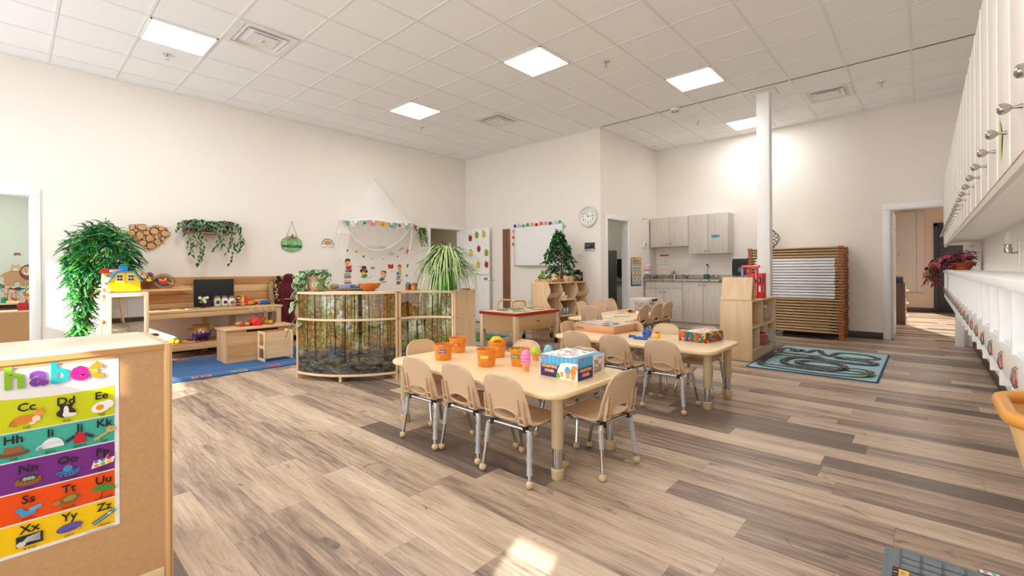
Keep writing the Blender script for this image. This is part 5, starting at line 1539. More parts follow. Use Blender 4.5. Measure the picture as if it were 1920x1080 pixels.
# on top of the units
BEIGE = mat('#CDAA86', .55)
t = E('pothos_plant', 'variegated pothos trailing from a beige pot on the forest shelf', 'plant', (2.25, 4.94, HZ))
b = B(); b.lathe([(0, .012), (.078, .012), (.102, .15), (.115, .15), (.115, .172), (.104, .172), (.10, .14), (0, .14)], BEIGE, 30); b.build('pot', t)
b = B(); b.lathe([(0, 0), (.11, 0), (.118, .014), (.0, .012)], mat('#C9A06E', .6), 28); b.build('saucer', t)
PV = [leafmat('pothos_green', '#4B8A52', '#79AE74'), leafmat('pothos_green_b', '#3F7C4A', '#6DA469')]; PM = mat('#E6EBD2', .5)
b = B(); rnd = random.Random(9); vine = mat('#7F9A58', .6)
for k in range(40):
    a = rnd.uniform(0, 2*PI); r = rnd.uniform(.05, .22)
    spray(b, (0, 0, .15), [[(r*.5*math.cos(a), r*.5*math.sin(a), .22), (r*math.cos(a), r*math.sin(a), .20-.4*max(0, r-.12))]], vine, PV, .0025, 4, .088, .062, .35, PM, .25, rnd)
for k in range(20):
    a = PI*.72+rnd.uniform(-.75, .75); r = rnd.uniform(.13, .25); dl = rnd.uniform(.08, .46)
    dx, dy = r*math.cos(a)-.0, r*math.sin(a)*.6-.04
    spray(b, (0, 0, .16), [[(dx*.7, dy*.7, .20), (dx, dy, .05), (dx*1.1+rnd.uniform(-.05, .05), dy*1.1-.05, .05-dl)]], vine, PV, .0025, 8, .084, .058, .3, PM, .4, rnd)
for k in range(7):
    r = rnd.uniform(.10, .20); a = -PI*.55+rnd.uniform(-.5, .5)
    dx, dy = r*math.cos(a), r*math.sin(a)
    spray(b, (0, 0, .16), [[(dx*.8, dy*.8, .16), (dx, dy-.03, .02), (dx*1.0-.03, dy-.04, -.16-.1*rnd.random())]], vine, PV, .0025, 7, .082, .056, .35, PM, .4, rnd)
b.tube(bez([(-.12, -.02, .12), (-.17, -.02, -.05), (-.2, -.02, -.22), (-.30, -.04, -.36), (-.335, -.02, -.47)]), .005, mat('#8A7A5A', .8), 6)
b.build('foliage', t, two=True)
t = E('spider_plant', 'large spider plant with striped arching leaves in a green pot', 'plant', (3.24, 3.93, HZ))
b = B(); b.lathe([(0, 0), (.085, 0), (.125, .19), (.132, .19), (.132, .205), (.122, .205), (.115, .16), (0, .16)], mat('#3FA32C', .35), 32); b.build('pot', t)
SG = leafmat('spider_green', '#4F7D30', '#7FA94C'); SL = mat('#E3E9BE', .5)
b = B(); rnd = random.Random(17)
def blade(b, a, r, h, drop, w):
    d = V((math.cos(a), math.sin(a), 0)); s = V((-math.sin(a), math.cos(a), 0))
    pts = bez([V((0, 0, .15))+d*.02, d*r*.4+V((0, 0, h)), d*r*.85+V((0, 0, h-drop*.35)), d*r+V((0, 0, h-drop))], 5)
    n = len(pts); fr = [0, -.5, -.2, .2, .5]
    vs = []
    for i, p in enumerate(pts):
        ww = w*math.sin(PI*min(1., (i+1.2)/n*.86+.12))*.5+.0008
        for k, q in enumerate((-1, -.38, .38, 1)): vs.append(p+s*q*ww+V((0, 0, .35*ww*abs(q))))
    b.mesh(vs, [(i*4, i*4+1, i*4+5, i*4+4) for i in range(n-1)]+[(i*4+2, i*4+3, i*4+7, i*4+6) for i in range(n-1)], SG)
    b.mesh(vs, [(i*4+1, i*4+2, i*4+6, i*4+5) for i in range(n-1)], SL)
for k in range(370):
    a = rnd.uniform(0, 2*PI); st = rnd.random()**.8
    r = .08+.36*st*rnd.uniform(.7, 1.08); h = rnd.uniform(.26, .50)*(1-.40*st*rnd.random()); drop = st*rnd.uniform(.02, .60)*rnd.choice([.4, 1, 1])
    blade(b, a, r, h, drop, rnd.uniform(.015, .025))
for a, r, z in ((-.5, .52, .0), (.1, .5, .08), (-2.3, .45, -.04)):
    d = V((math.cos(a), math.sin(a), 0)); b.tube(bez([(0, 0, .2), d*.25+V((0, 0, .42)), d*.45+V((0, 0, .25+z)), d*r+V((0, 0, .08+z))]), .0025, SL, 5)
    for q in range(7): 
        aa = rnd.uniform(0, 6.28); p = d*r+V((0, 0, .08+z)); b.leaf(p, (math.cos(aa), math.sin(aa), .4), (0, 0, 1), .08, .01, SG)
b.build('foliage', t, two=True)
t = E('wooden_bowl', 'reddish brown wooden bowl with toy people on the forest shelf', 'bowl', (2.585, 4.41, HZ))
b = B(); b.lathe([(0, 0), (.045, 0), (.05, .006), (.09, .035), (.122, .082), (.116, .082), (.085, .04), (.045, .012), (0, .012)], wood('bowl_red', '#A4521C', '#CE7A36', 'x', 2., .25), 32); b.build('bowl', t)
for k, (dx, dy, c1, lab) in enumerate([(-.045, -.02, '#2E4F97', 'tiny wooden peg figure with blue body standing in the reddish bowl'), (.03, .03, '#C23A34', 'tiny red peg figure lying in the reddish bowl'), (.06, -.03, '#34343A', 'tiny dark peg figure in the reddish bowl')]):
    t = E('peg_figure', lab, 'figurine', (2.585+dx, 4.41+dy, HZ+.032)); b = B(); b.lathe([(0, 0), (.013, 0), (.010, .04), (0, .04)], mat(c1, .5), 12); b.build('body', t); b = B(); b.sph((0, 0, .05), .012, mat('#E2A24A', .5)); b.build('head', t)
for k, (x, y, c, c2, lab) in enumerate([(2.93, 4.20, '#8C2F2A', '#2F6D55', 'tiny toy house with a green roof left of the spider plant'), (2.99, 4.17, '#C7A23B', '#B23A3A', 'tiny toy house with a red roof left of the spider plant')]):
    t = E('toy_house', lab, 'toy', (x, y, HZ+.008), .4); b = B(); b.box((-.025, -.02, 0), (.025, .02, .045), mat(c, .5)); b.build('walls', t); b = B(); b.prism([(-.03, .045), (.03, .045), (0, .075)], 'xz', -.024, .024, mat(c2, .5)); b.build('roof', t)
b = B(); b.prism(rrect(2.84, 4.10, 3.06, 4.27, .03), 'xy', HZ+.0005, HZ+.007, mat('#C79058', .5)); tag(b.build('wooden_board'), 'small wooden board under the tiny toy houses', 'board')
t = E('picture_book', 'flat blue and red picture book right of the spider plant', 'book', (3.34, 3.74, HZ)); b = B(); b.box((-.06, -.022, 0), (.06, .022, .014), mat('#F2F2EF', .8)); b.build('pages', t)
b = B(); b.box((-.062, -.024, .014), (.062, .024, .017), mat('#3C7FC0', .4)); b.box((-.062, -.0245, .0), (.062, -.0235, .017), mat('#C93A36', .4)); b.build('cover', t)

# ---------------------------------------------------------------- low bookcase against the canopy wall
WAL = wood('brown_melamine', '#8E6F55', '#A8866A', 'x', 1., .5)
t = E('bookcase', 'low brown bookcase against the canopy wall behind the forest shelf', 'bookcase', (3.78, 7.55, 0))
b = W(); b.box((3.30, 7.40, .0), (3.32, 7.735, .80), WAL); b.box((4.23, 7.40, 0), (4.25, 7.735, .80), WAL); b.build('sides', t)
b = W(); b.box((3.30, 7.39, .80), (4.25, 7.735, .825), WAL, .003); b.build('top', t)
b = W(); b.box((3.32, 7.40, .42), (4.23, 7.73, .44), WAL); b.box((3.32, 7.40, .05), (4.23, 7.73, .07), WAL); b.build('shelf', t)
b = W(); b.box((3.32, 7.725, .05), (4.23, 7.735, .80), WAL); b.build('back_panel', t)
lump('knit_hat', 'tan knitted hat lying on the low brown bookcase', 'hat', (3.72, 7.5, .868), .06, mat('#B98A5E', .9), (1.3, 1, .7), 4, .15)
t = E('picture_book', 'light blue picture book leaning on the low bookcase by the tan hat', 'book', (3.90, 7.5, .826)); b = B(); b.box((-.11, -.02, 0), (.11, .02, .065), mat('#9DB6DE', .5), .004); b.build('cover', t); b = B(); b.box((-.105, -.016, .065), (.105, .016, .068), mat('#F3F0E6', .8)); b.build('pages', t)
t = E('storage_box', 'blue box with a small picture on the low brown bookcase', 'box', (4.10, 7.5, .826)); b = B(); b.box((-.08, -.05, 0), (.08, .05, .06), mat('#1F78B4', .5), .004); b.build('body', t)
b = B(); f = F(b, (-.05, -.051, .006), (1, 0, 0), (0, 0, 1)); f.ell(.03, .03, .025, .02, '#E0433C'); f.ell(.07, .04, .02, .02, '#F0C531'); f.ell(.05, .02, .02, .012, '#3FA34A'); b.build('picture', t, two=True)

# ---------------------------------------------------------------- play kitchen workbench
CED = wood('cedar', '#A97A45', '#CC9862', 'x', 1.1, .6, .5, '#B9824C'); CED2 = wood('cedar_light', '#C79B66', '#DFBC8A', 'x', 1., .6); CEDZ = wood('cedar_post', '#C6A172', '#DBBB8C', 'z', 1., .6)
t = E('play_kitchen', 'long cedar mud-kitchen workbench with backboard along the left wall', 'play kitchen', (1.85, 7.4, 0))
XA, XB = .78, 2.70
for k, (z0, z1) in enumerate(((.56, .70), (.705, .82), (.825, .935), (.94, 1.055))):
    b = W(); b.box((XA, 7.70, z0), (2.875, 7.725, z1), CED if k % 2 else CED2, .004); b.build('back_board', t)
for x in (XA+.05, 2.20, 2.82):
    b = W(); b.box((x, 7.725, 0), (x+.07, 7.745, 1.05), CEDZ); b.build('batten', t)
for k in range(4):
    y = 7.08+.155*k; b = W(); b.box((XA, y, .605), (XB+.02, y+.152, .632), CED if k % 2 else CED2, .004); b.build('counter_plank', t)
b = W(); b.box((XA, 7.088, .535), (XB-.06, 7.108, .604), CED2, .003); ap = b.build('apron', t)
KN = mat('#D9C6A6', .7)
for x in (2.30, 2.405, 2.485, 2.585):
    b = W(); b.cyl((x, 7.088, .58), (x, 7.062, .58), .025, KN, n=18); b.cyl((x, 7.062, .58), (x, 7.0605, .58), .01, mat('#8D7350', .7), n=10); b.build('knob', ap)
for x, y in ((XB-.06, 7.09), (XB-.06, 7.62), (XA+.01, 7.09), (XA+.01, 7.62), (1.83, 7.62)):
    b = W(); b.box((x, y, 0), (x+.06, y+.06, .604), CEDZ, .003); b.build('leg', t)
for k in range(3):
    b = W(); b.box((XA, 7.16+.17*k, .165), (XB-.06, 7.325+.17*k, .19), CED, .003); b.build('low_shelf_plank', t)
b = W(); b.box((XA, 7.135, .105), (XB-.06, 7.16, .185), CED2, .003); b.build('low_shelf_rail', t)
for x in (1.26, 1.66):
    b = W(); b.lathe([(.145, .0), (.15, .004), (.12, .006), (.09, -.02), (.0, -.06)], mat('#C9CCCE', .18, 1.), 30, (x, 7.39, .633)); b.build('sink_bowl', t, two=True)
for x in (2.40, 2.60):
    b = W(); b.lathe([(0, 0), (.085, 0), (.085, .008), (0, .008)], mat('#1E1C1B', .6), 26, (x, 7.47, .633)); b.build('burner', t)
b = W(); b.box((XA, 7.50, .872), (1.685, 7.70, .905), CED2, .004); b.build('upper_shelf', t)
b = B(); b.box((1.74, 7.655, .634), (2.24, 7.675, 1.02), mat('#1D1D1E', .7), .003); tag(b.build('chalkboard'), 'black chalkboard standing against the cedar backboard', 'chalkboard')
# things on the workbench
t = E('flower_pot', 'brown pot of yellow and purple pansies on the upper cedar shelf', 'plant', (1.205, 7.60, .906))
b = B(); b.lathe([(0, 0), (.038, 0), (.05, .075), (.058, .075), (.058, .10), (.05, .10), (0, .09)], mat('#7A3E28', .7), 24); b.build('pot', t)
b = B(); rnd = random.Random(6)
for k in range(34):
    a = rnd.random()*6.28; e = rnd.uniform(.15, 1.2); r = .085
    p = V((r*math.cos(a)*math.cos(e)*1.1, r*math.sin(a)*math.cos(e), .10+r*1.25*math.sin(e)))
    m = mat(rnd.choice(['#F2C21E', '#F4D13B', '#5A2A72', '#7A3D92', '#6B2F80', '#EFE6C9']), .6)
    for q in range(5):
        aa = q*1.256+k; b.leaf(p, (math.cos(aa), math.sin(aa)*.6-.25, math.sin(aa)*.8), p-V((0, 0, .1)), .034, .032, m, .1, .05)
b.build('flowers', t, two=True)
t = E('woven_fan', 'round woven fan with a red and yellow pinwheel centre', 'fan', (1.39, 7.585, .906))
b = B(); mk = b.mark()
f = F(b, (0, 0, 0), (1, 0, 0), (0, 0, 1)); f.eps = .0012
f.ell(0, .098, .112, .098, '#C4843F', n=40); f.ell(0, .098, .088, .075, '#4E6B62', n=36); f.ell(-.005, .10, .062, .058, '#1E1518', n=30)
for k in range(8):
    a = k*PI/4; c = ['#C8202E', '#EFC02A'][k % 2 if k < 4 else 0]; a2 = a+.55
    f.poly([(-.005, .10), (-.005+.03*math.cos(a-.25), .10+.03*math.sin(a-.25)), (-.005+.058*math.cos(a), .10+.055*math.sin(a)), (-.005+.058*math.cos(a2), .10+.055*math.sin(a2))], c)
for k in range(36):
    a = k*2*PI/36; f.rect(.115*math.cos(a)-.006, .098+.10*math.sin(a)-.006, .115*math.cos(a)+.006, .098+.10*math.sin(a)+.006, '#3E2A4A' if k % 2 else '#A03A3A')
f.h = 0; b.xf(mk, M.Rotation(-.28, 4, 'X')); b.build('disc', t, two=True)
b = B(); b.tube([(.03, -.005, .08), (.10, -.03, .055), (.21, -.05, .03)], .006, mat('#D9B27A', .6), 8); b.build('handle', t)
PUR = mat('#3B1D40', .7)
t = E('flower_basket', 'dark purple basket with white flowers in front of the chalkboard', 'basket', (1.86, 7.52, .633))
b = B(); b.lathe([(0, 0), (.055, 0), (.08, .10), (.074, .10), (.05, .01), (0, .01)], PUR, 22); b.build('body', t)
b = B(); b.tube([(.075*math.cos(a), 0, .10+.13*math.sin(a)) for a in [PI*k/14 for k in range(15)]], .006, PUR, 6); b.build('handle', t)
b = B(); rnd = random.Random(5)
for k in range(9):
    p = V((-.05+rnd.uniform(-.05, .05), -.05+rnd.uniform(-.02, .02), .10+rnd.uniform(-.03, .04)))
    for q in range(5): aa = q*1.256; b.leaf(p, (math.cos(aa), -.5, math.sin(aa)), (0, -1, 0), .028, .024, mat('#EFEBDD', .6) if k < 6 else mat('#7F9A3A', .6), .1)
b.build('flowers', t, two=True)
for k, x in enumerate((1.99, 2.085, 2.175)):
    t = E('toy_milk_can', 'white toy canister with purple lid, %s of the three by the chalkboard' % ['leftmost', 'middle', 'rightmost'][k], 'canister', (x, 7.53, .6335 if k == 2 else .6395), 0, 'white canisters with purple lids')
    b = B(); b.lathe([(0, 0), (.042, 0), (.044, .004), (.044, .085), (.034, .105), (.031, .112), (0, .112)], mat('#EFEFF1', .35), 26)
    f = F(b, (-.022, -.0445, .022), (1, 0, 0), (0, 0, 1)); f.ell(.02, .028, .027, .027, '#C94F9E'); f.rect(.004, .013, .036, .045, '#2E2E2C'); b.build('body', t)
    b = B(); b.lathe([(.033, .105), (.038, .105), (.038, .122), (.033, .122)], mat('#9CCB3B', .4), 24); b.build('collar', t)
    b = B(); b.lathe([(0, .122), (.036, .122), (.040, .127), (.036, .14), (.015, .145), (0, .145)], mat('#9A3FA0', .4), 24); b.build('lid', t)
    if k == 0:
        b = B(); b.tube(bez([(-.036, -.01, .11), (-.01, -.045, .08), (.03, -.04, .085), (.036, -.01, .112)]), .005, mat('#9CCB3B', .4), 6); b.build('bail', t)
b = B(); b.prism(rrect(1.92, 7.44, 2.14, 7.60, .04), 'xy', .633, .639, mat('#7C9A3C', .8)); tag(b.build('woven_mat'), 'green woven mat under the white canisters', 'mat')
t = E('toy_picnic_table', 'miniature wooden picnic table on the cedar counter', 'toy', (2.19, 7.30, .633), .1)
b = B(); b.box((-.085, -.035, .07), (.085, .035, .076), CED2, .001); b.build('top', t)
b = B()
for s in (-1, 1): b.box((-.085, s*.07-.014, .032), (.085, s*.07+.014, .038), CED2, .001)
b.build('bench', t)
for x in (-.06, .06):
    b = B()
    for s in (-1, 1): b.tube([(x, s*.025, .07), (x, s*.06, .0)], .006, CED2, 6)
    b.box((x-.004, -.07, .026), (x+.004, .07, .032), CED2)
    b.build('trestle', t)
for x, y, c, c2, lab in ((2.30, 7.46, '#F2C318', '#F2C318', 'yellow mustard squeeze bottle behind the toy picnic table'), (2.335, 7.44, '#CF1F26', '#CF1F26', 'red ketchup squeeze bottle behind the toy picnic table')):
    t = E('squeeze_bottle', lab, 'bottle', (x, y, .633)); b = B(); b.lathe([(0, 0), (.022, 0), (.023, .09), (.016, .105), (0, .105)], mat(c, .35), 18); b.build('body', t); b = B(); b.lathe([(0, .105), (.013, .105), (.004, .15), (0, .15)], mat(c2, .35), 14); b.build('nozzle', t)
t = E('doll', 'small doll with brown hair beside the mustard bottle', 'doll', (2.255, 7.5, .633)); b = B(); b.lathe([(0, 0), (.03, 0), (.018, .07), (0, .075)], mat('#8C2F5E', .7), 14); b.sph((0, 0, .10), .028, mat('#DDAB87', .6)); b.build('body', t); b = B(); b.sph((0, .008, .112), .031, mat('#5A3A28', .9), (1, .9, .9)); b.build('hair', t)
t = E('pepper_mill', 'dark small bottle beside the toy picnic table', 'bottle', (2.225, 7.45, .633)); b = B(); b.lathe([(0, 0), (.024, 0), (.02, .05), (.014, .07), (.018, .09), (0, .10)], BLACK, 16); b.build('body', t)
def pot(lab, x, y, z, r, h, c, lid=None, a=0., nm='toy_pot'):
    t = E(nm, lab, 'toy pot', (x, y, z), a); m = mat(c, .35); b = B(); b.lathe([(0, 0), (r*.9, 0), (r, h), (r*.94, h), (r*.84, .006), (0, .006)], m, 24); b.build('body', t)
    b = B(); b.tube([(r*.95, 0, h*.85), (r*1.35, 0, h*.95), (r*1.9, 0, h*1.15)], r*.12, m, 8); b.box((-r*1.18, -r*.25, h*.8), (-r*.9, r*.25, h*.95), m, .002); b.build('handle', t)
    if lid: b = B(); b.lathe([(0, h), (r*1.02, h), (r*.9, h+.012), (r*.2, h+.018), (r*.2, h+.03), (0, h+.03)], mat(lid, .35), 24); b.build('lid', t)
pot('yellow toy pot with red lid on the burner of the cedar counter', 2.40, 7.47, .642, .062, .048, '#F0B81E', '#CF2A25')
pot('blue toy saucepan on the right burner of the cedar counter', 2.60, 7.47, .642, .055, .045, '#2F74C9', None, .1)
pot('green toy pan left of the yellow pot', 2.315, 7.56, .633, .05, .035, '#1F9A3A', None, 2.6)
pot('small red toy pan between the yellow and blue pots', 2.505, 7.58, .633, .04, .03, '#C9242B', None, .6)
b = B(); b.lathe([(0, 0), (.035, 0), (.035, .012), (0, .012)], mat('#C79A66', .7), 18); b.xf(0, M.Translation((2.37, 7.655, .668)) @ M.Rotation(PI/2, 4, 'X')); tag(b.build('wood_slice'), 'round wood slice leaning on the backboard behind the pots', 'wood slice')
# lower shelf
def grad():
    g = N('gold_purple_glaze', .25, .6); tc = g.n('TexCoord'); sp = g.n('SeparateXYZ'); g.l(tc.outputs['Object'], sp.inputs[0])
    g.base(g.ramp(g.math('MULTIPLY', sp.outputs['Z'], 4.), [(.40, '#4A2C7E'), (.60, '#C39A52')])); g.b.inputs['Metallic'].default_value = .35
    return g.m
t = E('toy_cauldron', 'gold and purple toy cauldron on the lower cedar shelf', 'cauldron', (1.74, 7.33, .191))
b = B(); b.lathe([(0, .02), (.07, .025), (.115, .07), (.12, .115), (.10, .165), (.088, .185), (.105, .205), (.11, .215), (.10, .215), (.08, .185), (.0, .17)], grad(), 32)
b.build('body', t)
b = B()
for s in (-1, 1): b.tube(bez([(s*.10, 0, .165), (s*.145, 0, .19), (s*.155, 0, .175), (s*.11, 0, .145)]), .010, mat('#C39A52', .3, .4), 8)
b.build('handle', t)
b = B()
for k in range(3): a = k*2.094-.5; b.lathe([(0, 0), (.014, 0), (.022, .035), (0, .04)], mat('#4A2C7E', .35), 12, (.07*math.cos(a), .07*math.sin(a), 0))
b.build('foot', t)
b = B(); f = F(b, (0, -.128, .135), (1, 0, 0), (0, 0, 1)); f.poly([(-.034, 0), (0, -.036), (.034, 0), (0, .036)], '#B0307E'); f.poly([(-.022, 0), (0, -.024), (.022, 0), (0, .024)], '#F0E4EC'); b.build('badge', t, two=True)
b = B(); mY = mat('#E6BC1E', .5); b.sph((1.41, 7.26, .225), .036, mY, (1.2, 1, .95)); b.sph((1.46, 7.25, .218), .028, mY, (1.3, 1, .9)); b.tube([(1.49, 7.25, .22), (1.525, 7.245, .225)], .006, mat('#5E5A2A', .7)); tag(b.build('toy_squash'), 'yellow gourd squash lying on the lower cedar shelf', 'toy')
tub('storage_bin', 'clear bin with brown lid on the lower cedar shelf', 1.20, 7.35, .191, .07, .08, .12)
b = B(); b.box((1.125, 7.262, .316), (1.275, 7.438, .335), mat('#7A4424', .6), .006); tag(b.build('bin_cover'), 'brown cover lying on the clear bin of the lower shelf', 'lid')
tub('storage_bin', 'clear bin on the cedar counter behind the mirror cabinet', 1.05, 7.42, .634, .07, .08, .12)

# coat boards and dress-up clothes right of the workbench
t = E('coat_rack', 'cedar coat board with dress-up clothes beside the play kitchen', 'coat rack', (3.2, 7.73, .85))
b = W(); b.box((2.88, 7.72, .965), (3.62, 7.745, 1.06), CED2, .004); b.build('board', t)
for x in (2.87, 3.0, 3.16): b = W(); b.tube([(x+.03, 7.72, 1.01), (x+.03, 7.66, 1.01), (x+.03, 7.65, 1.035)], .007, NICKEL, 8); b.build('peg', t)
def garment(name, lab, x, y, w0, w1, zt, zb, m, dp=.06, seed=1, hood=False, parts=()):
    rnd = random.Random(seed); b = B(); nz, na = 16, 30; vs = []
    for i in range(nz+1):
        f = i/nz; z = zt+(zb-zt)*f; w = w0+(w1-w0)*min(1, f*1.6)**.8
        if hood: w *= 1+.12*math.sin(f*9)
        for k in range(na):
            a = 2*PI*k/na; rip = 1+.16*math.sin(a*7+f*3+seed)*min(1, f*2.5)+.05*math.sin(a*13+seed)
            vs.append((x+w*math.cos(a)*rip+.015*math.sin(f*5+seed), y+dp*(.55+.5*f)*math.sin(a)*rip, z-.02*abs(math.cos(a))*(1-f)))
    b.mesh(vs, [(i*na+k, i*na+(k+1) % na, (i+1)*na+(k+1) % na, (i+1)*na+k) for i in range(nz) for k in range(na)]+[tuple(range(na))], m)
    return tag(b.build(name, two=True), lab, 'costume')
LEO = N('spotted_fabric', .85); vo = LEO.n('TexVoronoi'); vo.inputs['Scale'].default_value = 30; LEO.l(LEO.coord('Object'), vo.inputs['Vector'])
LEO.base(LEO.ramp(vo.outputs['Distance'], [(.18, '#D48A2A'), (.32, '#E3B77C'), (.45, '#1C1412')]))
SPK = N('sequin_fabric', .5); vs_ = SPK.n('TexVoronoi'); vs_.inputs['Scale'].default_value = 60; SPK.l(SPK.coord('Object'), vs_.inputs['Vector']); SPK.base(SPK.ramp(vs_.outputs['Distance'], [(.15, '#F3EFE6'), (.3, '#A98A63')]))
VEL = N('burgundy_velvet', .75, .2); VEL.base(VEL.ramp(VEL.noise(VEL.coord('Object', (12, 12, 2)), 1.5, 2), [(.35, '#33070F'), (.65, '#6B1422')])); VEL.b.inputs['Sheen Weight'].default_value = .3
garment('sequin_dress', 'beige sequinned dress-up garment left of the leopard scarf', 2.785, 7.65, .03, .045, 1.0, .35, SPK.m, .03, 4)
garment('leopard_scarf', 'black, orange and gold spotted dress-up cloth on a peg', 2.855, 7.62, .035, .055, 1.06, .55, LEO.m, .04, 2)
cl_ = garment('velvet_cloak', 'dark burgundy velvet hooded cloak hanging on the coat board', 2.99, 7.60, .06, .135, 1.07, .28, VEL.m, .09, 3, True)
b = B(); b.lathe([(.10, 0), (.103, .008), (.10, .016)], mat('#C2A25A', .3, .8), 30); b.xf(0, M.Translation((.01, -.01, .40)) @ M.Diagonal((1.2, .8, 1, 1))); b.build('belt', cl_, two=True)
b = B(); b.sph((.0, -.03, .74), .075, VEL.m, (1.25, .8, 1.0), 18); b.build('hood', cl_)
garment('green_costume', 'lime green fairy costume hanging right of the cloak', 3.14, 7.63, .04, .07, 1.02, .72, mat('#9CD52A', .6), .05, 6)
garment('yellow_dress', 'pale gold dress-up gown hanging right of the burgundy cloak', 3.16, 7.60, .06, .13, .86, .10, mat('#CDB36A', .6), .07, 8)
b = B(); rnd = random.Random(3)
for k in range(10):
    p = V((3.10+rnd.uniform(-.05, .06), 7.56, .92+rnd.uniform(-.1, .1)))
    for q in range(5): aa = q*1.256; b.leaf(p, (math.cos(aa), -.4, math.sin(aa)), (0, -1, 0), .04, .034, mat(['#F2B3C4', '#F3A81E', '#F6C81E', '#F2D3DA'][k % 4], .6), .1)
tag(b.build('flower_garland', two=True), 'pink and orange cloth flower garland hanging by the green costume', 'garland')

# ---------------------------------------------------------------- toy chest, cube chair, tea set, blue rug
MIX = wood('mixed_maple', '#AC7C4B', '#D9B080', 'x', .55, .45, .6, '#C59260')
t = E('toy_chest', 'maple toy chest used as tea table on the blue rug', 'chest', (2.15, 6.46, .011))
b = W(); b.box((1.765, 6.29, .011), (2.535, 6.305, .37), MIX); b.box((1.765, 6.63, .011), (2.535, 6.645, .37), MIX); b.box((1.765, 6.29, .37), (1.98, 6.305, .40), MIX); b.box((2.36, 6.29, .37), (2.535, 6.305, .40), MIX); b.build('front_and_back', t)
EMAP = wood('maple_end', '#C09570', '#D8B48C', 'z', .8, .5)
b = W(); b.box((1.75, 6.288, .011), (1.768, 6.648, .40), EMAP); b.box((2.532, 6.288, .011), (2.55, 6.648, .40), EMAP); b.build('end', t)
b = W(); b.box((1.73, 6.265, .402), (2.57, 6.67, .424), wood('maple_lid', '#C79866', '#DDB283', 'x', .8, .4), .005); b.build('lid', t)
b = W(); b.box((1.768, 6.306, .02), (2.532, 6.63, .03), MIX); b.build('floor_board', t)
t = E('cube_chair', 'pale birch cube chair with cut-out sides before the toy chest', 'chair', (2.26, 6.14, .011))
def frame_side(x):
    b = W(); y0, y1, z1 = 6.02, 6.25, .38
    P = rrect(y0, .011, y1, z1, .03, 5)
    # side panel with two rounded openings, as four bars and a cross-bar
    for q, (a, c) in enumerate((((y0, .011), (y0+.032, z1)), ((y1-.032, .011), (y1, z1)), ((y0+.004, .0115), (y1-.004, .045)), ((y0+.004, z1-.035), (y1-.004, z1-.0005)), ((y0+.004, .165), (y1-.004, .20)))):
        d = .0006*(q > 1); b.box((x+d, a[0], a[1]), (x+.018-d, c[0], c[1]), BIRCH, .005)
    return b
frame_side(2.09).build('side_panel', t); frame_side(2.415).build('side_panel', t)
b = W(); b.box((2.108, 6.03, .05), (2.415, 6.042, .375), wood('birch_swirl', '#DDB98C', '#E9CCA2', 'x', 1.2, .45, .6)); b.build('back_panel', t)
b = W(); b.box((2.108, 6.042, .175), (2.415, 6.24, .19), BIRCHX); b.build('seat', t)
TR = mat('#CE1F22', .3); TY = mat('#F0B21C', .3); TB = mat('#1F4F9C', .35); TG = mat('#1E9A4A', .4)
ZB = .4245
t = E('toy_teapot', 'red toy teapot on the maple toy chest', 'teapot', (2.16, 6.52, ZB))
b = B(); b.lathe([(0, 0), (.045, 0), (.065, .03), (.066, .055), (.05, .085), (.03, .092), (0, .092)], TR, 26); b.build('body', t)
b = B(); b.lathe([(.04, .088), (.042, .094), (.02, .104), (.006, .108), (.01, .118), (0, .122)], TR, 20); b.build('lid', t)
b = B(); b.tube(bez([(.055, 0, .035), (.09, 0, .06), (.115, 0, .10)]), [.018]*13+[.016]*12, TR, 10); b.build('spout', t)
b = B(); b.tube(bez([(-.055, 0, .08), (-.10, 0, .085), (-.10, 0, .045), (-.06, 0, .03)]), .009, TR, 8); b.build('handle', t)
def cup(lab, x, y, z, c, a=0., spoon=False):
    t = E('toy_cup', lab, 'cup', (x, y, z), a); b = B(); b.lathe([(0, 0), (.024, 0), (.032, .044), (.029, .044), (.022, .005), (0, .005)], mat(c, .3), 20); b.build('body', t)
    b = B(); b.tube(bez([(-.028, 0, .036), (-.05, 0, .034), (-.046, 0, .014), (-.025, 0, .012)]), .005, mat(c, .3), 6); b.build('handle', t)
    return t
def saucer(lab, x, y):
    b = B(); b.lathe([(0, 0), (.035, 0), (.052, .008), (.05, .010), (.033, .004), (0, .004)], TB, 24, (x, y, ZB)); tag(b.build('toy_saucer'), lab, 'saucer')
saucer('blue toy saucer under the two stacked yellow cups', 1.99, 6.60); saucer('blue toy saucer left of the teapot', 2.07, 6.53); saucer('blue toy saucer behind the teapot', 2.28, 6.60); saucer('blue toy saucer at the right end of the chest lid', 2.335, 6.50)
cup('yellow toy cup on the leftmost blue saucer', 1.99, 6.60, ZB+.005, '#F0B21C', .5); cup('yellow toy cup with a green stem piece, left of the teapot', 2.07, 6.53, ZB+.005, '#F0B21C', 3.6)
cup('yellow toy cup on the blue saucer behind the red teapot', 2.28, 6.60, ZB+.005, '#F0B21C', 3.5); c_ = cup('yellow toy cup on the rightmost blue saucer with a green spoon', 2.335, 6.50, ZB+.005, '#F0B21C', -.2)
b = B(); b.tube([(-.01, 0, .03), (-.05, 0, .065)], .004, TG, 6); b.build('spoon', c_)
b = B(); b.lathe([(0, 0), (.024, 0), (.033, .03), (.03, .03), (0, .02)], TR, 18, (1.985, 6.49, ZB)); tag(b.build('toy_dish'), 'low red toy dish in front of the yellow cups', 'dish')
b = B(); b.lathe([(0, 0), (.024, 0), (.03, .055), (.027, .055), (0, .01)], TR, 18, (2.165, 6.41, ZB)); tag(b.build('toy_beaker'), 'red toy beaker in front of the red teapot', 'cup')
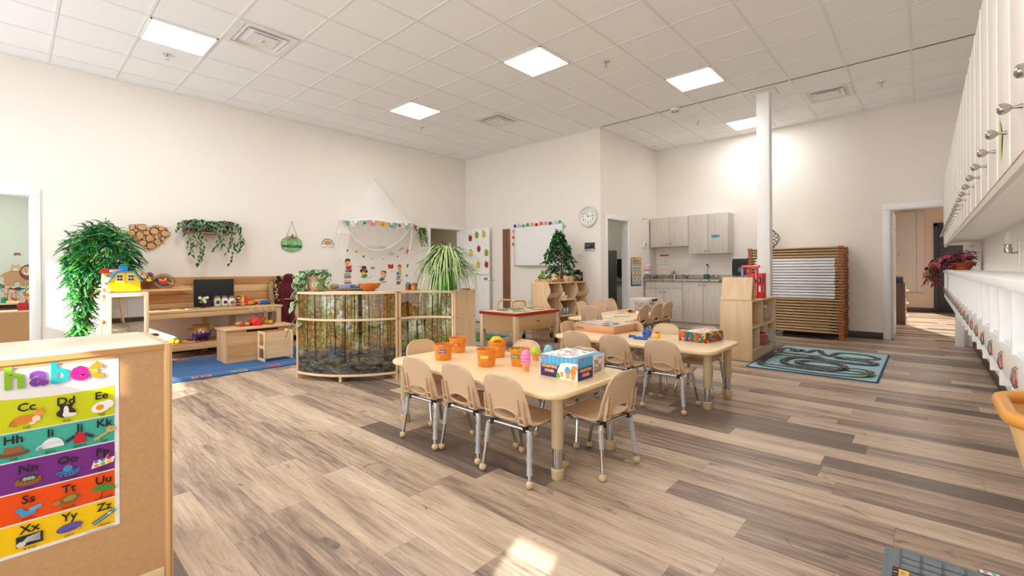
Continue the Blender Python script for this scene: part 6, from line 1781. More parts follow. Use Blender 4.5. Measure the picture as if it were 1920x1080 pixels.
b = B(); b.sph((2.075, 6.53, ZB+.058), .014, TG); b.tube([(2.075, 6.53, ZB+.06), (2.08, 6.53, ZB+.08)], .004, TG); tag(b.build('toy_fruit'), 'green toy fruit piece resting on the yellow cup', 'toy')
RB = N('blue_rug', .95); v = RB.coord('Object'); RB.base(RB.ramp(RB.noise(v, 60, 2), [(.3, '#2C5687'), (.7, '#3A6899')])); RB.bump(RB.noise(v, 400, 2), .3, .004)
x0, x1, y0, y1 = -.20, 3.25, 5.64, 7.06
b = B(); b.prism(rrect(x0, y0, x1, y1, .04, 5), 'xy', .0005, .009, mat('#274E86', .9)); b.prism(rrect(x0+.015, y0+.015, x1-.015, y1-.015, .035, 5), 'xy', .009, .0105, RB.m)
f = F(b, (x0, y0, .0107), (1, 0, 0), (0, 1, 0)); f.eps = .0002
for off in (.17, y1-y0-.17):
    f.line([(.1+.1*k, off+.012*math.sin(k*1.1)) for k in range(33)], .006, '#C9D8EA')
# letters face the wall side: seen upside down from here
wd = [('Ee', '#E2762C'), ('Dd', '#E07A28'), ('Cc', '#A8C63A'), ('Bb', '#D23A3A'), ('Aa', '#E8B02A')]
for k, (w_, c) in enumerate(wd):
    f.up(); b.text(w_, .15, mat(c, .9), f.P(.93+.365*k+.27, .085), -f.U, -f.V, 'CENTER', 'CENTER', .02)
for k, (w_, c) in enumerate([('Jj', '#D23A3A'), ('Kk', '#A8C63A'), ('Ll', '#E8B02A'), ('Mm', '#E2762C'), ('Nn', '#D23A3A'), ('Oo', '#A8C63A'), ('Pp', '#E8B02A')]):
    f.text(w_, .35+.42*k, y1-y0-.085, .15, c, bold=.02)
tag(b.build('alphabet_rug', two=False), 'blue alphabet rug with coloured letter border on the floor', 'rug')

# ---------------------------------------------------------------- mirror cabinet with dollhouses, tree behind it
t = E('mirror_cabinet', 'white and birch book cabinet with a mirrored front panel', 'cabinet', (.86, 6.66, 0))
xa, xb, ya, yb, H = .68, 1.04, 6.45, 6.93, .905
b = W()
for a, c in (((xa, 0), (xa+.045, H)), ((xb-.04, 0), (xb, H)), ((xa+.045, H-.045), (xb-.04, H)), ((xa+.045, 0), (xb-.04, .06))): b.box((a[0], ya, a[1]), (c[0], ya+.02, c[1]), BIRCH, .004)
b.build('front_frame', t)
b = W(); MIR = mat('#DDE0E0', .02, 1.); b.box((xa+.02, ya+.012, .05), ((xa+xb)/2-.001, ya+.016, H-.03), MIR); b.box(((xa+xb)/2+.001, ya+.012, .05), (xb-.02, ya+.016, H-.03), MIR); b.build('mirror', t)
b = W(); b.box((xa+.02, ya+.021, .03), (xb, yb, .05), BIRCHX); b.box((xa, ya+.02, H-.02), (xb, yb, H), mat('#F0E9DE', .4), .004); b.box((xb-.018, ya+.02, 0), (xb, yb, H-.02), BIRCH); b.box((xa+.02, yb-.018, 0), (xb-.018, yb, H-.02), BIRCH); b.box((xa, yb-.03, 0), (xa+.02, yb, H-.02), BIRCH); b.build('carcass', t)
b = W()
for z in (.33, .60): b.box((xa+.012, ya+.02, z), (xb-.018, yb-.018, z+.014), BIRCHX)
b.build('shelf', t)
rnd = random.Random(12)
cols = ['#E9E6DC', '#D9523E', '#EFE9DA', '#4F8FC4', '#E9B93D', '#F4F1EA', '#8FB64A', '#C9453F', '#D8D3C8', '#4A6FA8']
nm_ = ['cream', 'red', 'ivory', 'blue', 'yellow', 'white', 'green', 'crimson', 'grey', 'navy']
for r, z in enumerate((.344, .614)):
    for k in range(10):
        y = ya+.035+k*.041; c = cols[(k*3+r) % 10]; h = rnd.uniform(.19, .235)
        b = B(); b.box((xa+.01, y, z), (xa+.17, y+.036, z+h), mat('#F2EEE2', .8)); b.box((xa+.006, y-.001, z), (xa+.172, y+.004, z+h+.003), mat(c, .5)); b.box((xa+.006, y+.032, z), (xa+.172, y+.037, z+h+.003), mat(c, .5)); b.box((xa+.004, y-.001, z), (xa+.009, y+.037, z+h+.003), mat(c, .5))
        tag(b.build('picture_book'), '%s book spine on the %s shelf of the mirror cabinet' % (nm_[(k*3+r) % 10], ['middle', 'top'][r]), 'book', 'books in the mirror cabinet')
YEL = mat('#F2C90C', .4); BLR = mat('#2C8DC4', .35); WHP = mat('#F1F1EF', .4)
t = E('toy_house', 'yellow toy house with blue gambrel roof on the mirror cabinet', 'toy house', (.845, 6.60, H), 0)
hw, dp = .13, .10
gam = [(-hw, .012), (hw, .012), (hw, .13), (hw*.55, .225), (-hw*.55, .225), (-hw, .13)]
b = B(); b.prism(gam, 'xz', -dp, dp, YEL); f = F(b, (0, -dp-.0008, 0), (1, 0, 0), (0, 0, 1))
f.rect(-.0015, .012, .0015, .225, '#8A7A22')
for u in (-.047, .047):
    f.rect(u-.026, .125, u+.026, .20, '#F4F4F1')
    for du in (-.0115, .0115):
        for v in (.132, .166): f.rect(u+du*1.05-.0105, v, u+du*1.05+.0105, v+.027, '#3A2E22')
f = F(b, (-hw-.0008, dp, 0), (0, -1, 0), (0, 0, 1))
for u in (.06, .13): f.rect(u-.02, .05, u+.02, .11, '#F4F4F1'); f.rect(u-.014, .056, u+.014, .104, '#D9C9A0')
b.build('walls', t)
b = B(); o = [(hw+.022, .118), (hw*.57, .238), (-hw*.57, .238), (-hw-.022, .118)]; i_ = [(-hw-.006, .122), (-hw*.54, .226), (hw*.54, .226), (hw+.006, .122)]
b.prism(o+i_, 'xz', -dp-.015, dp+.015, BLR)
b.build('roof', t)
b = B(); b.box((-.04, -.04, .232), (.03, .04, .285), BLR, .004); b.box((-.045, -.045, .278), (.035, .045, .292), BLR, .004); b.tube([(-.03, 0, .29), (-.03, 0, .305), (.02, 0, .305), (.02, 0, .29)], .006, BLR, 6); b.build('chimney', t)
b = B(); b.box((-hw-.01, -dp-.02, 0), (hw+.012, dp+.01, .012), RED, .003); b.build('base', t)
t = E('toy_house', 'yellow toy shop with red awning roof left of the blue-roofed house', 'toy house', (.745, 6.80, H), 0)
b = B(); b.box((-.055, -.08, .01), (.10, .08, .22), YEL, .003); f = F(b, (-.055, -.0808, 0), (1, 0, 0), (0, 0, 1))
for u in (.02, .085):
    for v in (.04, .14): f.rect(u, v, u+.05, v+.055, '#8E6F5F')
b.box((-.058, -.082, .01), (-.054, .082, .22), WHP); b.build('walls', t)
b = B(); b.prism([(-.08, .215), (.12, .215), (.10, .265), (-.06, .265)], 'xz', -.10, .09, RED); b.build('roof', t)
b = B(); f = F(b, (0.0, -.1015, .226), (1, 0, 0), (0, 0, 1)); f.rect(-.01, 0, .105, .026, '#F0EDEA'); f.text('PET SHOP', .048, .013, .018, '#C0392B', bold=.01); b.build('sign', t, two=True)
b = B(); b.box((-.06, -.085, 0), (.105, .085, .01), mat('#8CC4E0', .4)); b.build('base', t)
t = E('doll', 'pale baby doll with red mouthpiece slumped between the toy houses', 'doll', (.70, 6.56, H))
b = B(); SK = mat('#E9B28E', .6); b.sph((0, 0, .12), .045, SK, n=16); b.lathe([(0, 0), (.04, 0), (.045, .05), (.025, .085), (0, .09)], SK, 18); b.tube([(-.03, -.02, .06), (-.05, -.05, .03)], .014, SK); b.tube([(.02, -.03, .02), (.03, -.07, .012)], .016, SK); b.build('body', t)
b = B(); b.sph((0, .01, .132), .047, mat('#D9A55E', .9), (1.05, 1, .95)); b.build('hair', t)
b = B(); b.sph((-.015, -.045, .105), .011, RED); b.build('pacifier', t)
t = E('toy_basket', 'orange plastic basket on the floor beside the mirror cabinet', 'basket', (.83, 6.22, .0115)); b = B(); b.prism(rrect(-.10, -.08, .10, .08, .03), 'xy', 0, .012, mat('#E98B3A', .5)); b.build('base', t); b = B(); P = rrect(-.11, -.09, .11, .09, .03); b.tube([(x, y, .14) for x, y in P], .009, mat('#E98B3A', .5), 6, True); b.build('rim', t); b = B(); P2 = rrect(-.10, -.08, .10, .08, .03); n = len(P)
b.mesh([(x, y, .01) for x, y in P2]+[(x, y, .14) for x, y in P], [(k, (k+1) % n, n+(k+1) % n, n+k) for k in range(n)], mat('#F1E4CF', .6)); b.build('side', t, two=True)

TL = [leafmat('tree_green', '#27753A', '#379648'), leafmat('tree_bright', '#4CAA42', '#6CC253'), leafmat('tree_dark', '#14542D', '#22703B')]
t = E('artificial_tree', 'tall bushy artificial tree behind the mirror cabinet by left wall', 'tree', (.58, 7.28, 0))
b = B(); tr = bez([(0, 0, 0), (-.02, .0, .4), (.02, .0, .8), (.06, 0, 1.2), (.10, -.02, 1.55)], 6); b.tube(tr, [.05-.0012*k for k in range(len(tr))], BARK, 8)
rnd = random.Random(33)
ends = []
for k in range(26):
    a = k*2.4; hb = rnd.uniform(.75, 1.4); L = rnd.uniform(.18, .32)
    e = V((.10+L*math.cos(a), min(.34, L*.8*math.sin(a)), hb+rnd.uniform(.05, .32)))
    b.tube(bez([(.04, 0, hb), (.04+L*.5*math.cos(a), min(.3, L*.4*math.sin(a)), hb+.12), e], 4), .011, BARK, 5); ends.append(e)
b.build('trunk', t)
b = B(); b.lathe([(0, 0), (.13, 0), (.16, .22), (.15, .22), (0, .2)], mat('#3A3532', .8), 24); b.build('pot', t)
b = B()
def frond(b, p, d, L, m):
    """feathery twig: a rachis with pairs of narrow leaflets"""
    p = V(p); d = V(d).normalized(); sd = d.cross(V((0, 0, 1)));  sd = sd.normalized() if sd.length > .1 else V((1, 0, 0))
    for q in range(6):
        f = .2+.8*q/5; c = p+d*L*f-V((0, 0, 1))*L*.35*f*f
        for s in (-1, 1):
            b.leaf(c, d*.75+sd*s*.7-V((0, 0, .25)), (0, 0, 1), L*.46*(1.1-f*.4), L*.155, m, .3, .1)
    b.leaf(p+d*L-V((0, 0, .35))*L, d-V((0, 0, .5)), (0, 0, 1), L*.38, L*.14, m, .3, .1)
for k in range(1500):
    # main crown: ellipsoid shell, plus a thinner drape down the left side
    if k < 1130:
        a = rnd.uniform(0, 2*PI); e = rnd.uniform(-.9, 1.45); q = rnd.uniform(.55, 1.0)
        c = V((.15, -.05, 1.36)); rad = V((.32, .27, .36))
        p = c+V((rad.x*math.cos(a)*math.cos(e)*q, rad.y*math.sin(a)*math.cos(e)*q, rad.z*math.sin(e)*q))
    else:
        z = rnd.uniform(.42, 1.25); a = rnd.uniform(0, 2*PI); w = .03+.10*(z-.4)
        p = V((-.02+w*math.cos(a)+.02*(z-.8), w*math.sin(a)*.9, z)); c = V((-.02, 0, z+.1))
    p.y = min(p.y, .24)
    d = (p-c); d.z = d.z*.5-.1; d += V((rnd.uniform(-.3, .3), rnd.uniform(-.3, .3), rnd.uniform(-.2, .2)))
    frond(b, p, d, rnd.uniform(.07, .12), rnd.choice(TL))
b.build('foliage', t, two=True)
# ---------------------------------------------------------------- dutch door with apples
t = E('dutch_door', 'open white dutch door with apple stickers standing against the back wall', 'door', (6.86, 7.30, .0))
DW = mat('#F3F3F3', .4)
b = W(); b.box((6.845, 6.885, .012), (6.885, 7.73, 1.045), DW, .003); lo = b.build('lower_leaf', t)
b = W(); b.box((6.845, 6.885, 1.052), (6.885, 7.73, 2.035), DW, .003); b.build('upper_leaf', t)
b = W(); b.box((6.815, 6.885, 1.042), (6.89, 7.73, 1.056), mat('#E6E4EA', .4), .003); b.build('ledge', lo)
for s, x in ((-1, 6.845), (1, 6.885)):
    b = W(); mk = b.mark(); b.lathe([(0, 0), (.03, 0), (.03, .006), (.012, .012), (.012, .03), (.026, .045), (.028, .058), (.018, .07), (0, .072)], NICKEL, 20); b.xf(mk, M.Translation((x, 6.955, .945)) @ M.Rotation(s*PI/2, 4, 'Y')); b.build('knob', lo)
for z in (.3, .9, 1.3, 1.9): b = W(); b.cyl((6.89, 7.735, z-.04), (6.89, 7.735, z+.04), .008, NICKEL, n=10); b.build('hinge', lo if z < 1.04 else t)
APL = [(883, 451, '#A81E24'), (896, 446, '#8EA82B'), (911, 444, '#EFC12B'), (900, 467, '#B01F26'), (883, 473, '#E9C22E'), (916, 473, '#93AC2E'), (898, 491, '#EFBF28'), (916, 491, '#B32128'), (889, 496, '#C62A2C')]
APW = [(7.46, 1.845, 'A'), (7.25, 1.90, 'B'), (7.03, 1.905, 'C'), (7.19, 1.60, 'A'), (7.44, 1.52, 'C'), (6.955, 1.505, 'B'), (7.21, 1.245, 'C'), (6.955, 1.255, 'A')]
wn = {'A': ('#AE1F26', 'red'), 'B': ('#90AA2C', 'green'), 'C': ('#EEC22C', 'yellow')}
wh = ['top left', 'top middle', 'top right', 'middle', 'left beside the spider plant', 'right', 'lower left', 'lower right']
for (y, z, c), ww in zip(APW, wh):
    b = W(); f = F(b, (6.8445, y, z), (0, -1, 0), (0, 0, 1)); f.eps = .0007
    k_, n_ = wn[c]
    sh = [(-.05, -.02), (-.042, -.055), (-.02, -.072), (0, -.065), (.02, -.072), (.042, -.055), (.05, -.02), (.052, .015), (.035, .045), (.012, .042), (0, .034), (-.012, .042), (-.035, .045), (-.052, .015)]
    f.poly([(u*1.1, v*1.08) for u, v in sh], '#2A2018'); f.poly(sh, k_); f.line([(0, .035), (.006, .06), (.018, .078)], .008, '#4A2E1A'); f.ell(-.02, .06, .024, .012, '#5E9A34', rot=-.5)
    tag(b.build('apple_sticker', two=True), '%s paper apple on the white dutch door, %s one' % (n_, ww), 'sticker')

# ---------------------------------------------------------------- things on the whiteboard wall
t = E('growth_chart', 'tall wooden ruler growth chart on the back wall', 'ruler', (XW-.01, 6.49, .33))
RUL = wood('dark_stained_pine', '#6B4A33', '#8F6748', 'z', 1., .6)
b = W(); b.box((XW-.016, 6.385, .33), (XW-.001, 6.59, 1.985), RUL, .002); f = F(b, (XW-.0165, 6.385, .33), (0, -1, 0), (0, 0, 1)); f.eps = .0004
for k in range(53):
    L = .085 if k % 12 == 0 else .06 if k % 6 == 0 else .04
    f.rect(.198-L, .03+k*.0305, .198, .037+k*.0305, '#E9DCC6')
for k in range(1, 5): f.text(str(k+1), .09, .03+k*.366, .06, '#E9DCC6')
b.build('board', t, two=True)
t = E('whiteboard', 'white dry-erase board edged with coloured dots behind the ficus', 'whiteboard', (XW-.012, 5.645, 1.21))
b = W(); b.box((XW-.014, 5.04, 1.215), (XW-.002, 6.25, 2.0), mat('#F0F2F3', .18)); b.build('panel', t)
b = W(); AL = mat('#C9CCCE', .3, .7)
for a, c in (((5.03, 1.205), (6.26, 1.225)), ((5.03, 1.995), (6.26, 2.012)), ((5.03, 1.205), (5.045, 2.012)), ((6.245, 1.205), (6.26, 2.012))): b.box((XW-.02, a[0], a[1]), (XW-.002, c[0], c[1]), AL, .003)
b.box((XW-.06, 5.2, 1.20), (XW-.002, 6.1, 1.208), AL); b.build('frame', t)
DOT = [('#4B3F8C', 'violet'), ('#A9D3E6', 'pale blue'), ('#5FAE3A', 'green'), ('#3E83B8', 'blue'), ('#E8A92C', 'amber'), ('#B2202E', 'dark red'), ('#EE5A22', 'orange'), ('#F08FB4', 'pink'), ('#57479A', 'purple'), ('#B9DCEB', 'light blue'), ('#63B23C', 'leaf green')]
def dot(y, z, h, lab):
    b = W(); mk = b.mark(); b.cyl((XW-.024, y, z), (XW-.0215, y, z), .034, mat(h, .7), n=20); tag(b.build('paper_dot'), lab, 'paper dot')
for k, (h, n) in enumerate(DOT): dot(6.235-k*1.135/10, 2.03+.012*math.sin(k*2.2), h, '%s paper dot on the top edge of the whiteboard, number %s from the left' % (n, ['one', 'two', 'three', 'four', 'five', 'six', 'seven', 'eight', 'nine', 'ten', 'eleven'][k]))
for z, h, n in ((1.92, '#F08FB4', 'pink'), (1.80, '#EE5A22', 'orange'), (1.66, '#C96A62', 'faded red')): dot(6.285, z, h, '%s paper dot on the left edge of the whiteboard' % n)
for z, h, n in ((1.94, '#8FB9CC', 'grey blue'), (1.76, '#EDB02C', 'yellow')): dot(5.005, z, h, '%s paper dot on the right edge of the whiteboard' % n)
t = E('wall_clock', 'round white wall clock with black numerals above the intercom', 'clock', (XW-.001, 4.475, 1.885))
cz = .195
def disc(b, prof, m, n=44):
    mk = b.mark(); b.lathe(prof, m, n); b.xf(mk, M.Translation((0, 0, cz)) @ M.Rotation(-PI/2, 4, 'Y'))
b = B(); disc(b, [(0, 0), (.195, 0), (.197, .02), (.185, .04), (.165, .042), (.150, .022), (.148, .02)], mat('#DADBD7', .3)); b.build('case', t)
b = B(); disc(b, [(0, .018), (.15, .018)], mat('#F4F3EF', .4)); f = F(b, (-.0187, 0, cz), (0, -1, 0), (0, 0, 1))
for k in range(1, 13):
    a = PI/2-k*PI/6; f.text(str(k), .108*math.cos(a), .108*math.sin(a), .052, '#26241F', bold=.008)
for k in range(60):
    a = k*PI/30; f.line([(.137*math.cos(a), .137*math.sin(a)), (.143*math.cos(a), .143*math.sin(a))], .0025, '#26241F')
b.build('dial', t, two=True)
b = B(); f = F(b, (-.022, 0, cz), (0, -1, 0), (0, 0, 1)); f.line([(.03, .005), (0, 0), (-.035, .075)], .008, '#1B1B1B'); f.line([(-.03, -.0), (0, 0), (.125, .008)], .006, '#1B1B1B'); f.ell(0, 0, .009, .009, '#1B1B1B'); b.build('hands', t, two=True)
t = E('video_intercom', 'black-screened wall intercom under the clock', 'intercom', (XW-.012, 4.45, 1.47))
b = B(); b.box((-.012, -.1, 0), (.011, .1, .14), mat('#26272A', .3), .004); b.box((-.014, -.1, 0), (.011, .1, .028), mat('#C9CBCD', .35, .4), .004); b.build('case', t)
b = B(); f = F(b, (-.0128, .085, .036), (0, -1, 0), (0, 0, 1)); f.rect(0, 0, .17, .092, '#5A6066', .1); f.ell(.125, .03, .04, .04, '#23272B'); f.rect(0, 0, .17, .02, '#33383C', .1); b.build('screen', t, two=True)
t = E('light_switch', 'white triple light switch plate on the back wall below the clock', 'switch', (XW-.004, 4.635, 1.365)); B().box((-.004, -.065, 0), (.003, .065, .09), WHITE, .003).build('plate', t)
for k in (-1, 0, 1): B().box((-.009, k*.038-.014, .022), (-.003, k*.038+.014, .068), mat('#E6E6E6', .4), .002).build('rocker', t)
b = B(); b.box((XW-.01, 5.82, .44), (XW, 5.91, .55), mat('#DDE4EA', .4), .004); tag(b.build('wall_outlet'), 'white outlet plate low on the back wall behind the sensory table', 'outlet')

# ---------------------------------------------------------------- things on the canopy wall
SLI = N('wood_slice', .7); vv = SLI.coord('Object', (1, 1, 1)); SLI.base(SLI.ramp(SLI.noise(vv, 9, 3), [(.3, '#C98F58'), (.7, '#DDAE7A')])); SLI = SLI.m; RIM = mat('#5C3A22', .9)
t = E('wood_slice_heart', 'heart of log slices on the wall right of the tree', 'wall decoration', (1.25, YL-.012, 1.37))
def inheart(u, v):
    x = u/.235; y = (v-.2)/.2
    return (x*x+y*y-.62)**3-x*x*y*y*y*1.1 < 0
rnd = random.Random(5); circ = []
for r, n in ((.047, 160), (.041, 300), (.034, 500), (.027, 800), (.02, 1500), (.014, 3000), (.010, 4000)):
    for tries in range(n):
        u, v = rnd.uniform(-.24, .24), rnd.uniform(-.03, .43)
        if all(inheart(u+r*.75*math.cos(a), v+r*.75*math.sin(a)) for a in (0, 1.05, 2.09, 3.14, 4.19, 5.24)) and all((u-c[0])**2+(v-c[1])**2 > (r+c[2])**2*.93 for c in circ): circ.append((u, v, r))
for i, (u, v, r) in enumerate(circ):
    if i > 95: break
    b = B(); n = 14; a0 = rnd.random()*6; e = rnd.uniform(.85, 1.15)
    ring = [(u+r*e*math.cos(2*PI*k/n)*(1+.06*math.sin(3*2*PI*k/n+a0)), v+r/e*math.sin(2*PI*k/n)*(1+.06*math.sin(3*2*PI*k/n+a0))) for k in range(n)]
    b.prism(ring, 'xz', -.018, .010, RIM)
    b.poly([(u+(p-u)*.9, -.0186, v+(q-v)*.9) for p, q in ring], SLI); b.build('log_slice', t, two=False)
t = E('wall_planter', 'dark wire wall basket with wooden base holding trailing plants', 'planter', (1.93, 7.65, 1.67))
WIR = mat('#4A3A30', .5, .4)
b = W(); b.box((1.63, 7.56, 1.67), (2.24, 7.735, 1.692), wood('walnut_base', '#8B5A33', '#A9713F', 'x', 1.3), .003); b.build('base', t)
b = W()
for z in (1.70, 1.84):
    b.tube([(1.63, 7.735, z), (1.63, 7.565, z), (2.24, 7.565, z), (2.24, 7.735, z)], .004, WIR, 5); b.tube([(1.63, 7.735, z), (2.24, 7.735, z)], .004, WIR, 5)
for k in range(19):
    x = 1.63+.61*k/18; b.tube([(x, 7.735, 1.70), (x+.017, 7.735, 1.735), (x+.017, 7.735, 1.80), (x, 7.735, 1.84)], .003, WIR, 4); b.tube([(x+.034, 7.735, 1.70), (x+.017, 7.735, 1.735)], .003, WIR, 4); b.tube([(x+.034, 7.735, 1.84), (x+.017, 7.735, 1.80)], .003, WIR, 4)
for x in (1.63, 2.24): b.tube([(x, 7.565, 1.69), (x, 7.565, 1.84)], .004, WIR, 5); b.tube([(x, 7.735, 1.69), (x, 7.735, 1.86)], .004, WIR, 5)
b.build('wire_frame', t)
HG = [leafmat('hoya_green', '#26512F', '#3F7A47'), leafmat('hoya_dark', '#1C3D2A', '#33683F')]; HM_ = mat('#D9E2B6', .5); hv = mat('#A9A876', .6)
def hoya(lab, cx, falls, tops, seed):
    t = E('trailing_plant', lab, 'plant', (cx, 7.64, 1.693)); rnd = random.Random(seed)
    b = B(); b.lathe([(0, 0), (.05, 0), (.065, .10), (0, .10)], BLACK, 18); b.build('pot', t)
    b = B()
    for k in range(tops):
        a = rnd.uniform(-.4, PI+.4)*-1; r = rnd.uniform(.08, .21)
        spray(b, (0, 0, .09), [[(r*.5*math.cos(a), r*.35*math.sin(a), .16), (r*math.cos(a), max(-.2, r*.7*math.sin(a)), rnd.uniform(.03, .17))]], hv, HG, .002, 5, .10, .058, .3, HM_, .3, rnd)
    for dx, L in falls:
        spray(b, (0, 0, .10), [[(dx*.6, -.06, .10), (dx, -.095, -.03), (dx+.02, -.08, -.03-L*.5), (dx+.05*rnd.uniform(-1, 1), -.07, -.03-L)]], hv, HG, .002, 12, .092, .054, .25, HM_, .45, rnd)
    b.build('foliage', t, two=True)
hoya('variegated trailing plant at the left of the wire wall basket', 1.75, [(-.10, .30), (-.04, .20), (.02, .42), (.07, .36)], 24, 3)
hoya('variegated trailing plant at the right of the wire wall basket', 2.12, [(-.12, .22), (-.06, .16), (.07, .42), (.05, .25), (.19, .22), (.17, .14)], 24, 8)
# pumpkin sign
t = E('pumpkin_sign', 'green wooden pumpkin sign reading welcome hung on twine', 'sign', (3.12, YL-.012, 1.46))
GP = N('pumpkin_paint', .6); vv = GP.coord('Object', (18, 1, 1)); GP.base(GP.ramp(GP.noise(vv, 1.4, 2), [(.3, '#5DA866'), (.7, '#97D09A')])); GP = GP.m
b = B(); P = []
for k in range(40):
    a = 2*PI*k/40; P.append((.165*math.copysign(abs(math.cos(a))**.8, math.cos(a)), .115+.118*math.copysign(abs(math.sin(a))**.85, math.sin(a))*(1-.05*math.cos(6*a))))
b.prism([(u*1.02, (v-.115)*1.03+.115) for u, v in P], 'xz', -.004, .011, mat('#7A6A4A', .8)); b.prism(P, 'xz', -.010, .0, GP)
f = F(b, (0, -.0105, 0), (1, 0, 0), (0, 0, 1))
for s in (-1, 1): f.line([(s*.03, .222), (s*.07, .17), (s*.075, .09), (s*.03, .012)], .004, '#3D7A4A')
f.text('welcome', 0, .085, .084, '#101214', bold=.03); b.build('pumpkin', t, two=False)
b = B(); b.tube([(0, -.01, .225), (.0, -.012, .25), (.012, -.012, .27)], [.016, .013, .016], mat('#5B6B52', .8), 8); b.build('stem', t)
b = B(); BUR = mat('#B79467', .9)
for s in (-1, 1): b.leaf((0, -.016, .215), (s, 0, -.12), (0, -1, 0), .11, .045, BUR, .1); b.leaf((0, -.018, .215), (s, 0, .25), (0, -1, 0), .08, .04, mat('#5D7A52', .8), .1)
b.build('bow', t, two=True)
b = B(); b.tube([(-.10, -.005, .20), (0, -.004, .485), (.10, -.005, .20)], .0045, BUR, 6); b.cyl((0, .0, .485), (0, -.012, .485), .008, NICKEL, n=10); b.build('twine', t)
# rainbow
t = E('rainbow_hanging', 'small macrame rainbow wall hanging right of the pumpkin sign', 'wall decoration', (3.725, YL-.012, 1.55))
for r, h in ((.10, '#7C9A94'), (.082, '#EFE7DC'), (.064, '#D98A74'), (.046, '#D9A24A'), (.03, '#C98C82')):
    b = B(); b.tube([(r*math.cos(a), 0, .035+r*1.05*math.sin(a)) for a in [PI*k/20 for k in range(21)]], .0095, mat(h, .85), 8); b.build('band', t)
b = B(); rnd = random.Random(1)
for s in (-1, 1):
    for k in range(14): b.sph((s*.066+rnd.uniform(-.04, .04), rnd.uniform(-.01, .005), .025+rnd.uniform(-.018, .016)), .014, mat('#F2EFEA', .9), n=8)
b.build('tassel', t)
b = B(); b.tube([(0, 0, .145), (0, .005, .25)], .002, mat('#E4DDD0', .8), 5); b.build('cord', t)
# canopy
TUL = N('muslin', .9, .1); TUL.b.inputs['Base Color'].default_value = rgb('#FBFAF7')
def veil(op):
    g = N('sheer_veil', .9, .1); g.b.inputs['Base Color'].default_value = rgb('#FCFBF9'); tr = g.n('BsdfTransparent'); mx = g.n('MixShader'); mx.inputs[0].default_value = op
    tl = g.n('BsdfTranslucent'); tl.inputs[0].default_value = rgb('#FFFFFF'); m2 = g.n('MixShader'); m2.inputs[0].default_value = .4
    g.l(g.b.outputs[0], m2.inputs[1]); g.l(tl.outputs[0], m2.inputs[2]); g.l(tr.outputs[0], mx.inputs[1]); g.l(m2.outputs[0], mx.inputs[2]); g.l(mx.outputs[0], g.t.nodes['Material Output'].inputs['Surface']); return g.m
V1, V2 = veil(.9), veil(.38)
t = E('play_canopy', 'white tent canopy with pompom drapes fixed high on the left wall', 'canopy', (4.75, YL-.01, 2.0))
ax, az = -.08, .865; rx, ry = .80, .46
def rim(f): a = PI+PI*f; return V((rx*math.cos(a), ry*math.sin(a)-.015, .012*math.cos(6*PI*f)+.03))
b = B(); nf, nh = 40, 14; vs = []
for i in range(nf+1):
    p = rim(i/nf)
    for k in range(nh+1):
        h = k/nh; q = (1-h)
        s = q*(1-.13*math.sin(PI*h)); r = 1+.02*math.sin(i*2.2)*h
        vs.append(V((ax+(p.x-ax)*s*r, -.012+(p.y+.012)*s, p.z+(az-p.z)*h)))
b.mesh(vs, [(i*(nh+1)+k, i*(nh+1)+k+1, (i+1)*(nh+1)+k+1, (i+1)*(nh+1)+k) for i in range(nf) for k in range(nh)], V1); b.build('tent', t, two=True)
b = B(); b.tube([rim(i/30) for i in range(31)], .009, mat('#F6F4F0', .9), 7); b.build('hoop', t)
b = B(); b.cyl((ax, 0, az), (ax, -.03, az+.01), .006, NICKEL, n=8); b.build('hook', t)
FLG = ['#7FA39B', '#D9D2D4', '#9FBFAE', '#D98C86', '#E3A72F', '#8FA5AE', '#D8CDD0', '#A8C3AE', '#D67F80', '#D39A2C', '#86A0A0']
for k, h in enumerate(FLG):
    f0 = .06+.88*k/11; f1 = .06+.88*(k+1)/11; fm = (f0+f1)/2; a, c = rim(f0), rim(f1); d = c-a; n = 12; b = B(); top = [a.lerp(c, q/n) for q in range(n+1)]
    low = [a.lerp(c, q/n)-V((0, 0, .115*math.sin(PI*q/n)**.6)) for q in range(n+1)]
    o = V((d.y, -d.x, 0)).normalized()*.004
    b.mesh([p+o for p in top+low]+[p-o for p in top+low], [(q, q+1, n+2+q, n+1+q) for q in range(n)]+[(2*n+2+q, 2*n+3+q, 3*n+4+q, 3*n+3+q) for q in range(n)], mat(h, .9)); b.build('scallop_flag', t, two=True)
POM = ['#FFFFFF', '#5D7A78', '#F4EFEA', '#9A9292', '#F3DCC0', '#4F7470', '#FFFFFF', '#EAD9C6', '#4E8378', '#F4EFEA', '#D9B49A', '#3F6A66']
for k, h in enumerate(POM):
    p = rim(.20+.77*k/11); b = B(); b.sph((p.x, p.y-.02, p.z-.035-.015*(k % 2)), .024, mat(h, .95), n=10); b.build('pompom', t)
def drape(name, top, bot, m, rows=10, sag=.0, fold=.02):
    """cloth strip between two polylines"""
    b = B(); n = len(top); vs = []
    for k in range(rows+1):
        f = k/rows
        for i in range(n):
            p = top[i].lerp(bot[i], f); vs.append(p+V((0, -fold*math.sin(i*1.9)*math.sin(PI*min(1, f+.15)), 0)))
    b.mesh(vs, [(k*n+i, k*n+i+1, (k+1)*n+i+1, (k+1)*n+i) for k in range(rows) for i in range(n-1)], m); return b.build(name, t, two=True)
nn = 25
tp = [rim(.06+.62*i/(nn-1)) for i in range(nn)]
L0 = V((-.74, -.10, -.02)); R0 = rim(.70)+V((0, 0, -.06))
sw = [L0.lerp(R0, i/(nn-1))+V((0, -.06*math.sin(PI*i/(nn-1)), -.47*math.sin(PI*(i/(nn-1))**.82)**.85)) for i in range(nn)]
drape('front_drape', tp, sw, V2, 12, 0, .03)
pm = None
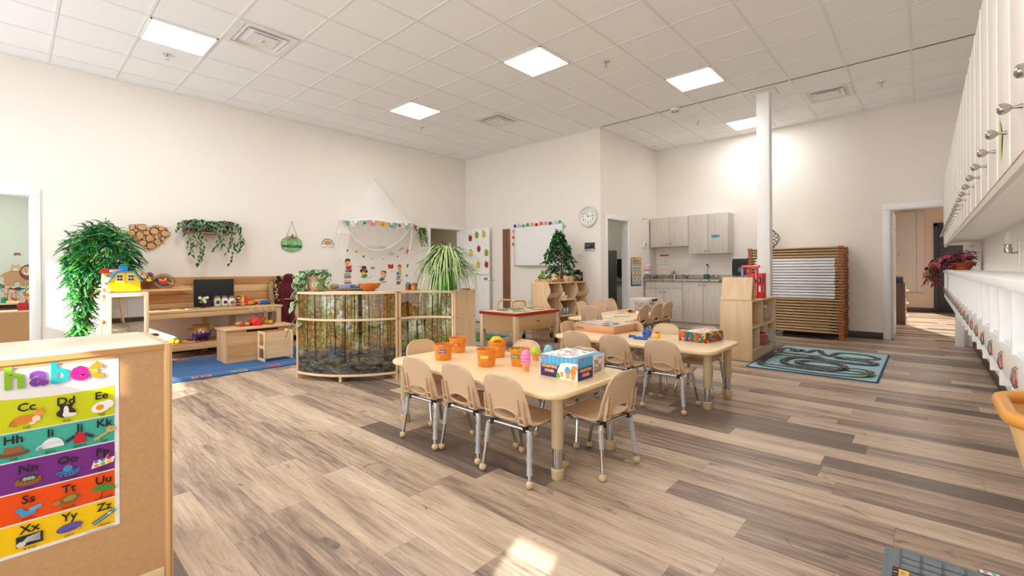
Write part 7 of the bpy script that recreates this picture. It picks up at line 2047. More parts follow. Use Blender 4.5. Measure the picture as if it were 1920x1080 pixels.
def bead(p):
    global pm
    if pm is None:
        b = B(); b.sph((0, 0, 0), .010, mat('#FFFFFF', .95), n=6); pm = b.build('trim_pompom', t); pm.location = p; return
    o = pm.copy(); COL.objects.link(o); o.parent = t; o.location = p
for i in range(56):
    f = i/55*(nn-1); k = min(nn-2, int(f)); bead(sw[k].lerp(sw[k+1], f-k))
tp2 = [rim(.72+.27*i/10) for i in range(11)]; bt2 = [V((.42+.30*i/10, -.36+.032*i, -.52+.05*math.sin(i)+.03*i)) for i in range(11)]
drape('right_drape', tp2, bt2, V2, 8, 0, .03)
for i in range(24): bead(tp2[0].lerp(bt2[0], (i+1)/24))
tp3 = [rim(.0+.07*i/8) for i in range(9)]; bt3 = [V((-.92+.10*i/8, -.05-.02*i, -.66-.05*abs(4-i)/4)) for i in range(9)]
md = [V((-.88+.16*i/8, -.06-.02*i, -.2)) for i in range(9)]
drape('left_drape', tp3, md, veil(.6), 5, 0, .02); drape('left_drape', md, bt3, veil(.45), 6, 0, .02)
# ivy bunch by the door
t = E('hanging_ivy', 'small bunch of hanging green ivy between the canopy and the door', 'plant', (5.69, 7.68, 1.98))
b = B(); rnd = random.Random(4); IV = [leafmat('ivy_dark', '#1E4A22', '#2E6B2C'), leafmat('ivy_light', '#7FA832', '#A5C24E')]
for k in range(16):
    a = rnd.uniform(-PI, 0); r = rnd.uniform(.03, .11); L = rnd.uniform(.1, .36)
    spray(b, (0, 0, 0), [[(r*math.cos(a), r*math.sin(a)*.6, .01), (r*1.2*math.cos(a)+.04*(L/.36), r*.6*math.sin(a), -L)]], mat('#5A7A34', .7), IV, .002, 10, .06, .036, .1, None, .4, rnd)
b.build('foliage', t, two=True)
b = B(); b.cyl((0, .07, .02), (0, .0, .02), .006, NICKEL, n=8); b.build('hook', t)

# ---------------------------------------------------------------- wall stickers around the reading corner
YS = YL-.0015
def stk(name, lab, x, z, fn, s=1., group=None):
    b = W(); f = F(b, (x, YS, z), (1, 0, 0), (0, 0, 1)); f.eps = .0004; fn(f, s); return tag(b.build(name, two=True), lab, 'wall sticker', group)
def books(f, u, v, w, cols, h):
    for k, c in enumerate(cols):
        o = (k*37 % 5-2)*.004; f.rect(u-w/2+o, v+k*h, u+w/2+o, v+(k+1)*h*.96, c)
        if k % 3 == 1: f.rect(u+w/2+o-.012, v+k*h+.003, u+w/2+o, v+(k+1)*h*.9, '#F5F1E6')
def boy1(f, s):
    books(f, .0, .0, .13, ['#6A4A9C', '#E3C9A0', '#D5323A', '#8FC0DC', '#EDB23A', '#F0EBDD', '#C9D6DA', '#D5323A', '#4B3F92', '#8FBBDA', '#3E9A35', '#E9B23A'], .0203)
    f.poly([(-.045, .25), (.03, .25), (.07, .265), (.06, .29), (-.04, .285)], '#3D76B0'); f.poly([(.03, .25), (.075, .255), (.085, .29), (.05, .285)], '#4A362C')
    f.poly([(-.055, .285), (.04, .285), (.035, .37), (-.045, .375)], '#CFE4EE'); f.poly([(-.03, .30), (.01, .285), (.07, .30), (.07, .37), (.012, .355), (-.03, .375)], '#D42A30'); f.line([(.012, .288), (.012, .355)], .004, '#8E1B20')
    f.ell(.07, .365, .016, .014, '#F0AE5A'); f.ell(.0, .425, .05, .048, '#F0A64E'); f.ell(.0, .452, .054, .042, '#5A4636', t0=-.15, t1=PI+.15); f.ell(.012, .425, .011, .011, '#FFFFFF'); f.ell(.035, .425, .009, .01, '#FFFFFF'); f.ell(.014, .425, .005, .006, '#2C4A6E'); f.ell(.036, .425, .004, .006, '#2C4A6E'); f.line([(.015, .402), (.03, .403)], .004, '#9C4A2A')
def girl1(f, s):
    f.ell(-.045, .12, .03, .035, '#2E241F'); f.ell(.055, .11, .028, .03, '#2E241F'); f.poly([(-.05, .01), (.03, .0), (.06, .06), (.02, .11), (-.04, .10)], '#F0B02A'); f.poly([(-.045, .0), (.02, -.02), (.08, .02), (.06, .06), (-.02, .045)], '#2FA05E')
    f.ell(.012, .145, .048, .046, '#A65028'); f.ell(.005, .178, .05, .034, '#2E241F'); f.ell(-.02, .172, .015, .013, '#2F8A7A'); f.ell(.02, .15, .006, .006, '#FFFFFF'); f.ell(.04, .148, .006, .006, '#FFFFFF'); f.line([(.015, .122), (.035, .125)], .005, '#7A2A1C')
    f.poly([(.05, -.005), (.11, -.02), (.17, .04), (.11, .03)], '#F4EFE2'); f.line([(.05, -.007), (.11, -.022), (.17, .038)], .004, '#4A4038')
def girl2(f, s):
    f.ell(.06, .13, .03, .06, '#F0A63A'); f.poly([(-.02, .03), (.06, .03), (.06, .10), (-.01, .10)], '#E9A9B4'); f.poly([(-.06, .03), (-.03, .0), (.03, .01), (.05, .05), (.0, .07), (-.04, .06)], '#3A69A6'); f.ell(-.075, .03, .016, .012, '#F0C08E'); f.ell(-.05, .0, .018, .012, '#F0C08E')
    f.ell(.01, .14, .045, .043, '#F3C08C'); f.ell(-.012, .165, .024, .02, '#F0A63A'); f.poly([(-.05, .165), (.0, .205), (.08, .195), (.10, .15), (.05, .16), (.0, .19)], '#4A4F9E'); f.ell(.0, .138, .006, .007, '#3A3A55'); f.ell(.028, .138, .006, .007, '#3A3A55'); f.line([(.005, .115), (.022, .116)], .004, '#C9504A'); f.ell(.055, .085, .016, .02, '#E98A6A')
    books(f, .03, -.045, .11, ['#EFEAE0', '#E9A83A', '#7FB04A'], .014)
def boy2(f, s):
    books(f, .0, .0, .085, ['#F4EFE6', '#D5323A', '#3B4F7A', '#E07A2E', '#EFE7D2', '#4A86B8', '#EDA23A', '#2A2A5E'], .024); f.poly([(.045, .06), (.06, .10), (.05, .13), (.075, .12), (.075, .09)], '#3E9A45')
    f.poly([(-.01, .20), (.06, .19), (.09, .215), (.05, .235), (-.01, .23)], '#F0B98A'); f.poly([(.0, .23), (.065, .23), (.06, .31), (.015, .31)], '#8FBF3A'); f.poly([(-.045, .21), (.015, .205), (.015, .27), (-.045, .275)], '#4A8AC0'); f.ell(.03, .355, .044, .045, '#F0B27A'); f.ell(.03, .385, .045, .03, '#B5502A', t0=-.2, t1=PI+.2); f.ell(.03, .415, .016, .012, '#B5502A'); f.ell(.022, .352, .005, .006, '#5A4A3A'); f.ell(.045, .352, .005, .006, '#5A4A3A'); f.line([(.02, .332), (.04, .333)], .004, '#B5553A'); f.ell(.04, .27, .018, .012, '#F0B98A')
stk('child_sticker', 'wall sticker of a boy with a red book on a tall book stack', 4.10, .86, boy1)
stk('child_sticker', 'wall sticker of a seated dark-haired child in yellow top and green skirt', 4.42, 1.01, girl1)
stk('child_sticker', 'wall sticker of a seated fair child wearing a book as a hat', 4.81, .93, girl2)
stk('child_sticker', 'wall sticker of a red-haired child with blue book on a book stack', 5.17, .83, boy2)
def openbook(c):
    def fn(f, s): f.poly([(-.06, -.03), (0, -.045), (.0, .03), (-.06, .045)], c); f.poly([(0, -.045), (.06, -.03), (.06, .045), (0, .03)], c); f.line([(-.06, -.034), (0, -.05), (.06, -.034)], .005, '#4A4550'); f.line([(0, -.045), (0, .03)], .003, '#8A7A7A')
    return fn
stk('book_sticker', 'wall sticker of an open white book above the seated dark-haired child', 4.36, 1.245, openbook('#F2EBDD'))
stk('book_sticker', 'wall sticker of an open red book near the red-haired child', 5.0, 1.215, openbook('#CE2733'))
stk('book_sticker', 'wall sticker of a small green book at the right of the reading corner', 5.375, 1.225, lambda f, s: (f.poly([(-.035, -.03), (-.01, -.045), (.0, .04), (-.03, .05)], '#F0ECDF'), f.poly([(-.01, -.045), (.03, -.03), (.045, .045), (.005, .04)], '#2F9A3A')))
stk('book_sticker', 'wall sticker of a tilted orange book right of the script word', 5.385, 1.52, lambda f, s: (f.poly([(-.05, -.03), (.0, -.06), (.045, .02), (.0, .06)], '#E97A35'), f.poly([(-.05, -.02), (-.03, -.04), (.0, .05), (-.02, .04)], '#F4D9C4')))
stk('pencil_case_sticker', 'wall sticker of a blue pencil case between the seated children', 4.605, 1.185, lambda f, s: (f.ell(0, 0, .045, .024, '#3E88B0'), f.ell(0, .014, .042, .01, '#A9CDE0'), f.poly([(.0, .012), (.05, .03), (.052, .036), (.0, .02)], '#E9A83A')))
stk('magnifier_sticker', 'wall sticker of a grey-green magnifying glass under the right drape', 5.25, 1.565, lambda f, s: (f.line([(-.06, -.04), (0, 0)], .012, '#2A2F33'), f.ell(.025, .012, .032, .02, '#5F8F86'), f.ell(.025, .012, .024, .013, '#BFD6CF')))
for x, z, r, c, c2, lab in ((4.095, 1.50, .022, '#5A2F86', None, 'purple round wall sticker below the left drape'), (4.275, 1.485, .025, '#F0BC28', '#D9652A', 'yellow and orange planet wall sticker left of the WELCOME word'), (4.42, 1.395, .022, '#2F6FB0', '#3E9A3A', 'blue and green globe wall sticker above the open white book'),
                        (4.60, 1.355, .011, '#5FA03A', None, 'tiny green dot wall sticker, left of the pair'), (4.84, 1.355, .011, '#5FA03A', None, 'tiny green dot wall sticker, right of the pair'), (5.16, 1.41, .015, '#2B5FA8', None, 'small blue dot wall sticker below the script word'),
                        (5.37, 1.03, .026, '#D9333A', '#E0612E', 'red round wall sticker right of the red-haired child'), (5.395, .885, .014, '#2E2F5E', None, 'small dark blue dot wall sticker low on the right'), (5.03, 1.11, .012, '#E9A02E', None, 'tiny orange dot wall sticker below the open red book'), (5.06, 1.70, .012, '#E9B02E', None, 'tiny yellow dot wall sticker above the script word'), (3.98, 1.65, .015, '#8FBF9A', None, 'pale green dot wall sticker behind the left drape')):
    stk('dot_sticker', lab, x, z, lambda f, s: (f.ell(0, 0, r, r, c), c2 and f.ell(-r*.3, -r*.35, r*.55, r*.5, c2)))
def welcome(f, s):
    for k, (ch, c) in enumerate(zip('WELCOME', ['#C2452E', '#C2452E', '#D97A2E', '#3E8F5A', '#2F7F9A', '#33608F', '#2F4A7A'])): f.text(ch, -.20+k*.063, 0, .085, c, bold=.006)
stk('word_sticker', 'coloured WELCOME lettering sticker just below the canopy swag', 4.72, 1.565, welcome)
stk('word_sticker', 'black script Hi sticker right of the WELCOME word', 5.03, 1.47, lambda f, s: (f.line([(-.08, -.045), (-.05, .05), (-.04, -.03)], .007, '#3A3A3E'), f.line([(-.03, -.045), (-.01, .05), (.0, -.035), (.02, .0), (.03, -.03)], .006, '#3A3A3E'), f.line([(.03, -.03), (.045, .0), (.06, -.03), (.08, -.005)], .005, '#3A3A3E')))
stk('word_sticker', 'grey script word sticker seen through the front drape', 4.36, 1.72, lambda f, s: (f.line([(-.10, .04), (-.03, .045)], .006, '#8C8A88'), f.line([(-.06, .045), (-.06, -.03)], .006, '#8C8A88'), f.line([(-.03, -.02), (0, .0), (.02, -.025), (.05, -.0), (.08, -.02), (.12, -.01)], .005, '#8C8A88')))
# ---------------------------------------------------------------- foreground cabinet with the alphabet chart
t = E('storage_cabinet', 'birch cabinet seen from behind in the foreground, carrying the alphabet chart', 'cabinet', (-.3, 2.25, 0))
MDFB = N('hardboard_back', .6, .3); vv = MDFB.coord('Object', (1, 1, 1)); MDFB.base(MDFB.ramp(MDFB.noise(vv, 60, 4, .7), [(.3, '#C59B6E'), (.7, '#CDA67A')])); MDFB = MDFB.m
PLY = N('plywood_edge', .5); vv = PLY.coord('Object', (140, 1, .5)); PLY.base(PLY.ramp(PLY.noise(vv, 1., 2), [(.38, '#B07C46'), (.5, '#DDB27C'), (.62, '#E9C894')])); PLY = PLY.m
x0, x1, y0, y1, H = -1.0, .388, 2.0, 2.47, .876
b = W(); b.box((x1-.024, y0-.002, 0), (x1, y1, H-.002), PLY, .005); b.build('end_panel', t)
b = W(); b.box((x0, y0-.002, 0), (x0+.024, y1, H-.002), PLY, .005); b.build('end_panel', t)
b = W(); b.box((x0+.024, y0, H-.022), (x1-.024, y1, H), wood('pale_top_laminate', '#E9DCC6', '#F1E7D4', 'x', .6, .3), .004); b.box((x0+.024, y0-.001, H-.021), (x1-.024, y0+.004, H-.004), mat('#C9975E', .5)); b.build('top', t)
b = W(); b.box((x0+.024, y0+.004, .07), (x1-.024, y0+.012, H-.022), MDFB); b.build('back_panel', t)
b = W(); b.box((x0+.024, y0-.0, .0), (x1-.024, y0+.02, .085), BIRCHX, .006); b.build('plinth', t)
for z in (.33, .60):
    b = W(); b.box((x0+.024, y0+.012, z), (x1-.024, y1, z+.018), BIRCHX); b.build('shelf', t)
# chart
PW, PH = .435, .555; px0, pz0 = .242-PW, .285
b = W(); f = F(b, (px0, y0+.0032, pz0), (1, 0, 0), (0, 0, 1)); f.eps = .0002; f.h = 0
f.rect(0, 0, PW, PH, '#F4F5F6', .25)
m = .012
zb = [.010, .098, .190, .284, .371]
BC = ['#FFD20A', '#F4540F', '#7A2F8C', '#45B5A2', '#D3DC10']
for k, c in enumerate(BC):
    top = zb[k+1]-.004 if k < 4 else .478
    if k < 4: f.rect(m, zb[k], PW-m, top, c, .25)
    else: f.poly([(m, zb[k]), (PW-m, zb[k])]+[(PW-m-(PW-2*m)*q/12, .483-.022*math.sin(PI*min(1, .25+q/12*.9))) for q in range(13)], c, .25)
ttl = [('A', -.135, '#D9262E', .0), ('l', -.098, '#2F7FC1', .0), ('p', -.055, '#F28C1A', .0), ('h', .006, '#8DC21F', 0), ('a', .056, '#7C3FA0', 0), ('b', .102, '#18A3A8', 0), ('e', .146, '#E4067E', 0), ('t', .186, '#F28C14', 0)]
for ch, x, c, _ in ttl: f.text(ch, x-px0+.003, .525, .088, '#C9CBE6', bold=.05)
for ch, x, c, _ in ttl: f.text(ch, x-px0, .528, .088, c, bold=.04)
def U(x): return x-px0
DK = '#1C1A1C'
def art(kind, u, v):
    g = f
    if kind == 'cat': g.ell(u, v, .030, .013, '#E08A2C'); g.ell(u+.026, v+.013, .011, .010, '#E9A24A'); g.poly([(u+.018, v+.02), (u+.02, v+.03), (u+.026, v+.022)], '#E08A2C'); g.poly([(u+.028, v+.022), (u+.035, v+.03), (u+.035, v+.018)], '#E08A2C'); g.ell(u+.02, v-.002, .009, .009, '#F3E3CC'); g.line([(u-.028, v), (u-.035, v-.012), (u-.02, v-.014)], .006, '#C9701F'); g.ell(u+.012, v-.013, .008, .004, '#F3E3CC')
    if kind == 'dog': g.ell(u, v, .022, .015, '#26221F'); g.ell(u, v+.014, .014, .013, '#26221F'); g.ell(u, v+.008, .006, .014, '#F4F1EC'); g.ell(u+.01, v-.008, .014, .006, '#F4F1EC'); g.ell(u, v-.004, .008, .010, '#F4F1EC'); g.poly([(u-.014, v+.018), (u-.018, v+.03), (u-.006, v+.024)], '#26221F'); g.poly([(u+.014, v+.018), (u+.018, v+.03), (u+.006, v+.024)], '#26221F')
    if kind == 'egg': g.ell(u, v, .026, .017, '#FBFBFA', .3); g.ell(u+.016, v+.006, .014, .014, '#FBFBFA'); g.ell(u-.004, v-.001, .010, .009, '#F19A1E')
    if kind == 'hat': g.ell(u, v-.008, .034, .008, '#7A4A2C'); g.poly([(u-.022, v-.006), (u+.02, v-.006), (u+.016, v+.014), (u-.004, v+.012), (u-.018, v+.014)], '#9A623A')
    if kind == 'igloo': g.ell(u+.004, v-.012, .026, .030, '#E9EEF2', t0=0, t1=PI); g.ell(u-.02, v-.012, .011, .014, '#D5DEE6', t0=0, t1=PI); g.ell(u-.022, v-.012, .006, .009, '#8FA0AC', t0=0, t1=PI); g.line([(u-.014, v+.002), (u+.026, v+.002)], .0015, '#B9C6D0')
    if kind == 'jacket': g.poly([(u-.014, v-.016), (u+.014, v-.016), (u+.013, v+.014), (u-.013, v+.014)], '#C9222C'); g.line([(u-.012, v+.01), (u-.032, v-.004)], .009, '#2B3350'); g.line([(u+.012, v+.01), (u+.032, v-.004)], .009, '#2B3350'); g.ell(u, v+.016, .006, .005, '#C9222C')
    if kind == 'key': g.ell(u+.016, v+.01, .011, .010, '#D9B45A'); g.line([(u+.01, v+.004), (u-.024, v-.016)], .006, '#D9B45A'); g.ell(u+.018, v+.012, .003, .003, '#45B5A2'); g.line([(u-.014, v-.010), (u-.012, v-.018)], .004, '#C9A048')
    if kind == 'nest': g.ell(u, v-.003, .028, .015, '#8A5A24'); g.ell(u, v+.004, .022, .009, '#5A3A18'); 
    if kind == 'nest':
        for q in (-.007, .001, .008): g.ell(u+q, v+.004, .005, .005, '#7FC9C0')
        for q in range(6): g.line([(u-.026+q*.008, v-.012), (u-.02+q*.009, v+.006)], .0015, '#B98238')
    if kind == 'octopus':
        g.ell(u, v+.006, .011, .011, '#3F8FC4')
        for q in range(6):
            a = PI+.1+q*PI/5.5; g.line([(u+.006*math.cos(a), v+.006*math.sin(a)), (u+.022*math.cos(a), v+.016*math.sin(a)), (u+.027*math.cos(a+.35), v+.016*math.sin(a+.35))], .006, '#2F78B0')
    if kind == 'paint':
        g.poly([(u-.028, v-.014), (u+.026, v-.006), (u+.030, v+.012), (u-.022, v+.010)], '#F4F4F2')
        for q, c in enumerate(['#8A6BC0', '#3F8FC4', '#D9333A', '#EF8A2A', '#7FBF3A', '#F2C531']): g.ell(u-.016+.016*(q % 3), v+.006-.012*(q//3)+.002*(q % 3), .006, .0045, c)
        g.line([(u, v), (u+.014, v+.024)], .0025, '#E9B04A')
    if kind == 'socks': g.poly([(u-.028, v+.008), (u-.016, v+.014), (u-.006, v), (u+.014, v-.002), (u+.014, v-.012), (u-.014, v-.016), (u-.02, v-.004)], '#3FA0DC'); g.poly([(u+.0, v+.006), (u+.026, v+.012), (u+.028, v+.002), (u+.004, v-.006)], '#5AB4E6')
    if kind == 'turtle': g.ell(u+.002, v+.002, .022, .013, '#7A6A2E', .2); g.ell(u+.002, v+.004, .015, .008, '#A8923F', .2); g.ell(u-.027, v-.002, .009, .006, '#A88C3A'); g.line([(u-.014, v-.008), (u-.018, v-.017)], .006, '#8A7330'); g.line([(u+.012, v-.006), (u+.014, v-.015)], .006, '#8A7330')
    if kind == 'umbrella': g.ell(u, v, .030, .018, '#2FA03A', -.15, t0=0, t1=PI); g.line([(u, v), (u-.008, v-.022), (u-.013, v-.02)], .002, '#4A3A2A')
    if kind == 'xray':
        g.rect(u-.028, v-.016, u+.028, v+.016, '#26282A')
        for q in range(4): g.line([(u-.024, v-.012), (u-.004, v-.004+.004*q), (u+.022, v-.006+.006*q)], .0035, '#C9CDD0')
        g.ell(u-.018, v-.008, .010, .008, '#D9DCDE')
    if kind == 'yarn': g.ell(u, v, .030, .013, '#5A4FA6', .1); g.line([(u-.026, v+.002), (u, v+.008), (u+.026, v+.004)], .0015, '#8A80CC'); g.line([(u-.024, v-.004), (u, v+.001), (u+.026, v-.002)], .0015, '#8A80CC'); g.line([(u+.024, v-.004), (u+.03, v-.016), (u+.022, v-.014)], .0015, '#5A4FA6')
    if kind == 'zipper': g.line([(u-.028, v-.014), (u, v), (u+.026, v+.016)], .012, '#1F6F9C'); g.line([(u-.028, v-.014), (u, v), (u+.026, v+.016)], .003, '#BFC6CA'); g.ell(u+.012, v+.008, .005, .004, '#D9DDE0')
    if kind == 'apple': g.ell(u, v, .018, .018, '#C9222C')
    if kind == 'ball': g.ell(u, v, .018, .018, '#2F7FC1')
rows = [(4, [('A', -.145, 'apple'), ('B', -.058, 'ball'), ('C', .030, 'cat'), ('D', .115, 'dog'), ('E', .198, 'egg')]),
        (3, [('F', -.150, 'fish'), ('G', -.075, 'goat'), ('H', .003, 'hat'), ('I', .080, 'igloo'), ('J', .146, 'jacket'), ('K', .204, 'key')]),
        (2, [('L', -.145, 'lion'), ('M', -.058, 'moon'), ('N', .033, 'nest'), ('O', .118, 'octopus'), ('P', .200, 'paint')]),
        (1, [('Q', -.145, 'quilt'), ('R', -.058, 'rain'), ('S', .033, 'socks'), ('T', .120, 'turtle'), ('U', .202, 'umbrella')]),
        (0, [('V', -.145, 'van'), ('W', -.058, 'web'), ('X', .035, 'xray'), ('Y', .121, 'yarn'), ('Z', .203, 'zipper')])]
fh = f.h
for r, its in rows:
    z = zb[r]
    for L, x, nm in its:
        f.h = fh+.0004
        lift = .004 if r == 4 else 0
        f.text(L+L.lower(), U(x), z+.064+lift, .034, DK, bold=.02)
        art(nm, U(x), z+.031+lift*.3)
        f.text('x-ray' if nm == 'xray' else nm, U(x), z+.0085+lift*.2, .013, DK)
f.line([(U(.16), .006), (U(.225), .006)], .002, '#A5A5A8')
tag(b.build('alphabet_chart', two=True), 'rainbow-banded alphabet chart taped to the foreground cabinet back', 'chart')

# ---------------------------------------------------------------- grey toy workbench, bottom right corner
GRP = mat('#6B757C', .5); GRD = mat('#4E565C', .55); BLK = mat('#101214', .5)
t = E('toy_workbench', 'grey plastic toy workbench with yellow ruler at the bottom right corner', 'toy workbench', (1.1, -.18, 0))
b = W(); b.prism(rrect(.80, -.44, 1.352, .072, .03, 5), 'xy', .462, .490, GRP); b.prism(rrect(.81, -.43, 1.342, .062, .028, 5), 'xy', .49, .497, GRP); b.build('top', t)
b = W(); f = F(b, (1.335, .05, .4975), (0, -1, 0), (-1, 0, 0), .0003, True)
for i in range(3):
    for j in range(3): f.rect(.008+i*.034, .010+j*.026, .038+i*.034, .033+j*.026, '#737D84', .6)
for i in range(4): f.rect(.005+i*.034, .006, .008+i*.034, .09, '#596268')
for j in range(4): f.rect(.005, .007+j*.026, .11, .009+j*.026, '#596268')
f.rect(-.004, .095, .018, .40, '#1E2022', .4); f.rect(.006, .10, .022, .40, '#F0B61E', .35)
for j in range(24): f.rect(-.003, .105+j*.012, .004 if j % 4 else .008, .107+j*.012, ['#D9333A', '#E9E9E9', '#3FA04A'][j % 3], .4)
f.ell(.013, .128, .004, .006, '#7A8FC9')
for i in range(3): f.poly([(u+.044+i*.026, v+.11) for u, v in rrect(0, 0, .012, .06, .006, 4)], '#2B3034')
b.build('marking', t, two=True)
b = W(); b.prism(rrect(1.10, -.40, 1.335, -.072, .03, 5), 'xy', .497, .512, GRP)
f = F(b, (1.335, -.072, .5122), (0, -1, 0), (-1, 0, 0), .0003, True)
f.poly([(u+.012, v+.055) for u, v in rrect(0, 0, .16, .09, .04, 6)], BLK)
for i in range(5): f.ell(.05+i*.038, .03, .014, .010, BLK)
f.rect(.006, .016, .034, .028, '#E9E9EA', .4); f.ell(.014, .022, .004, .003, '#D9333A'); f.ell(.026, .022, .004, .003, '#3FA04A')
b.build('tool_tray', t, two=False)
for x, y in ((.84, -.40), (1.31, -.40), (.84, .03), (1.31, .03)):
    b = W(); b.prism(rrect(x-.028, y-.028, x+.028, y+.028, .012, 4), 'xy', 0, .463, GRD); b.build('leg', t)
b = W(); b.box((.84, -.40, .16), (1.31, .03, .18), GRD, .005); b.build('lower_shelf', t)
# tan high chair beyond it (only the rim of the seat shows)
ORG = mat('#D9963F', .4); ORL = mat('#EBC586', .45)
t = E('high_chair', 'orange-tan molded chair seat with rounded rim at the right picture edge', 'chair', (1.555, -.305, 0))
P = rrect(-.155, -.17, .155, .17, .07, 6); n = len(P); b = B()
lv = [(.60, .55), (.76, .62), (.92, .74), (1.0, .792)]
b.mesh([(x*k, y*k, z) for k, z in lv for x, y in P], [(q*n+k, q*n+(k+1) % n, (q+1)*n+(k+1) % n, (q+1)*n+k) for q in range(3) for k in range(n)]+[tuple(reversed(range(n)))], ORL); b.build('seat_tub', t, two=True)
b = B(); b.tube([(x*1.0, y*1.0, .80) for x, y in P], .016, ORG, 10, True); b.build('rim', t)
for sx in (-1, 1):
    for sy in (-1, 1): b = B(); b.tube([(sx*.07, sy*.08, .56), (sx*.12, sy*.14, .012)], .013, ORL, 8); b.build('leg', t)

# ---------------------------------------------------------------- rooms beyond
t = E('storage_shelf', 'brown-backed shelf seen through the left doorway, red house on top', 'shelf', (-.2, 9.17, 0))
b = W(); b.box((-1.2, 9.0, 0), (.75, 9.012, .60), MDFB); b.build('back_panel', t)
b = W(); b.box((-1.2, 8.995, .60), (.75, 9.35, .62), BIRCHX, .003); b.build('top', t)
b = W(); b.box((-1.2, 9.0, 0), (-1.18, 9.35, .60), BIRCH); b.box((.73, 9.0, 0), (.75, 9.35, .60), BIRCH); b.build('end_panel', t)
t = E('storage_shelf', 'dark-fronted low shelf of toys against the sage wall in the left room', 'shelf', (-.2, 10.1, 0))
b = W(); b.box((-1.2, 9.95, .665), (.75, 10.3, .685), BIRCHX); b.build('top', t)
b = W(); b.box((-1.2, 9.96, 0), (.75, 9.975, .62), mat('#5E2E30', .6)); b.box((-1.2, 9.97, .0), (.75, 10.3, .66), mat('#2B2425', .6)); b.build('body', t)
t = E('toy_house', 'small red toy house on the brown-backed shelf in the left room', 'toy house', (.115, 9.12, .621)); b = B(); b.box((-.055, -.05, 0), (.055, .05, .055), mat('#B5222B', .5)); b.build('walls', t); b = B(); b.prism([(-.066, .05), (.066, .05), (.045, .105), (-.045, .105)], 'xz', -.06, .06, mat('#C92A32', .5)); b.build('roof', t); b = B(); b.box((.015, -.012, .10), (.035, .012, .125), BLACK); b.build('chimney', t)
t = E('bead_maze', 'wooden bead maze with coloured wires in the left room', 'toy', (.0, 10.1, .686))
b = B(); b.box((-.09, -.05, 0), (.09, .05, .025), BIRCHX, .004); b.build('base', t)
for k, (c, hgt) in enumerate((('#E9A02E', .20), ('#D0453A', .22), ('#C9707A', .14))):
    b = B(); b.tube(bez([(-.07+k*.03, 0, .02), (-.06+k*.04, 0, hgt), (.0+k*.04, .01, hgt*.8), (.03+k*.025, 0, .02)]), .005, mat(c, .4), 6); b.build('wire', t)
for k, c in enumerate(['#2F6FB0', '#3E9A45', '#F0C02A', '#D9333A', '#2F8A7A', '#E9A02E']):
    b = B(); b.sph((-.075+.03*k, -.01, .045+.02*(k % 2)), .02, mat(c, .4), n=10); b.build('bead', t)
t = E('stacking_toy', 'green, blue and yellow stacking toy left of the bead maze', 'toy', (-.075, 10.06, .686))
for k, c in enumerate(['#2F8A45', '#2F6FB0', '#2FA07A', '#E9C02E']): b = B(); b.cyl((0, 0, .03*k), (0, 0, .03*k+.028), .03-.004*k, mat(c, .4), n=14); b.build('ring', t)
t = E('plush_lion', 'fluffy multicoloured plush toy on the dark-fronted shelf', 'plush toy', (.20, 10.08, .686))
b = B(); b.sph((0, 0, .06), .06, mat('#C98A4A', .9), (1, .9, 1)); b.sph((0, -.03, .14), .05, mat('#D9A05A', .9)); b.build('body', t)
b = B(); rnd = random.Random(2)
for k in range(30):
    a = rnd.random()*6.28; b.sph((.065*math.cos(a), rnd.uniform(-.02, .02), .15+.065*math.sin(a)), .02, mat(rnd.choice(['#D9437E', '#8FC93A', '#F0B42A', '#E9632E', '#5FB0C9']), .9), n=7)
b.build('mane', t)
YG = 10.8985
b = W(); f = F(b, (-.55, YG, .72), (1, 0, 0), (0, 0, 1)); f.eps = .0005; sc_ = 1.02
f.line([(0, .30), (.25, .36), (.45, .20), (.62, .15), (.95, .22)], .05, '#4E3A30'); f.line([(.25, .36), (.15, .46)], .03, '#4E3A30')
f.line([(.40, .24), (.50, .06), (.62, .10), (.72, .18)], .012, '#5E8A66')
for u, v in ((.28, .30), (.36, .26), (.42, .2), (.82, .2), (.9, .26), (.2, .42), (.86, .30)): f.ell(u, v, .05, .03, '#5E8A6E', rot=u*7)
BODY, MANE = '#B98F68', '#7A3D30'
f.line([(.50, .42), (.44, .36), (.36, .40), (.36, .50)], .02, BODY); f.ell(.37, .53, .035, .03, MANE)
f.ell(.60, .36, .14, .09, BODY); 
for u in (.50, .56, .67, .74): f.line([(u, .33), (u+.005, .19)], .055, BODY); f.ell(u+.015, .18, .035, .018, '#DCC7A8')
f.ell(.76, .42, .12, .13, MANE); f.ell(.74, .44, .075, .075, '#C9A27C'); f.ell(.73, .41, .04, .03, '#E2CDB0'); f.ell(.72, .425, .015, .01, '#3A2A24'); f.ell(.71, .465, .008, .01, '#2A2420'); f.ell(.765, .468, .008, .01, '#2A2420')
f.ell(.60, .48, .06, .05, '#C9A27C'); f.ell(.57, .53, .016, .018, '#C9A27C'); f.ell(.63, .535, .016, .018, '#C9A27C'); f.ell(.60, .465, .03, .02, '#E2CDB0')
f.ell(.13, .50, .05, .08, '#5A4F52', .4); f.ell(.17, .56, .03, .03, '#3A3436')
for u, v, c in ((.25, .74, '#8A4A4A'), (.62, .72, '#8A4A4A'), (.15, .88, '#6E8A5E'), (.80, .82, '#6E8A5E'), (.05, .7, '#7A6A5E')): f.ell(u-.02, v, .022, .014, c, .5); f.ell(u+.02, v, .022, .014, c, -.5)
tag(b.build('jungle_sticker', two=True), 'jungle wall sticker of two lions on a branch in the left room', 'wall sticker')
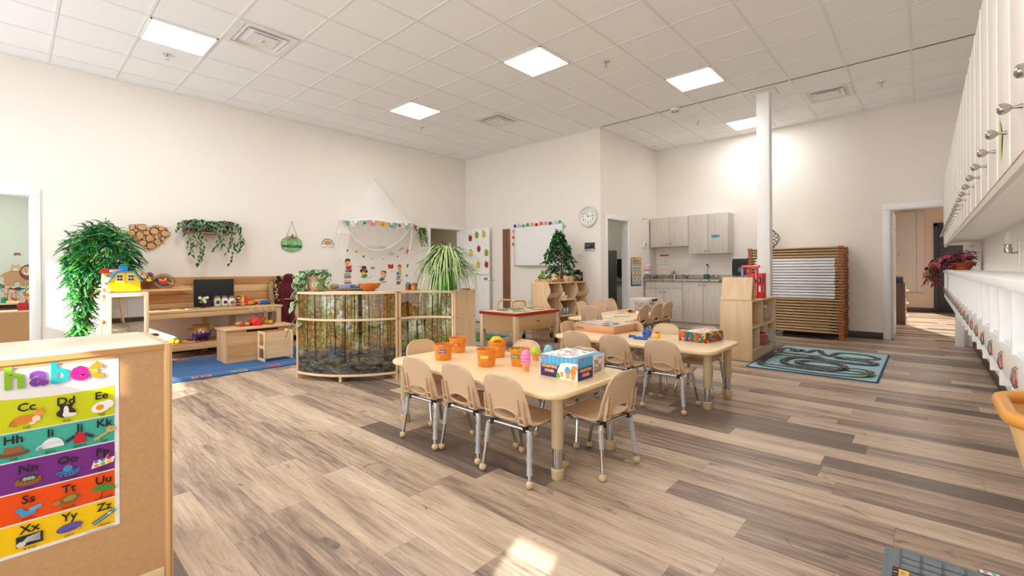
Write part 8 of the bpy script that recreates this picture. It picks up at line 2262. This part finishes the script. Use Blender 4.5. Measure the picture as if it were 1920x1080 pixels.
# cloakroom behind the open dutch door
t = E('partition', 'beige panelled partition behind the dutch door opening', 'partition', (7.2, 9.9, 0))
b = W()
for k in range(9): b.box((5.4+k*.3, 9.9, 0), (5.697+k*.3, 9.93, 1.95), mat('#B5A48E', .6), .004)
b.build('board', t)
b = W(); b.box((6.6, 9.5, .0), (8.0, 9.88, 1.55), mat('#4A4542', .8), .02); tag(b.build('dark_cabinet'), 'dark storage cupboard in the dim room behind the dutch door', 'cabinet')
# washroom behind the nook door
t = E('toilet_partition', 'dark grey toilet partition panel inside the washroom doorway', 'partition', (8.8, 5.05, 0))
b = W(); b.box((8.79, 4.95, .02), (8.83, 6.4, 1.54), mat('#5E6058', .5), .003); b.build('panel', t)
b = W(); b.tube([(8.80, 4.952, 1.30), (8.76, 4.92, 1.30), (8.76, 4.92, 1.26)], .012, NICKEL, 8); b.build('latch', t)
t = E('paper_dispenser', 'black oval dispenser on the washroom wall', 'dispenser', (9.53, 5.25, .95))
b = B(); b.prism([(.17*math.cos(2*PI*k/24), .21+.21*math.sin(2*PI*k/24)) for k in range(24)], 'yz', -.06, .069, mat('#141416', .4)); b.build('cover', t)
b = B(); b.box((-.02, -.22, -.10), (.069, .20, -.03), mat('#8E8E84', .5), .004); b.build('tray', t)
# hallway behind the right door
t = E('filing_cabinet', 'brown wooden cabinet with a blue toolbox in the hallway', 'cabinet', (12.1, .62, 0))
WB = wood('walnut_cabinet', '#4E3722', '#6B4D30', 'z', 1.2, .5)
b = W(); b.box((11.85, .30, 0), (12.35, 1.3, .82), WB, .003); b.build('body', t)
for k in range(3):
    b = W(); b.box((11.9, .288, .06+k*.25), (12.33, .30, .28+k*.25), WB, .002); d = b.build('drawer', t); b = W(); b.tube([(12.0, .287, .17+k*.25), (12.0, .262, .17+k*.25), (12.2, .262, .17+k*.25), (12.2, .287, .17+k*.25)], .008, NICKEL, 6); b.build('handle', d)
t = E('toolbox', 'dark blue toolbox with red parts on the brown hallway cabinet', 'toolbox', (12.05, .50, .821)); b = B(); b.box((-.12, -.17, 0), (.12, .17, .12), mat('#2E3A58', .5), .008); b.build('body', t); b = B(); b.box((-.125, -.05, .05), (-.118, .06, .10), mat('#C24A32', .5)); b.build('label', t); b = B(); b.box((-.10, -.19, .03), (.08, -.165, .10), mat('#7A2E34', .5)); b.build('latch', t)
b = W(); b.box((15.55, .02, .50), (15.599, .60, 2.55), mat('#D9D2C8', .5), .004); b.box((15.545, .17, .50), (15.553, .176, 2.55), mat('#8A8178', .6)); b.cyl((15.55, .52, 1.47), (15.51, .52, 1.47), .02, NICKEL, n=10); tag(b.build('access_panel'), 'tall pale wall panel with a small knob at the end of the hallway', 'panel')
b = W(); b.box((15.50, .17, 2.60), (15.599, .50, 2.78), mat('#D2C6B8', .5), .01); tag(b.build('wall_unit'), 'small beige box unit mounted above the pale hallway panel', 'wall unit')
t = E('door', 'charcoal metal exit door at the end of the hallway', 'door', (15.57, -.75, .0)); b = W(); b.box((15.56, -1.2, .01), (15.598, -.23, 2.16), mat('#33383D', .45), .003); b.build('leaf', t); b = W(); b.box((15.54, -.23, .0), (15.599, -.15, 2.22), mat('#26292C', .5)); b.box((15.54, -1.28, 0), (15.599, -1.2, 2.22), mat('#26292C', .5)); b.box((15.54, -1.28, 2.16), (15.599, -.15, 2.24), mat('#26292C', .5)); b.build('frame', t)
b = W(); b.box((15.1, -.62, 1.0), (15.595, -.35, 1.02), mat('#8E8A84', .6)); tag(b.build('hall_shelf'), 'narrow grey shelf on the hallway end wall', 'shelf')

t = E('interior_door', 'white interior door swung open into the hallway with a round knob', 'door', (9.75, .40, 0))
b = W(); b.box((XK+.125, .375, .012), (10.12, .41, 2.02), mat('#EDEEEF', .4), .003); b.build('leaf', t)
b = W(); mk = b.mark(); b.lathe([(0, 0), (.028, 0), (.028, .006), (.012, .012), (.012, .03), (.026, .045), (.026, .058), (0, .068)], NICKEL, 18); b.xf(mk, M.Translation((10.05, .375, .98)) @ M.Rotation(PI/2, 4, 'X')); b.build('knob', t)
b = W(); b.box((XK+.13, .371, 1.745), (9.95, .376, 1.757), mat('#B9BBBD', .4)); b.build('closer_rail', t)
